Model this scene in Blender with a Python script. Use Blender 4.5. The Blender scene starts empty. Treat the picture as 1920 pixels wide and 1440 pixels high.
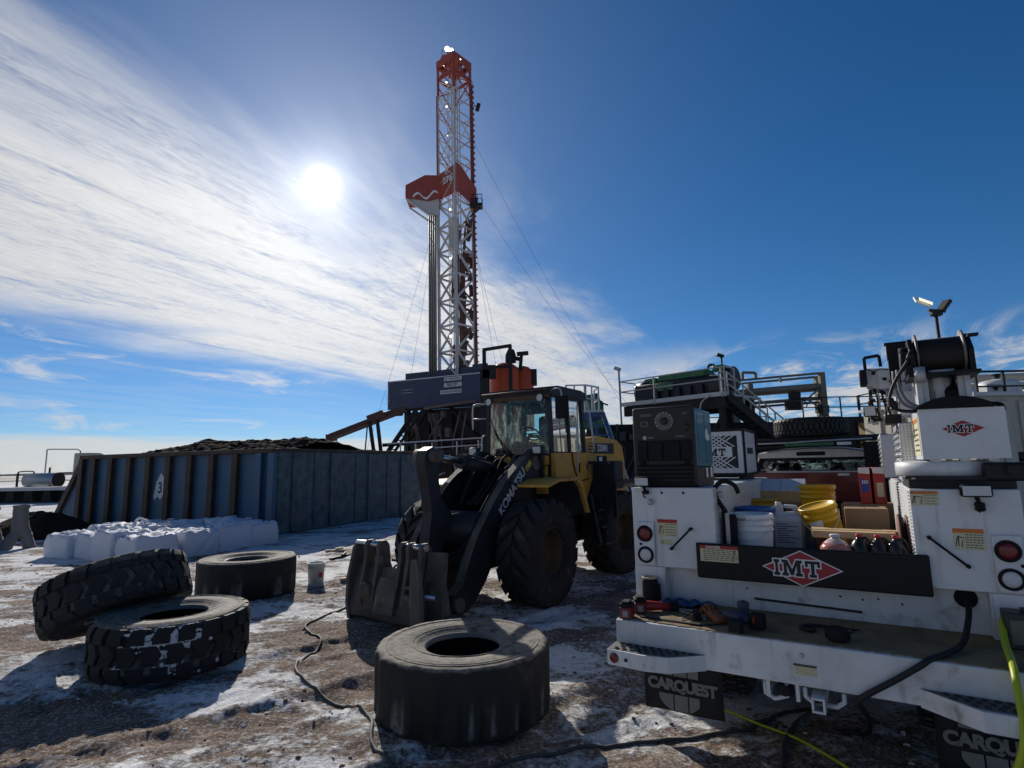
import bpy, bmesh, math, random
import numpy as np
from mathutils import Vector, Matrix, Euler, Quaternion
R_ = math.radians
PI = math.pi
random.seed(7)
scene = bpy.context.scene
COL = scene.collection

# ------------------------------------------------------------------ camera
EYE = 2.1
cam_d = bpy.data.cameras.new('camera')
cam = bpy.data.objects.new('camera', cam_d)
COL.objects.link(cam)
cam_d.sensor_width = 36.0
cam_d.lens = 36.0 * 1050 / 1920
cam_d.clip_start = 0.05
cam_d.clip_end = 20000
_p, _r = R_(8.3), R_(1.0)
fw = Vector((0, math.cos(_p), math.sin(_p)))
u0 = Vector((0, -math.sin(_p), math.cos(_p)))
r0 = Vector((1, 0, 0))
rt = r0 * math.cos(_r) - u0 * math.sin(_r)
up = u0 * math.cos(_r) + r0 * math.sin(_r)
m = Matrix.Identity(4)
for i in range(3):
    m[i][0], m[i][1], m[i][2] = rt[i], up[i], -fw[i]
m.translation = (0, 0, EYE)
cam.matrix_world = m
scene.camera = cam

# ------------------------------------------------------------------ light
SUN_EL, SUN_AZ = R_(26.9), R_(-19.5)
sun_dir = Vector((math.sin(SUN_AZ) * math.cos(SUN_EL), math.cos(SUN_AZ) * math.cos(SUN_EL), math.sin(SUN_EL)))
sd = bpy.data.lights.new('sun', 'SUN')
sd.energy = 5.0
sd.angle = R_(0.5)
sd.color = (1.0, 0.95, 0.87)
so = bpy.data.objects.new('sun', sd)
so.rotation_euler = sun_dir.to_track_quat('Z', 'Y').to_euler()
COL.objects.link(so)
scene.view_settings.view_transform = 'Standard'
scene.view_settings.look = 'None'
scene.view_settings.gamma = 1
scene.view_settings.use_curve_mapping = False
scene.view_settings.exposure = -0.12


class NT:
    """little node-tree helper"""
    def __init__(self, nt):
        self.nt = nt
        nt.nodes.clear()

    def n(self, t, **kw):
        nd = self.nt.nodes.new(t)
        for k, v in kw.items():
            if isinstance(k, str) and k.startswith('i_'):
                nd.inputs[k[2:].replace('_', ' ')].default_value = v
            else:
                setattr(nd, k, v)
        return nd

    def l(self, a, b):
        self.nt.links.new(a, b)

    def val(self, sock, v):
        if isinstance(v, (int, float, tuple, list)):
            sock.default_value = v
        else:
            self.l(v, sock)

    def math(self, op, a, b=None, c=None, clamp=False):
        nd = self.n('ShaderNodeMath', operation=op, use_clamp=clamp)
        for i, v in enumerate((a, b, c)):
            if v is not None:
                self.val(nd.inputs[i], v)
        return nd.outputs[0]

    def smooth(self, v, a, b, lo=0.0, hi=1.0):
        nd = self.n('ShaderNodeMapRange', interpolation_type='SMOOTHSTEP')
        self.val(nd.inputs[0], v)
        for i, x in enumerate((a, b, lo, hi)):
            nd.inputs[i + 1].default_value = x
        return nd.outputs[0]

    def mix(self, f, a, b, mode='MIX'):
        nd = self.n('ShaderNodeMix', data_type='RGBA', blend_type=mode)
        self.val(nd.inputs[0], f)
        for s, v in ((nd.inputs[6], a), (nd.inputs[7], b)):
            if isinstance(v, tuple):
                v = (*v[:3], 1)
            self.val(s, v)
        return nd.outputs[2]

    def noise(self, vec, scale, detail=4.0, rough=0.5, dist=0.0, out=0):
        nd = self.n('ShaderNodeTexNoise')
        if vec is not None:
            self.l(vec, nd.inputs['Vector'])
        nd.inputs['Scale'].default_value = scale
        nd.inputs['Detail'].default_value = detail
        nd.inputs['Roughness'].default_value = rough
        nd.inputs['Distortion'].default_value = dist
        return nd.outputs[out]

    def mapping(self, vec, loc=(0, 0, 0), rot=(0, 0, 0), scale=(1, 1, 1), typ='POINT'):
        nd = self.n('ShaderNodeMapping', vector_type=typ)
        self.l(vec, nd.inputs['Vector'])
        nd.inputs['Location'].default_value = loc
        nd.inputs['Rotation'].default_value = rot
        nd.inputs['Scale'].default_value = scale
        return nd.outputs[0]


# ------------------------------------------------------------------ world: clear winter sky with a sheet of cirrus
world = bpy.data.worlds.new('World')
scene.world = world
world.use_nodes = True
W = NT(world.node_tree)
out = W.n('ShaderNodeOutputWorld')
bg = W.n('ShaderNodeBackground')
bg.inputs['Strength'].default_value = 0.066
W.l(bg.outputs[0], out.inputs[0])
sky = W.n('ShaderNodeTexSky', sky_type='NISHITA')
sky.sun_disc = False
sky.sun_elevation = SUN_EL
sky.sun_rotation = SUN_AZ
sky.altitude = 1500
sky.air_density = 1.0
sky.dust_density = 0.0
sky.ozone_density = 3.0
tc = W.n('ShaderNodeTexCoord')
D = tc.outputs['Generated']
sep = W.n('ShaderNodeSeparateXYZ')
W.l(D, sep.inputs[0])
dz = W.math('MAXIMUM', sep.outputs[2], 0.012)
cx = W.math('DIVIDE', sep.outputs[0], dz)
cy = W.math('DIVIDE', sep.outputs[1], dz)
comb = W.n('ShaderNodeCombineXYZ')
W.l(cx, comb.inputs[0])
W.l(cy, comb.inputs[1])
P = comb.outputs[0]
dotn = W.n('ShaderNodeVectorMath', operation='DOT_PRODUCT')
W.l(D, dotn.inputs[0])
dotn.inputs[1].default_value = sun_dir
cs = W.math('MAXIMUM', dotn.outputs['Value'], 0.0)
# band coordinate: distance across the cirrus sheet, in units of the cloud height
sband = W.math('ADD', W.math('MULTIPLY', cx, 0.9), W.math('MULTIPLY', cy, -0.43))
along = W.math('ADD', W.math('MULTIPLY', cx, 0.43), W.math('MULTIPLY', cy, 0.9))
Q = W.n('ShaderNodeCombineXYZ')
W.l(sband, Q.inputs[0])
W.l(along, Q.inputs[1])
Q = Q.outputs[0]
wob = W.noise(W.mapping(Q, scale=(0.7, 0.5, 1)), 1.0, 5, 0.6, 0.6)
wobm = W.math('MULTIPLY_ADD', wob, 2.4, -1.2)
sb = W.math('ADD', sband, wobm)
band = W.math('MULTIPLY', W.smooth(sb, -4.9, -3.6), W.smooth(sb, -0.9, -1.9))
streak = W.noise(W.mapping(Q, rot=(0, 0, 0.35), scale=(2.6, 0.55, 1)), 1.0, 9, 0.62, 0.9)
fine = W.noise(W.mapping(Q, rot=(0, 0, -0.5), scale=(9.0, 2.2, 1)), 1.0, 8, 0.65, 1.2)
tex = W.math('ADD', W.math('MULTIPLY', streak, 0.65), W.math('MULTIPLY', fine, 0.35))
rip = W.noise(W.mapping(Q, rot=(0, 0, 0.9), scale=(34, 9, 1)), 1.0, 3, 0.55, 1.4)
c1 = W.math('MULTIPLY', band, W.smooth(W.math('ADD', tex, W.math('MULTIPLY_ADD', rip, 0.22, -0.11)), 0.20, 0.55))
# low cloud towards the horizon
wisp = W.noise(W.mapping(Q, rot=(0, 0, 0.25), scale=(0.85, 0.3, 1), loc=(3.1, 1.7, 0)), 1.0, 10, 0.64, 1.3)
right = W.smooth(sband, -3.0, -0.6)
c2 = W.math('MULTIPLY', W.math('MULTIPLY', W.smooth(wisp, 0.43, 0.60), W.smooth(sep.outputs[2], 0.215, 0.135)), W.math('MULTIPLY_ADD', right, 0.90, 0.10))
bankn = W.noise(W.mapping(D, scale=(6, 6, 60)), 1.0, 6, 0.6, 0.3)
bk = W.math('ADD', sep.outputs[2], W.math('MULTIPLY_ADD', bankn, 0.03, -0.015))
c3 = W.math('MULTIPLY', W.math('MULTIPLY', W.smooth(bk, 0.056, 0.040), W.smooth(sband, -2.0, -9.0)), 0.92)
puff = W.noise(W.mapping(D, scale=(7, 7, 26), loc=(0.4, 0.2, 0.6)), 1.0, 9, 0.62, 0.8)
c4 = W.math('MULTIPLY', W.math('MULTIPLY', W.smooth(puff, 0.53, 0.72), W.smooth(sband, -3.2, -4.6)), W.smooth(sep.outputs[2], 0.26, 0.2, 0.0, 0.75))
c1 = W.math('MAXIMUM', c1, c4)
cov = W.math('MAXIMUM', W.math('MAXIMUM', c1, W.math('MULTIPLY', c2, 0.95)), c3)
cov = W.math('MULTIPLY', cov, 0.92)
# thin ice cloud scatters the sunlight forward: brighter towards the sun
glow = W.math('ADD', W.math('MULTIPLY', W.math('POWER', cs, 14), 3.0), W.math('MULTIPLY', W.math('POWER', cs, 120), 1.2))
cl_b = W.math('ADD', glow, 10.0)
cl_b = W.math('MULTIPLY', cl_b, W.math('ADD', W.math('MULTIPLY_ADD', tex, 0.5, 0.58), W.math('MULTIPLY', rip, 0.34)))
cc = W.mix(1.0, (0.93, 0.97, 1.0), (1, 1, 1))
ccol = W.n('ShaderNodeVectorMath', operation='SCALE')
W.l(cc, ccol.inputs[0])
W.l(cl_b, ccol.inputs['Scale'])
hs = W.n('ShaderNodeHueSaturation')
hs.inputs['Hue'].default_value = 0.497
hs.inputs['Saturation'].default_value = 1.22
hs.inputs['Value'].default_value = 1.12
W.l(W.mix(1.0, sky.outputs[0], (0.90, 0.96, 1.08), 'MULTIPLY'), hs.inputs['Color'])
low = W.smooth(sep.outputs[2], 0.30, 0.02)
blue = W.mix(W.math('MULTIPLY', low, 0.85), hs.outputs[0], W.mix(1.0, hs.outputs[0], (0.72, 0.88, 1.06), 'MULTIPLY'))
base = W.mix(cov, blue, ccol.outputs[0])
aur = W.math('ADD', W.math('ADD', W.math('MULTIPLY', W.math('POWER', cs, 260), 4.0), W.math('MULTIPLY', W.math('POWER', cs, 1200), 6.0)), W.math('MULTIPLY', W.math('POWER', cs, 9000), 60.0))
aur = W.math('ADD', aur, W.math('ADD', W.math('MULTIPLY', W.math('POWER', cs, 40), 3.0), W.math('MULTIPLY', W.math('POWER', cs, 9), 1.5)))
acol = W.n('ShaderNodeVectorMath', operation='SCALE')
acol.inputs[0].default_value = (1.0, 0.98, 0.94)
W.l(aur, acol.inputs['Scale'])
fin = W.mix(1.0, base, acol.outputs[0], 'ADD')
W.l(fin, bg.inputs['Color'])


# ------------------------------------------------------------------ materials
MATS = {}


def mat(name, col, rough=0.6, metal=0.0, dirt=None, bump=None, var=0.0, dust=0.0, coat=0.0, spec=0.35, streak=None):
    """procedural painted / rubber / steel surface.
    dirt = (colour, amount 0-1, scale); bump = (scale, strength); dust = pale dust on faces that look up"""
    if name in MATS:
        return MATS[name]
    mt = bpy.data.materials.new(name)
    mt.use_nodes = True
    N = NT(mt.node_tree)
    o = N.n('ShaderNodeOutputMaterial')
    b = N.n('ShaderNodeBsdfPrincipled')
    N.l(b.outputs[0], o.inputs[0])
    t = N.n('ShaderNodeTexCoord')
    V = t.outputs['Object']
    c = (*col, 1)
    b.inputs['Metallic'].default_value = metal
    b.inputs['Specular IOR Level'].default_value = spec
    b.inputs['Coat Weight'].default_value = coat
    b.inputs['Roughness'].default_value = rough
    cur = None
    if var:
        n1 = N.noise(V, 3.0, 6, 0.6)
        cur = N.mix(N.smooth(n1, 0.3, 0.7), tuple(x * (1 - var) for x in col), tuple(min(1, x * (1 + var)) for x in col))
    if dirt:
        dc, amt, sc = dirt
        n2 = N.noise(V, sc, 9, 0.65, 0.4)
        f = N.smooth(n2, 0.72 - 0.42 * amt, 0.86 - 0.28 * amt)
        f = N.math('MULTIPLY', f, 0.9)
        cur = N.mix(f, cur if cur is not None else tuple(col), tuple(dc))
        rr = N.n('ShaderNodeMapRange')
        N.l(f, rr.inputs[0])
        rr.inputs[3].default_value = rough
        rr.inputs[4].default_value = 0.9
        N.l(rr.outputs[0], b.inputs['Roughness'])
    if streak:
        n4 = N.noise(N.mapping(V, scale=(16, 16, 1.1)), 1.0, 6, 0.6)
        n5 = N.noise(V, 1.6, 4, 0.6)
        f = N.math('MULTIPLY', N.math('MULTIPLY', N.smooth(n4, 0.50, 0.68), N.smooth(n5, 0.38, 0.66)), streak[1])
        cur = N.mix(f, cur if cur is not None else tuple(col), tuple(streak[0]))
    if dust:
        g = N.n('ShaderNodeNewGeometry')
        s = N.n('ShaderNodeSeparateXYZ')
        N.l(g.outputs['Normal'], s.inputs[0])
        n3 = N.noise(V, 14.0, 6, 0.6)
        f = N.math('MULTIPLY', N.smooth(s.outputs[2], 0.3, 0.8), N.math('MULTIPLY', N.smooth(n3, 0.2, 0.65), dust))
        cur = N.mix(f, cur if cur is not None else tuple(col), (0.29, 0.25, 0.20))
    if cur is not None:
        N.l(cur, b.inputs['Base Color'])
    else:
        b.inputs['Base Color'].default_value = c
    if bump:
        bn = N.n('ShaderNodeBump')
        bn.inputs['Strength'].default_value = bump[1]
        bn.inputs['Distance'].default_value = 0.01
        N.l(N.noise(V, bump[0], 6, 0.6), bn.inputs['Height'])
        N.l(bn.outputs[0], b.inputs['Normal'])
    MATS[name] = mt
    return mt


MUD = (0.16, 0.115, 0.08)
RUST = (0.13, 0.055, 0.028)
white_paint = mat('white_paint', (0.60, 0.61, 0.62), 0.4, dirt=((0.32, 0.27, 0.22), 0.24, 4.0), var=0.06, coat=0.15, streak=((0.27, 0.21, 0.16), 0.5))
white_worn = mat('white_worn', (0.56, 0.565, 0.565), 0.5, dirt=((0.22, 0.17, 0.13), 0.42, 5.0), var=0.10, bump=(30, 0.15), streak=((0.20, 0.15, 0.11), 0.6))
black_paint = mat('black_paint', (0.010, 0.010, 0.012), 0.5, dirt=((0.035, 0.032, 0.03), 0.2, 8.0), spec=0.2)
black_matt = mat('black_matt', (0.011, 0.011, 0.013), 0.75, dirt=((0.035, 0.032, 0.03), 0.2, 12.0), bump=(60, 0.15), spec=0.2)
black_steel = mat('black_steel', (0.013, 0.013, 0.015), 0.55, dirt=((.07, .055, .04), 0.25, 5.0), var=0.3, bump=(25, 0.2))
rubber = mat('rubber', (0.016, 0.016, 0.017), 0.8, dirt=((0.07, 0.06, 0.05), 0.3, 5.0), bump=(40, 0.35), dust=0.7)
rubber_dusty = mat('rubber_dusty', (0.024, 0.022, 0.021), 0.85, dirt=((0.09, 0.075, 0.062), 0.40, 4.0), bump=(28, 0.6), dust=0.72)
rubber_clean = mat('rubber_clean', (0.011, 0.011, 0.012), 0.6, dirt=((0.06, 0.055, 0.05), 0.2, 10.0))
loader_yellow = mat('loader_yellow', (0.56, 0.285, 0.045), 0.45, dirt=((0.19, 0.12, 0.065), 0.42, 3.0), var=0.12, bump=(25, 0.08), streak=((.14, .09, .05), .7))
steel_mud = mat('steel_mud', (0.105, 0.092, 0.08), 0.7, metal=0.15, dirt=((0.24, 0.2, 0.155), 0.5, 4.0), var=0.25, bump=(18, 0.4))
bright_steel = mat('bright_steel', (0.55, 0.55, 0.56), 0.3, metal=1.0, dirt=((0.2, 0.17, 0.14), 0.2, 12.0))
galv = mat('galvanised', (0.42, 0.43, 0.44), 0.5, metal=0.5, dirt=((0.2, 0.18, 0.15), 0.25, 9.0))
red_lens = mat('red_lens', (0.15, 0.010, 0.012), 0.3, coat=0.3)
clear_lens = mat('clear_lens', (0.5, 0.52, 0.53), 0.15, coat=0.5, bump=(90, 0.2))
red_paint = mat('red_paint', (0.36, 0.025, 0.02), 0.4, dirt=((0.12, 0.07, 0.05), 0.25, 6.0))
logo_red = mat('logo_red', (0.32, 0.018, 0.03), 0.4)
logo_black = mat('logo_black', (0.012, 0.012, 0.013), 0.45)
logo_white = mat('logo_white', (0.66, 0.66, 0.64), 0.5, dirt=((0.3, 0.27, 0.22), 0.2, 15.0))
label_cream = mat('label_cream', (0.56, 0.52, 0.33), 0.6, dirt=((0.25, 0.2, 0.14), 0.2, 14.0))
label_yellow = mat('label_yellow', (0.6, 0.42, 0.05), 0.5)
label_orange = mat('label_orange', (0.55, 0.16, 0.03), 0.5)
ink = mat('ink', (0.05, 0.05, 0.05), 0.6)
wood = mat('wood', (0.55, 0.38, 0.2), 0.75, dirt=((0.2, 0.12, 0.06), 0.4, 6.0), var=0.2)
wood_pale = mat('wood_pale', (0.55, 0.42, 0.27), 0.75, dirt=((0.3, 0.2, 0.11), 0.3, 5.0), var=0.15)
cardboard = mat('cardboard', (0.30, 0.19, 0.11), 0.85, dirt=((0.18, 0.11, 0.06), 0.25, 4.0), bump=(40, 0.1))
rig_blue = mat('rig_blue', (0.030, 0.042, 0.088), 0.55, dirt=((0.06, 0.05, 0.045), 0.3, 0.6), var=0.15)
rig_dark = mat('rig_dark', (0.018, 0.017, 0.018), 0.7, dirt=((0.06, 0.045, 0.035), 0.28, 0.8), var=0.2)
rig_brown = mat('rig_brown', (0.036, 0.026, 0.024), 0.7, dirt=((0.07, 0.06, 0.06), 0.4, 0.5), var=0.2)
mast_white = mat('mast_white', (0.46, 0.45, 0.44), 0.5, dirt=((0.27, 0.22, 0.19), 0.35, 0.5))
mast_red = mat('mast_red', (0.30, 0.062, 0.042), 0.5, dirt=((0.22, 0.08, 0.05), 0.3, 0.5), var=0.1)
tank_orange = mat('tank_orange', (0.5, 0.07, 0.02), 0.45, dirt=((0.2, 0.06, 0.04), 0.2, 1.5))
engine_green = mat('engine_green', (0.03, 0.13, 0.055), 0.5, dirt=((0.05, 0.05, 0.045), 0.35, 2.0), var=0.2)
engine_navy = mat('engine_navy', (0.009, 0.011, 0.022), 0.5, dirt=((0.06, 0.055, 0.05), 0.25, 2.0), var=0.2)
beige_tank = mat('beige_tank', (0.42, 0.39, 0.32), 0.6, dirt=((0.22, 0.17, 0.12), 0.35, 1.2), var=0.08)
pale_pipe = mat('pale_pipe', (0.5, 0.44, 0.35), 0.6, dirt=((0.3, 0.16, 0.08), 0.35, 0.9))


def bin_mat():
    mt = bpy.data.materials.new('faded_blue_steel')
    mt.use_nodes = True
    N = NT(mt.node_tree)
    o = N.n('ShaderNodeOutputMaterial')
    b = N.n('ShaderNodeBsdfPrincipled')
    N.l(b.outputs[0], o.inputs[0])
    V = N.n('ShaderNodeTexCoord').outputs['Object']
    n1 = N.noise(V, 0.5, 5, 0.6)
    c = N.mix(N.smooth(n1, 0.35, 0.65), (0.026, 0.098, 0.185), (0.05, 0.105, 0.16))
    n2 = N.noise(N.mapping(V, scale=(5, 5, 0.5)), 1.0, 7, 0.65)
    c = N.mix(N.math('MULTIPLY', N.smooth(n2, 0.54, 0.76), 0.65), c, (0.11, 0.10, 0.09))
    n3 = N.noise(V, 2.2, 9, 0.7, 0.5)
    c = N.mix(N.smooth(n3, 0.58, 0.7), c, (0.13, 0.07, 0.045))
    N.l(c, b.inputs['Base Color'])
    b.inputs['Roughness'].default_value = 0.62
    bn = N.n('ShaderNodeBump')
    bn.inputs['Strength'].default_value = 0.35
    bn.inputs['Distance'].default_value = 0.04
    N.l(N.noise(V, 1.1, 4), bn.inputs['Height'])
    N.l(bn.outputs[0], b.inputs['Normal'])
    return mt


def glass_mat(name, tint, rough=0.02, smear_glow=0.25, alpha=0.25):
    """cab glass: mostly see-through, dusty smears on it; in the truck glass they paint in sky brightness"""
    mt = bpy.data.materials.new(name)
    mt.use_nodes = True
    N = NT(mt.node_tree)
    o = N.n('ShaderNodeOutputMaterial')
    tr = N.n('ShaderNodeBsdfTransparent')
    tr.inputs[0].default_value = (*tint, 1)
    gl = N.n('ShaderNodeBsdfGlossy')
    gl.inputs['Roughness'].default_value = rough
    df = N.n('ShaderNodeBsdfDiffuse')
    df.inputs[0].default_value = (0.5, 0.6, 0.57, 1)
    tl = N.n('ShaderNodeBsdfTranslucent')
    tl.inputs[0].default_value = (0.62, 0.78, 0.73, 1)
    fr = N.n('ShaderNodeFresnel')
    fr.inputs[0].default_value = 1.45
    m1 = N.n('ShaderNodeMixShader')
    N.l(fr.outputs[0], m1.inputs[0])
    N.l(tr.outputs[0], m1.inputs[1])
    N.l(gl.outputs[0], m1.inputs[2])
    md = N.n('ShaderNodeMixShader')
    md.inputs[0].default_value = 0.5
    N.l(df.outputs[0], md.inputs[1])
    N.l(tl.outputs[0], md.inputs[2])
    V = N.n('ShaderNodeTexCoord').outputs['Object']
    n1 = N.noise(N.mapping(V, scale=(7, 7, 2.5)), 1.0, 10, 0.75, 1.2)
    m2 = N.n('ShaderNodeMixShader')
    N.l(N.math('MULTIPLY', N.smooth(n1, 0.46, 0.62), smear_glow), m2.inputs[0])
    N.l(m1.outputs[0], m2.inputs[1])
    N.l(md.outputs[0], m2.inputs[2])
    N.l(m2.outputs[0], o.inputs[0])
    return mt


def emit_mat(name, col, strength):
    mt = bpy.data.materials.new(name)
    mt.use_nodes = True
    N = NT(mt.node_tree)
    o = N.n('ShaderNodeOutputMaterial')
    e = N.n('ShaderNodeEmission')
    e.inputs[0].default_value = (*col, 1)
    e.inputs[1].default_value = strength
    N.l(e.outputs[0], o.inputs[0])
    return mt


def plastic_mat(name, col, trans=0.3, rough=0.35, dirt=0.15):
    """slightly see-through moulded plastic"""
    mt = mat(name, col, rough, dirt=(tuple(c * 0.5 for c in col), dirt, 12.0))
    b = next(n for n in mt.node_tree.nodes if n.type == 'BSDF_PRINCIPLED')
    b.inputs['Subsurface Weight'].default_value = trans
    b.inputs['Subsurface Radius'].default_value = (0.05, 0.05, 0.05)
    return mt


# ------------------------------------------------------------------ mesh building
I4 = Matrix.Identity(4)


def T(x=0, y=0, z=0, rx=0, ry=0, rz=0):
    return Matrix.Translation((x, y, z)) @ Euler((R_(rx), R_(ry), R_(rz)), 'XYZ').to_matrix().to_4x4()


def align(p0, p1, upv=(0, 0, 1)):
    """matrix whose +Z runs p0 -> p1 and whose +Y is as near upv as can be"""
    p0, p1 = Vector(p0), Vector(p1)
    z = (p1 - p0).normalized()
    u = Vector(upv)
    if abs(z.dot(u.normalized())) > 0.995:
        u = Vector((0, 1, 0)) if abs(z.y) < 0.9 else Vector((1, 0, 0))
    x = u.cross(z).normalized()
    y = z.cross(x)
    M = Matrix.Identity(4)
    for i in range(3):
        M[i][0], M[i][1], M[i][2] = x[i], y[i], z[i]
    M.translation = p0
    return M


class MB:
    def __init__(self):
        self.bm = bmesh.new()

    def faces_from(self, verts, faces, mi=0, smooth=False, M=I4):
        vs = [self.bm.verts.new(M @ Vector(v)) for v in verts]
        out = []
        for f in faces:
            try:
                fc = self.bm.faces.new([vs[i] for i in f])
            except ValueError:
                continue
            fc.material_index = mi
            fc.smooth = smooth
            out.append(fc)
        return vs, out

    def box(self, c, s, M=I4, bev=0.0, mi=0, rot=None):
        x, y, z = (k / 2 for k in s)
        L = Matrix.Translation(c)
        if rot:
            L = L @ Euler([R_(k) for k in rot], 'XYZ').to_matrix().to_4x4()
        v = [(-x, -y, -z), (x, -y, -z), (x, y, -z), (-x, y, -z), (-x, -y, z), (x, -y, z), (x, y, z), (-x, y, z)]
        f = [(0, 3, 2, 1), (4, 5, 6, 7), (0, 1, 5, 4), (1, 2, 6, 5), (2, 3, 7, 6), (3, 0, 4, 7)]
        vs, fs = self.faces_from(v, f, mi, False, M @ L)
        if bev:
            es = list({e for fc in fs for e in fc.edges})
            r = bmesh.ops.bevel(self.bm, geom=es, offset=min(bev, min(s) * 0.45), segments=2, affect='EDGES', profile=0.5)
            for fc in r['faces']:
                fc.material_index = mi
                fc.smooth = True
        return self

    def b2(self, a, b, M=I4, bev=0.0, mi=0):
        """box from its low corner to its high corner"""
        c = [(p + q) / 2 for p, q in zip(a, b)]
        s = [abs(q - p) for p, q in zip(a, b)]
        return self.box(c, s, M, bev, mi)

    def bar(self, p0, p1, w, h=None, upv=(0, 0, 1), mi=0, bev=0.0):
        h = w if h is None else h
        M = align(p0, p1, upv)
        L = (Vector(p1) - Vector(p0)).length
        return self.box((0, 0, L / 2), (w, h, L), M, bev, mi)

    def tube(self, pts, r, n=8, mi=0, closed=False, caps=True):
        pts = [Vector(p) for p in pts]
        m = len(pts)
        rad = r if isinstance(r, (list, tuple)) else [r] * m
        rings = []
        prev = None
        for i, p in enumerate(pts):
            if closed:
                t = (pts[(i + 1) % m] - pts[i - 1]).normalized()
            elif i == 0:
                t = (pts[1] - p).normalized()
            elif i == m - 1:
                t = (p - pts[i - 1]).normalized()
            else:
                t = ((pts[i + 1] - p).normalized() + (p - pts[i - 1]).normalized())
                t = t.normalized() if t.length > 1e-6 else (pts[i + 1] - p).normalized()
            if prev is None:
                a = Vector((0, 0, 1)) if abs(t.z) < 0.9 else Vector((1, 0, 0))
                x = a.cross(t).normalized()
            else:
                x = (prev - t * prev.dot(t))
                x = x.normalized() if x.length > 1e-6 else t.orthogonal().normalized()
            prev = x
            y = t.cross(x)
            rings.append([self.bm.verts.new(p + (x * math.cos(2 * PI * k / n) + y * math.sin(2 * PI * k / n)) * rad[i]) for k in range(n)])
        rng = range(m) if closed else range(m - 1)
        for i in rng:
            A, B = rings[i], rings[(i + 1) % m]
            for k in range(n):
                f = self.bm.faces.new((A[k], A[(k + 1) % n], B[(k + 1) % n], B[k]))
                f.smooth = True
                f.material_index = mi
        if caps and not closed:
            for rg, rev in ((rings[0], True), (rings[-1], False)):
                f = self.bm.faces.new(rg[::-1] if rev else rg)
                f.material_index = mi
        return self

    def cyl(self, p0, p1, r, n=16, mi=0, r2=None):
        return self.tube([p0, p1], [r, r if r2 is None else r2], n, mi)

    def lathe(self, prof, n=32, M=I4, mi=0, closed=False, smooth=True, a0=0.0, a1=2 * PI, caps=True):
        """profile [(r, z)] turned round local Z"""
        full = abs(a1 - a0 - 2 * PI) < 1e-6
        cnt = n if full else n + 1
        rings = []
        for i in range(cnt):
            a = a0 + (a1 - a0) * i / n
            rings.append([self.bm.verts.new(M @ Vector((r * math.cos(a), r * math.sin(a), z))) for r, z in prof])
        k = len(prof)
        for i in range(n):
            A, B = rings[i], rings[(i + 1) % cnt]
            for j in range(k if closed else k - 1):
                j2 = (j + 1) % k
                try:
                    f = self.bm.faces.new((A[j], B[j], B[j2], A[j2]))
                    f.smooth = smooth
                    f.material_index = mi
                except ValueError:
                    pass
        if caps and not closed and full:
            for j, rev in ((0, True), (k - 1, False)):
                if prof[j][0] > 1e-4:
                    rg = [rings[i][j] for i in range(cnt)]
                    f = self.bm.faces.new(rg[::-1] if rev else rg)
                    f.material_index = mi
        return self

    def prism(self, poly, d0, d1, M=I4, mi=0):
        """polygon in local XY, from z = d0 to z = d1"""
        n = len(poly)
        A = [self.bm.verts.new(M @ Vector((x, y, d0))) for x, y in poly]
        B = [self.bm.verts.new(M @ Vector((x, y, d1))) for x, y in poly]
        fs = [self.bm.faces.new(A[::-1]), self.bm.faces.new(B)]
        for i in range(n):
            fs.append(self.bm.faces.new((A[i], A[(i + 1) % n], B[(i + 1) % n], B[i])))
        for f in fs:
            f.material_index = mi
        return self

    def side(self, poly, x0, x1, mi=0):
        """outline in (y, z), from x0 to x1"""
        M = Matrix(((0, 0, 1, 0), (1, 0, 0, 0), (0, 1, 0, 0), (0, 0, 0, 1)))
        return self.prism(poly, x0, x1, M, mi)

    def front(self, poly, y0, y1, mi=0):
        """outline in (x, z), from y0 to y1"""
        M = Matrix(((1, 0, 0, 0), (0, 0, 1, 0), (0, 1, 0, 0), (0, 0, 0, 1)))
        return self.prism(poly, y0, y1, M, mi)

    def jitter(self, amt):
        for v in self.bm.verts:
            v.co += Vector((random.uniform(-1, 1), random.uniform(-1, 1), random.uniform(-1, 1))) * amt
        return self

    def build(self, name, mats, parent=None, loc=(0, 0, 0), rot=(0, 0, 0), recalc=True):
        if recalc:
            bmesh.ops.recalc_face_normals(self.bm, faces=self.bm.faces)
        me = bpy.data.meshes.new(name)
        self.bm.to_mesh(me)
        self.bm.free()
        for mm in (mats if isinstance(mats, (list, tuple)) else [mats]):
            me.materials.append(mm)
        return link(name, me, parent, loc, rot)


def link(name, me, parent=None, loc=(0, 0, 0), rot=(0, 0, 0)):
    o = bpy.data.objects.new(name, me)
    COL.objects.link(o)
    o.location = loc
    o.rotation_euler = rot
    if parent is not None:
        o.parent = parent
    return o


def tag(o, label=None, cat=None, group=None, kind=None):
    for k, v in (('label', label), ('category', cat), ('group', group), ('kind', kind)):
        if v:
            o[k] = v
    return o


def thing(name, label, cat, loc=(0, 0, 0), rz=0.0, group=None):
    o = bpy.data.objects.new(name, None)
    o.empty_display_size = 0.1
    COL.objects.link(o)
    o.location = loc
    o.rotation_euler = (0, 0, rz)
    return tag(o, label, cat, group)


def copy_tree(o, parent=None):
    kids = list(o.children)
    c = o.copy()
    COL.objects.link(c)
    c.parent = parent
    for k in kids:
        copy_tree(k, c)
    return c


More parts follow.
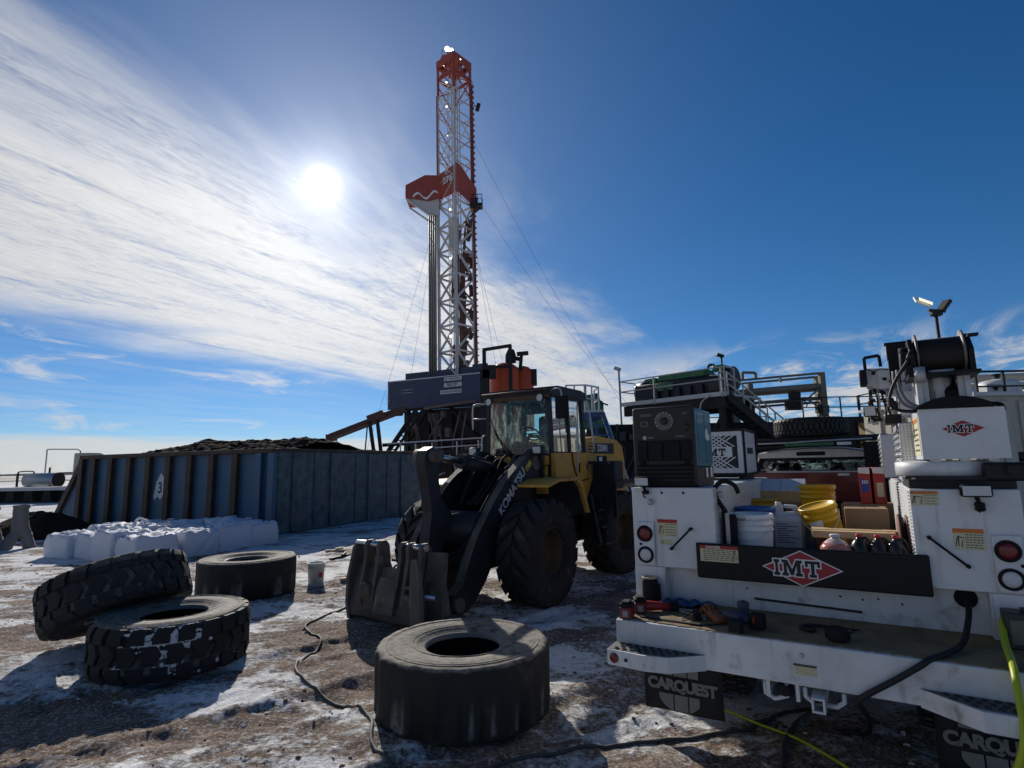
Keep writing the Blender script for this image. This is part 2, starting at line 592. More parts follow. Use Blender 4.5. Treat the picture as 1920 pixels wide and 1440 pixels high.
def text_mesh(body, size, depth=0.003, bold=0.0, shear=0.0, space=1.0, align_x='CENTER'):
    cu = bpy.data.curves.new('lettering', 'FONT')
    cu.body = body
    cu.size = size
    cu.extrude = depth
    cu.offset = bold
    cu.shear = shear
    cu.space_character = space
    cu.align_x = align_x
    cu.align_y = 'CENTER'
    ob = bpy.data.objects.new('lettering', cu)
    COL.objects.link(ob)
    bpy.context.view_layer.update()
    me = bpy.data.meshes.new_from_object(ob.evaluated_get(bpy.context.evaluated_depsgraph_get()))
    bpy.data.objects.remove(ob)
    bpy.data.curves.remove(cu)
    return me


def lettering(body, size, M, material, parent, name='lettering', **kw):
    me = text_mesh(body, size, **kw)
    me.transform(M)
    me.materials.clear()
    me.materials.append(material)
    return link(name, me, parent)


def rear(x, y, z, rz=0):
    """matrix for flat marks on a face that looks towards local -Y (text reads from behind)"""
    return Matrix.Translation((x, y, z)) @ Euler((R_(90), R_(rz), 0), 'XYZ').to_matrix().to_4x4()


def split_pieces(o):
    """pieces of one mesh that stand apart become objects of their own, with the same name, parent and material"""
    bm = bmesh.new()
    bm.from_mesh(o.data)
    bm.verts.ensure_lookup_table()
    seen, isl = [-1] * len(bm.verts), []
    for v in bm.verts:
        if seen[v.index] >= 0:
            continue
        k, st, grp = len(isl), [v], []
        seen[v.index] = k
        while st:
            q = st.pop()
            grp.append(q.index)
            for e in q.link_edges:
                w = e.other_vert(q)
                if seen[w.index] < 0:
                    seen[w.index] = k
                    st.append(w)
        isl.append(grp)
    co = np.array([v.co[:] for v in bm.verts])
    bm.free()
    lo = np.array([co[g].min(0) for g in isl])
    hi = np.array([co[g].max(0) for g in isl])
    sz = (hi - lo).max(1)
    lab = list(range(len(isl)))

    def root(i):
        while lab[i] != i:
            i = lab[i]
        return i
    for i in range(len(isl)):
        for j in range(i):
            gap = np.maximum(0, np.maximum(lo[i] - hi[j], lo[j] - hi[i]))
            if math.sqrt((gap ** 2).sum()) <= max(.02, .5 * max(sz[i], sz[j])):
                lab[root(i)] = root(j)
    roots = sorted({root(i) for i in range(len(isl))})
    res = [o]
    base = o.data.copy()
    for n, r in enumerate(roots):
        if len(roots) == 1:
            break
        keep = {v for i, g in enumerate(isl) if root(i) == r for v in g}
        b = bmesh.new()
        b.from_mesh(base)
        bmesh.ops.delete(b, geom=[v for v in b.verts if v.index not in keep], context='VERTS')
        me = o.data if n == 0 else base.copy()
        b.to_mesh(me)
        b.free()
        if n:
            c = link(o.name.split('.')[0], me, o.parent, o.location, o.rotation_euler)
            res.append(c)
    return res


def smooth_path(pts, sub=6):
    """Catmull-Rom through the points"""
    pts = [Vector(p) for p in pts]
    out = []
    for i in range(len(pts) - 1):
        p0 = pts[i - 1] if i else pts[i] * 2 - pts[i + 1]
        p1, p2 = pts[i], pts[i + 1]
        p3 = pts[i + 2] if i + 2 < len(pts) else p2 * 2 - p1
        for k in range(sub):
            t = k / sub
            out.append(0.5 * ((2 * p1) + (p2 - p0) * t + (2 * p0 - 5 * p1 + 4 * p2 - p3) * t * t + (3 * p1 - p0 - 3 * p2 + p3) * t ** 3))
    out.append(pts[-1])
    return out


# ------------------------------------------------------------------ ground
def vnoise(x, y, seed=0):
    """smooth value noise on numpy arrays"""
    xi, yi = np.floor(x).astype(np.int64), np.floor(y).astype(np.int64)
    xf, yf = x - xi, y - yi
    xf, yf = xf * xf * (3 - 2 * xf), yf * yf * (3 - 2 * yf)

    def h(a, b):
        n = (a * 374761393 + b * 668265263 + seed * 974634777) & 0xFFFFFFFF
        n = ((n ^ (n >> 13)) * 1274126177) & 0xFFFFFFFF
        return ((n ^ (n >> 16)) & 0xFFFF) / 65535.0
    a, b, c, d = h(xi, yi), h(xi + 1, yi), h(xi, yi + 1), h(xi + 1, yi + 1)
    return (a * (1 - xf) + b * xf) * (1 - yf) + (c * (1 - xf) + d * xf) * yf - 0.5


def ground_h(x, y):
    x = np.asarray(x, float)
    y = np.asarray(y, float)
    # wheel tracks run across the yard from lower left to upper right
    s = x * 0.36 - y * 0.93 + 0.5 * vnoise(x * 0.35, y * 0.35, 3)
    z = 0.032 * np.sin(s * 3.7 + 1.2) * (0.5 + vnoise(x * 0.3, y * 0.3, 9))
    for k, (f, a) in enumerate(((0.9, 0.03), (2.3, 0.022), (5.1, 0.018), (9.0, 0.018), (15.0, 0.013), (23.0, 0.008))):
        z = z + a * vnoise(x * f + 13.7 * k, y * f - 7.1 * k, k)
    for c0, sd_ in ((5.6, 5), (3.75, 6), (6.9, 8)):
        d = -.6 * x + .8 * y - c0 + 0.5 * vnoise(x * .4, y * .4, sd_)
        t = .8 * x + .6 * y
        inr = np.clip(1 - (np.abs(d) / .30) ** 4, 0, 1)
        z = z - .030 * inr + .012 * inr * np.sign(np.sin(t * 15 + np.abs(d) * 9)) * np.abs(np.sin(t * 15 + np.abs(d) * 9)) ** .5 + .02 * np.exp(-((np.abs(d) - .36) / .07) ** 2)
    near = np.clip(1 - (np.hypot(x, y - 6) - 12) / 20, 0.0, 1)
    return z * near - 0.012


def gh(x, y):
    return float(ground_h(np.array([x]), np.array([y]))[0])


def build_ground():
    def axis(lo, hi, step, far):
        v = list(np.arange(lo, hi + 1e-6, step))
        d = step
        a = hi
        while a < far:
            d *= 1.35
            a += d
            v.append(a)
        d = step
        a = lo
        pre = []
        while a > -far:
            d *= 1.35
            a -= d
            pre.append(a)
        return np.array(pre[::-1] + v)
    xs = axis(-8.0, 5.0, 0.035, 6000)
    ys = axis(2.2, 11.0, 0.035, 6000)
    X, Y = np.meshgrid(xs, ys)
    Z = ground_h(X, Y)
    nx, ny = len(xs), len(ys)
    co = np.stack([X.ravel(), Y.ravel(), Z.ravel()], 1).astype(np.float32)
    idx = np.arange(nx * ny).reshape(ny, nx)
    q = np.stack([idx[:-1, :-1], idx[:-1, 1:], idx[1:, 1:], idx[1:, :-1]], -1).reshape(-1, 4)
    me = bpy.data.meshes.new('ground')
    me.vertices.add(len(co))
    me.vertices.foreach_set('co', co.ravel())
    me.loops.add(q.size)
    me.loops.foreach_set('vertex_index', q.ravel().astype(np.int32))
    me.polygons.add(len(q))
    me.polygons.foreach_set('loop_start', np.arange(0, q.size, 4, dtype=np.int32))
    me.polygons.foreach_set('loop_total', np.full(len(q), 4, np.int32))
    me.polygons.foreach_set('use_smooth', np.ones(len(q), bool))
    me.update()
    me.validate()
    mt = bpy.data.materials.new('snowy_dirt')
    mt.use_nodes = True
    N = NT(mt.node_tree)
    o = N.n('ShaderNodeOutputMaterial')
    b = N.n('ShaderNodeBsdfPrincipled')
    N.l(b.outputs[0], o.inputs[0])
    g = N.n('ShaderNodeNewGeometry')
    V = g.outputs['Position']
    sp = N.n('ShaderNodeSeparateXYZ')
    N.l(V, sp.inputs[0])
    grain0 = N.noise(V, 38.0, 4, 0.7)
    st = N.mapping(V, rot=(0, 0, R_(-21)), scale=(0.7, 1.35, 1))
    big = N.noise(st, 0.75, 4, 0.55, 0.5)
    mid = N.noise(st, 3.2, 6, 0.62, 0.4)
    small = N.noise(V, 16.0, 6, 0.7, 0.2)
    f = N.math('ADD', N.math('MULTIPLY', big, 0.80), N.math('ADD', N.math('MULTIPLY', mid, 0.50), N.math('MULTIPLY', small, 0.48)))
    # more snow by the bags and out on the plain, less where the trucks drive
    dist = N.smooth(sp.outputs[1], 8.0, 16.0, 0.0, 0.05)
    plain = N.smooth(sp.outputs[1], 24.0, 60.0, 0.0, 0.10)
    f = N.math('ADD', f, N.math('ADD', dist, plain))
    for c0, am in ((5.6, .10), (3.75, .09), (6.9, .08)):
        dd = N.math('ADD', N.math('ADD', N.math('MULTIPLY', sp.outputs[0], -.6), N.math('MULTIPLY', sp.outputs[1], .8)), N.math('MULTIPLY_ADD', N.noise(V, .4, 2), .9, -.45 - c0))
        f = N.math('SUBTRACT', f, N.smooth(N.math('ABSOLUTE', dd), .42, .16, 0.0, am))
    snow = N.math('MULTIPLY', N.smooth(f, 0.81, 0.945), N.math('MULTIPLY_ADD', N.smooth(grain0, 0.35, 0.6), 0.3, 0.7))
    grain = N.noise(V, 60.0, 5, 0.7)
    dirt = N.mix(N.smooth(N.noise(V, 2.0, 6, 0.6), 0.35, 0.65), (0.12, 0.072, 0.045), (0.195, 0.132, 0.092))
    dirt = N.mix(N.math('MULTIPLY', N.smooth(grain, 0.5, 0.75), 0.6), dirt, (0.26, 0.20, 0.155))
    dirt = N.mix(N.math('MULTIPLY', N.smooth(N.noise(V, 34.0, 4, 0.7), 0.48, 0.64), 0.5), dirt, (0.62, 0.60, 0.58))
    sn = N.mix(N.smooth(N.noise(V, 7.0, 7, 0.65), 0.35, 0.7), (0.84, 0.85, 0.87), (0.70, 0.67, 0.64))
    c = N.mix(snow, dirt, sn)
    # dry grass shows through the snow far out
    c = N.mix(N.math('MULTIPLY', N.smooth(sp.outputs[1], 60, 160), N.smooth(N.noise(V, 0.02, 5, 0.6), 0.42, 0.62)), c, (0.30, 0.24, 0.15))
    N.l(c, b.inputs['Base Color'])
    rr = N.n('ShaderNodeMapRange')
    N.l(snow, rr.inputs[0])
    rr.inputs[3].default_value = 0.95
    rr.inputs[4].default_value = 0.8
    N.l(rr.outputs[0], b.inputs['Roughness'])
    b.inputs['Specular IOR Level'].default_value = 0.12
    bn = N.n('ShaderNodeBump')
    bn.inputs['Strength'].default_value = 0.9
    bn.inputs['Distance'].default_value = 0.02
    N.l(N.math('ADD', N.math('MULTIPLY', snow, 0.8), N.math('ADD', N.math('MULTIPLY', small, 0.9), N.math('MULTIPLY', grain, 0.5))), bn.inputs['Height'])
    N.l(bn.outputs[0], b.inputs['Normal'])
    me.materials.append(mt)
    tag(link('ground', me), kind='structure')


build_ground()
# ------------------------------------------------------------------ marks: logo, labels
def offset_poly(poly, d):
    n = len(poly)
    area = sum(poly[i][0] * poly[(i + 1) % n][1] - poly[(i + 1) % n][0] * poly[i][1] for i in range(n))
    sgn = 1 if area > 0 else -1
    o = []
    for i in range(n):
        p, q, r = Vector(poly[i - 1]), Vector(poly[i]), Vector(poly[(i + 1) % n])
        a, b = (q - p).normalized(), (r - q).normalized()
        na, nb = Vector((a.y, -a.x)) * sgn, Vector((b.y, -b.x)) * sgn
        mm = (na + nb)
        mm = mm / max(0.35, (1 + na.dot(nb)))
        o.append((q.x + mm.x * d, q.y + mm.y * d))
    return o


L_I = [(0, 0), (.34, 0), (.34, .2), (.25, .2), (.25, .8), (.34, .8), (.34, 1), (0, 1), (0, .8), (.09, .8), (.09, .2), (0, .2)]
L_M = [(0, 0), (.3, 0), (.3, .18), (.23, .18), (.23, .66), (.4, .05), (.52, .05), (.69, .66), (.69, .18), (.62, .18), (.62, 0), (.95, 0),
       (.95, .18), (.87, .18), (.87, .82), (.95, .82), (.95, 1), (.68, 1), (.475, .42), (.27, 1), (0, 1), (0, .82), (.08, .82), (.08, .18), (0, .18)]
L_T = [(.2, 0), (.56, 0), (.56, .18), (.47, .18), (.47, .82), (.62, .82), (.62, .62), (.76, .62), (.76, 1), (0, 1), (0, .62), (.14, .62), (.14, .82), (.29, .82), (.29, .18), (.2, .18)]


def imt_logo(parent, M, w, diamond=True, outline=True, letter_mat=None, rim=True):
    """three slab letters over a red diamond, flat, on the XY plane of M; w = width of the diamond"""
    mb = MB()
    k = w / 2
    if diamond:
        dm = [(-k, 0), (-.14 * k, -.40 * k), (0, -.46 * k), (.14 * k, -.40 * k), (k, 0), (.14 * k, .40 * k), (0, .46 * k), (-.14 * k, .40 * k)]
        dm = [(-k, 0), (0, -.48 * k), (k, 0), (0, .48 * k)]
        if outline and rim:
            mb.prism(offset_poly(dm, .03 * k), 0, .0012, M, 2)
        mb.prism(dm, 0.0, .0024, M, 0)
    s = .46 * k
    xs = (-.70 * k, -.47 * k + .0 * k, .06 * k)
    for L, x0, sx in ((L_I, -.74 * k, 1.0), (L_M, -.52 * k, 1.25), (L_T, .10 * k, 1.12)):
        poly = [(x0 + x * s * sx, (y - .5) * s) for x, y in L]
        if outline:
            mb.prism(offset_poly(poly, .035 * k), 0, .0036, M, 2)
        mb.prism(poly, 0, .0048, M, 1)
    return mb.build('emblem', [logo_red, letter_mat or logo_black, logo_white], parent)


def decal(parent, M, w, h, band=label_orange, picto=0.36, lines=5, seed=0, heading=None, name='warning_label', paper=None):
    """a warning label: coloured band, small drawing, rows of small print (too small to read)"""
    rnd = random.Random(seed)
    mb = MB()
    mb.prism([(-w / 2, -h / 2), (w / 2, -h / 2), (w / 2, h / 2), (-w / 2, h / 2)], 0, .0014, M, 0)
    if band:
        mb.prism([(-w / 2, h / 2 - h * .2), (w / 2, h / 2 - h * .2), (w / 2, h / 2), (-w / 2, h / 2)], 0.0016, .0024, M, 1)
    px0 = -w / 2 + w * .05
    px1 = px0 + w * picto
    if picto:
        # little derrick-like drawing
        for a, b in (((px0, -.35 * h), (px0 + .1 * w, .15 * h)), ((px0 + .1 * w, .15 * h), (px1, .05 * h)), ((px0 + .1 * w, -.35 * h), (px0 + .12 * w, .12 * h)), ((px1 - .06 * w, -.05 * h), (px1 - .1 * w, -.38 * h))):
            d = (Vector(b) - Vector(a)).normalized()
            nn = Vector((-d.y, d.x)) * w * .018
            mb.prism([tuple(Vector(a) - nn), tuple(Vector(b) - nn), tuple(Vector(b) + nn), tuple(Vector(a) + nn)], .0016, .0022, M, 2)
    for i in range(lines):
        y = h * .22 - i * h * .6 / max(1, lines - 1)
        x = px1 + w * .04
        while x < w / 2 - w * .08:
            ww = min(rnd.uniform(.05, .13) * w, w / 2 - w * .05 - x)
            mb.prism([(x, y - h * .022), (x + ww, y - h * .022), (x + ww, y + h * .022), (x, y + h * .022)], .0016, .002, M, 2)
            x += ww + .03 * w
    o = mb.build(name, [paper or label_cream, band or label_cream, ink], parent)
    if heading:
        lettering(heading, h * .17, M @ T(0, h / 2 - h * .1, .003), logo_white if band != label_yellow else ink, o, depth=.0004, bold=.0008)
    return o


# ------------------------------------------------------------------ the service truck (its own frame: x right, y forward, z up)
TRUCK_TH = R_(31.46)
TRUCK_O = Vector((2.007, 4.043, 0))
TRUCK_M = Matrix.Translation(TRUCK_O) @ Matrix.Rotation(-TRUCK_TH, 4, 'Z')


def on_truck(name, label, cat, u, v, z, group=None, rz=0.0):
    p = TRUCK_M @ Vector((u, v, z))
    return thing(name, label, cat, p, -TRUCK_TH + R_(rz), group)


def tyre_mesh(mb, Rr, w, rin, style='bar', n=24, lug=.035, seg=72, ragged=0.0, mi=0):
    """a tyre about local Z, centred on z = 0; thick casing with hollow inside"""
    h = w / 2
    base = Rr - (lug if style != 'worn' else 0.0)
    prof = [(base, -.30 * w), (base, .30 * w), (base - .01 * Rr, .41 * w), (base - .035 * Rr, .47 * w), (base - .09 * Rr, .5 * w), (base - .10 * Rr, .492 * w), (base - .2 * Rr, .505 * w),
            (rin + .16 * (Rr - rin) + .02, .49 * w), (rin + .15 * (Rr - rin) + .015, .478 * w), (rin + .03, .44 * w), (rin + .008, .43 * w), (rin, .40 * w), (rin, .36 * w),
            (rin + .03, .34 * w), (rin + .35 * (Rr - rin), .40 * w), (base - .14 * Rr, .36 * w), (base - .075 * Rr, .25 * w), (base - .065 * Rr, 0)]
    if style == 'worn':
        prof[1:5] = [(base, .40 * w), (base - .004, .455 * w), (base - .016, .485 * w), (base - .05 * Rr, .50 * w)]
        prof[0] = (base, -.40 * w)
    prof = prof + [(r, -z) for r, z in prof[::-1][1:]][:-1]
    i0 = len(mb.bm.verts)
    mb.lathe(prof, seg, closed=True, mi=mi)
    if ragged:
        mb.bm.verts.ensure_lookup_table()
        for vtx in list(mb.bm.verts)[i0:]:
            r = math.hypot(vtx.co.x, vtx.co.y)
            if r > base * .9:
                a = math.atan2(vtx.co.y, vtx.co.x)
                k = ragged * (math.sin(a * 17) * .4 + math.sin(a * 41 + vtx.co.z * 9) * .35 + random.uniform(-.5, .5))
                vtx.co.x *= 1 + k
                vtx.co.y *= 1 + k
                if r > base * .95:
                    vtx.co.z *= 1 - abs(k) * 1.5
    if style == 'worn':
        return mb

    def lugpoly(pts, r0, r1):
        A = [mb.bm.verts.new((r0 * math.cos(t), r0 * math.sin(t), z)) for t, z in pts]
        B = [mb.bm.verts.new(((r1 if abs(z) < .42 * w else r1 - .02) * math.cos(t), (r1 if abs(z) < .42 * w else r1 - .02) * math.sin(t), z)) for t, z in pts]
        k = len(pts)
        f = mb.bm.faces.new(B)
        f.material_index = mi
        for i in range(k):
            f = mb.bm.faces.new((A[i], A[(i + 1) % k], B[(i + 1) % k], B[i]))
            f.material_index = mi
    st = 2 * PI / n
    if style == 'bar':      # loader traction bars that sweep from the centre to the shoulder
        for k in range(n):
            for sgn in (1, -1):
                t0 = k * st + (st / 2 if sgn < 0 else 0)
                a, b = [], []
                for i in range(6):
                    f = i / 5
                    z = sgn * (.02 + f * .46) * w
                    tt = t0 + st * (1.15 * f - .1 * f * f)
                    wd = st * (.28 + .1 * f)
                    a.append((tt - wd, z))
                    b.append((tt + wd, z))
                lugpoly(a + b[::-1], base - .06 if False else base - .03, Rr)
    else:                   # rock pattern: staggered zigzag blocks
        for k in range(n):
            for row, (z0, z1, off) in enumerate(((-.47, -.2, 0), (-.17, .17, .5), (.2, .47, 0))):
                t0 = (k + off) * st
                zz = [z0, (z0 + z1) / 2, z1]
                kx = [0, .22, 0] if row == 1 else ([.18, 0, 0] if row == 0 else [0, 0, .18])
                a = [(t0 + st * (kx[i] - .34), zz[i] * w) for i in range(3)]
                b = [(t0 + st * (kx[i] + .34), zz[i] * w) for i in range(3)]
                lugpoly(a + b[::-1], base - .03, Rr)
    return mb


def diamond_plate():
    mt = bpy.data.materials.new('diamond_plate')
    mt.use_nodes = True
    N = NT(mt.node_tree)
    o = N.n('ShaderNodeOutputMaterial')
    b = N.n('ShaderNodeBsdfPrincipled')
    N.l(b.outputs[0], o.inputs[0])
    b.inputs['Base Color'].default_value = (0.62, 0.62, 0.62, 1)
    b.inputs['Metallic'].default_value = 0.85
    b.inputs['Roughness'].default_value = 0.34
    V = N.n('ShaderNodeTexCoord').outputs['Object']
    s = N.n('ShaderNodeSeparateXYZ')
    N.l(V, s.inputs[0])
    a = N.math('ADD', s.outputs[0], s.outputs[1])
    w1 = N.math('SINE', N.math('MULTIPLY', N.math('ADD', a, s.outputs[2]), 150))
    w2 = N.math('SINE', N.math('MULTIPLY', N.math('SUBTRACT', a, s.outputs[2]), 150))
    hgt = N.math('MAXIMUM', N.smooth(N.math('MULTIPLY', w1, w2), 0.3, 0.8), 0.0)
    bn = N.n('ShaderNodeBump')
    bn.inputs['Strength'].default_value = 0.8
    bn.inputs['Distance'].default_value = 0.006
    N.l(hgt, bn.inputs['Height'])
    N.l(bn.outputs[0], b.inputs['Normal'])
    return mt


plate_mat = diamond_plate()
deck_dirt = mat('deck_dirt', (0.21, 0.145, 0.075), 0.9, dirt=((0.30, 0.24, 0.15), 0.45, 4.0), var=0.3, bump=(35, 0.5))
maroon = mat('maroon_paint', (0.13, 0.012, 0.014), 0.4, dirt=((0.09, 0.05, 0.045), 0.3, 3.0), coat=0.3)
cab_glass = glass_mat('cab_glass', (0.68, 0.84, 0.79), 0.02, 0.34)
truck_glass = glass_mat('truck_glass', (0.6, 0.76, 0.76), 0.02, 0.8)  # heavy teal smears stand in for bright sky in the rear window

truck = thing('service_truck', 'white mechanics service truck with open loaded bed and wide rear work bumper', 'truck', TRUCK_O, -TRUCK_TH)

# body
mb = MB()
mb.b2((-1.22, 0, 1.292), (-.575, 3.0, 1.906), bev=.008)
mb.b2((-1.22, 0, .62), (-.985, 3.0, 1.2915), bev=.004)
mb.b2((-.984, .12, .62), (-.575, 3.0, 1.2905))
lc = mb.build('side_cabinet', white_paint, truck)
mb = MB()
mb.b2((.652, 0, 1.292), (1.2, 3.0, 1.906), bev=.008)
mb.b2((1.0, 0, .62), (1.2, 3.0, 1.2915), bev=.004)
mb.b2((.652, .12, .62), (.999, 3.0, 1.2905))
rc = mb.build('side_cabinet', white_paint, truck)
for par, x, sg in ((lc, -.575, 1), (rc, .652, -1)):
    mb = MB()
    for i in range(27):
        z = 1.31 + i * .0221
        mb.bar((x + sg * .003, .03, z), (x + sg * .003, 2.98, z), .010, .008)
    mb.build('ribbed_panel', white_worn, par)
mb = MB()
mb.b2((-.574, 0.13, 1.27), (.651, 3.3, 1.3))
mb.b2((-.574, 3.3, 1.0), (.651, 3.34, 1.62))
mb.build('bed_floor', black_matt, truck)
mb = MB()
mb.b2((-.983, .10, 1.02), (.998, .119, 1.288), bev=.003)
mb.b2((-.574, .02, 1.291), (.651, .12, 1.33))
for i, x in enumerate((-.4, .2, .33, .42, .55)):
    mb.box((x, .099, 1.17 + .02 * math.sin(i * 3)), (.016, .004, .01), rot=(0, 35, 0), mi=1)
mb.bar((-.35, .09, 1.105), (.32, .09, 1.085), .02, .012, mi=1)
mb.build('rear_panel', [white_worn, rig_dark], truck)
# fine seam rail on both sides of the recess
for xa in (-.985, .99):
    mb = MB()
    mb.b2((xa, -.004, 1.02), (xa + .01, .1, 1.292))
    mb.build('panel_edge', white_worn, truck)

# tailgate
mb = MB()
mb.b2((-.722, -.036, 1.243), (.716, -.012, 1.498), bev=.012)
tg = mb.build('tailgate', black_paint, truck)
imt_logo(tg, rear(-.012, -.037, 1.362), .47)
tgl = decal(tg, rear(-.555, -.0365, 1.425), .27, .115, red_paint, 0, 6, 3, None)
lettering('DANGER', .026, rear(-.595, -.0395, 1.471), logo_white, tgl, depth=.0004, bold=.0006)
mb = MB()
for a, b in (((-.46, 1.38), (-.445, 1.455)), ((-.445, 1.455), (-.425, 1.40)), ((-.425, 1.40), (-.41, 1.375)), ((-.47, 1.385), (-.455, 1.385))):
    mb.bar((a[0] - .0, -.0395, a[1]), (b[0] - .0, -.0395, b[1]), .005, .001)
mb.build('crane_drawing', ink, tgl)

# work bumper
mb = MB()
mb.b2((-1.165, -.6, .78), (1.2, .09, 1.02), bev=.008)
wb = mb.build('work_bumper', white_worn, truck)
rnd = random.Random(5)
mb = MB()
nx = 90
top = []
for i in range(nx + 1):
    x = -1.15 + 2.33 * i / nx
    top.append((x, -.598 + rnd.uniform(0, .02) + .02 * (math.sin(x * 5) + 1) * .5))
poly = top + [(1.18, .088), (-1.15, .088)]
mb.prism(poly, 1.0215, 1.026)
mb.build('dirty_deck', deck_dirt, wb)
mb = MB()
mb.lathe([(0.0, .008), (.013, .008), (.013, 0)], 12, rear(.0, -.601, .955))
mb.build('bolt', galv, wb)
decal(wb, rear(.012, -.601, .875), .125, .06, ink, 0, 4, 9, paper=label_cream)
# steps
punch = mat('punched_tread', (0.05, 0.05, 0.05), 0.8)
mb = MB()
for nm, pl, zz in (('L', [(-1.17, -.6), (-1.165, -.775), (-.91, -.80), (-.755, -.765), (-.56, -.6)], 0),
                   ('R', [(.56, -.6), (.80, -.80), (.96, -.80), (1.2, -.775), (1.2, -.6)], 0)):
    mb = MB()
    mb.prism(pl, .775, .87)
    st = mb.build('step', white_worn, truck)
    mb = MB()
    xs = [p[0] for p in pl]
    mb.prism([(x * .985 + (sum(xs) / 5) * .015, max(-.775, min(-.607, y + .012))) for x, y in pl], .8705, .873, mi=0)
    mb.build('tread_plate', mat('step_tread', (0.13, 0.125, 0.12), .7, dirt=(MUD, .5, 6.0)), st)
    mb = MB()
    for iy in range(3):
        for ix in range(11):
            x = min(xs) + .06 + ix * .052 + (.026 if iy % 2 else 0)
            y = -.64 - iy * .05
            inside = True
            if nm == 'L' and x > -.56 - ((-.6 - y) / .165) * .19 - .03:
                inside = False
            if nm == 'R' and x < .56 + ((-.6 - y) / .2) * .24 + .03:
                inside = False
            if x > max(xs) - .03:
                inside = False
            if inside:
                mb.lathe([(.012, .0), (.017, .004), (.017, 0.006), (.011, .006), (.011, 0.0)], 10, T(x, y, .8735))
    mb.build('grip_holes', punch, st)
    if nm == 'L':
        MM = Matrix.Translation((-1.113, -.7835, .822)) @ Euler((R_(90), 0, R_(-5.6)), 'XYZ').to_matrix().to_4x4()
        mb = MB()
        mb.lathe([(0, .006), (.03, .006), (.032, 0)], 20, MM)
        mb.build('reflector', red_lens, st)
        mb = MB()
        mb.lathe([(0, .006), (.011, .006), (.012, 0)], 14, MM @ T(.085, 0, 0))
        mb.build('bolt', rig_dark, st)
# hitch
mb = MB()
mb.side([(-.57, .78), (-.57, .70), (-.35, .70), (-.2, .78)], -.20, -.19)
for x0 in (-.19, -.03):
    mb.b2((x0 - .02, -.59, .685), (x0 + .0, -.5, .779))
mb.tube([(-.22, -.57, .77), (-.22, -.57, .70), (-.17, -.57, .675), (-.10, -.57, .70), (-.10, -.57, .77)], .014, 6)
mb.tube([(-.0, -.57, .77), (-.0, -.57, .72), (.05, -.57, .68), (.12, -.57, .69)], .014, 6)
mb.tube([(.2, -.57, .77), (.2, -.57, .72), (.16, -.57, .69), (.10, -.57, .69)], .014, 6)
for a, b in (((.035, .665), (.105, .677)), ((.035, .735), (.105, .747))):
    mb.b2((a[0], -.66, a[1]), (b[0], -.3, b[1]))
mb.b2((.035, -.659, .678), (.047, -.3, .734))
mb.b2((.093, -.659, .678), (.105, -.3, .734))
mb.build('tow_hitch', white_worn, truck)
mb = MB()
mb.box((-.11, -.565, .735), (.1, .05, .07), bev=.02)
mb.cyl((-.11, -.6, .735), (-.11, -.59, .735), .03)
mb.build('trailer_socket', black_matt, truck)

# lamps on the rear corners
for cx_, cab in ((-1.115, lc), (1.105, rc)):
    mb = MB()
    mb.b2((cx_ - .072, -.022, 1.305), (cx_ + .072, -.001, 1.636), bev=.006)
    lp = mb.build('lamp_panel', white_paint, cab)
    for zz, mm_, nm in ((1.545, red_lens, 'tail_lamp'), (1.382, clear_lens, 'reverse_lamp')):
        mb = MB()
        mb.lathe([(.046, .004), (.05, .012), (.062, .012), (.065, 0)], 28, rear(cx_ - .004, -.0225, zz), caps=False)
        tl = mb.build(nm, black_matt, lp)
        mb = MB()
        mb.lathe([(0, .013), (.02, .0125), (.04, .009), (.0465, .004)], 24, rear(cx_ - .004, -.0225, zz), caps=False)
        mb.build('lens', mm_, tl)
    mb = MB()
    mb.lathe([(0, .006), (.010, .006), (.011, 0)], 12, rear(cx_ - .04 if cx_ < 0 else cx_ + .055, -.0225, 1.463))
    mb.build('plug_button', black_matt, lp)
# labels and grab rods
decal(lc, rear(-.94, -.001, 1.592), .155, .135, red_paint, .3, 5, 1)
decal(lc, rear(-.955, -.001, 1.488), .095, .045, None, .3, 3, 2)
decal(rc, rear(.727, -.001, 1.848), .145, .09, label_orange, .42, 4, 4)
decal(rc, rear(.927, -.001, 1.602), .152, .128, label_orange, .3, 6, 6)
for par, a, b in ((lc, (-.908, 1.442), (-.755, 1.595)), (rc, (.728, 1.605), (.905, 1.443))):
    mb = MB()
    a3, b3 = Vector((a[0], -.035, a[1])), Vector((b[0], -.035, b[1]))
    mb.tube([a3, b3], .0075, 8)
    for p in (a3, b3):
        mb.lathe([(0, .04), (.012, .04), (.012, 0)], 10, rear(p.x, -.002, p.z))
    mb.build('grab_rod', black_matt, par)
mb = MB()
for x in (-.97, -.80):
    mb.lathe([(0, .006), (.009, .006), (.010, 0)], 10, rear(x, -.001, 1.865))
mb.build('bolt', rig_dark, lc)
# work lamps
for x, z, wd, par in ((-1.105, 1.955, .125, lc), (.985, 1.90, .155, rc)):
    mb = MB()
    mb.box((x, -.05, z), (wd, .07, .075), bev=.014)
    mb.tube([(x, -.045, z - .03), (x + .01, -.03, z - .075)], .012, 8)
    mb.box((x + .012, -.03, z - .085), (.05, .045, .03), bev=.008)
    mb.tube([(x + .01, -.03, z - .09), (x - .01, -.03, z - .115), (x + .012, -.025, z - .13)], .006, 6)
    if par is rc:
        mb.lathe([(.012, .02), (.02, .01), (.03, -.005), (.018, -.02)], 12, T(x + .012, -.035, z - .105))
    wl = mb.build('work_lamp', black_matt, par)
    mb = MB()
    mb.box((x, -.0865, z), (wd - .02, .004, .058), bev=.001)
    mb.build('lens', clear_lens, wl)
mb = MB()
mb.lathe([(0, .028), (.018, .024), (.022, .0), (.016, -.02)], 14, T(-1.06, -.03, 1.79))
mb.build('tag_bulb', galv, lc)
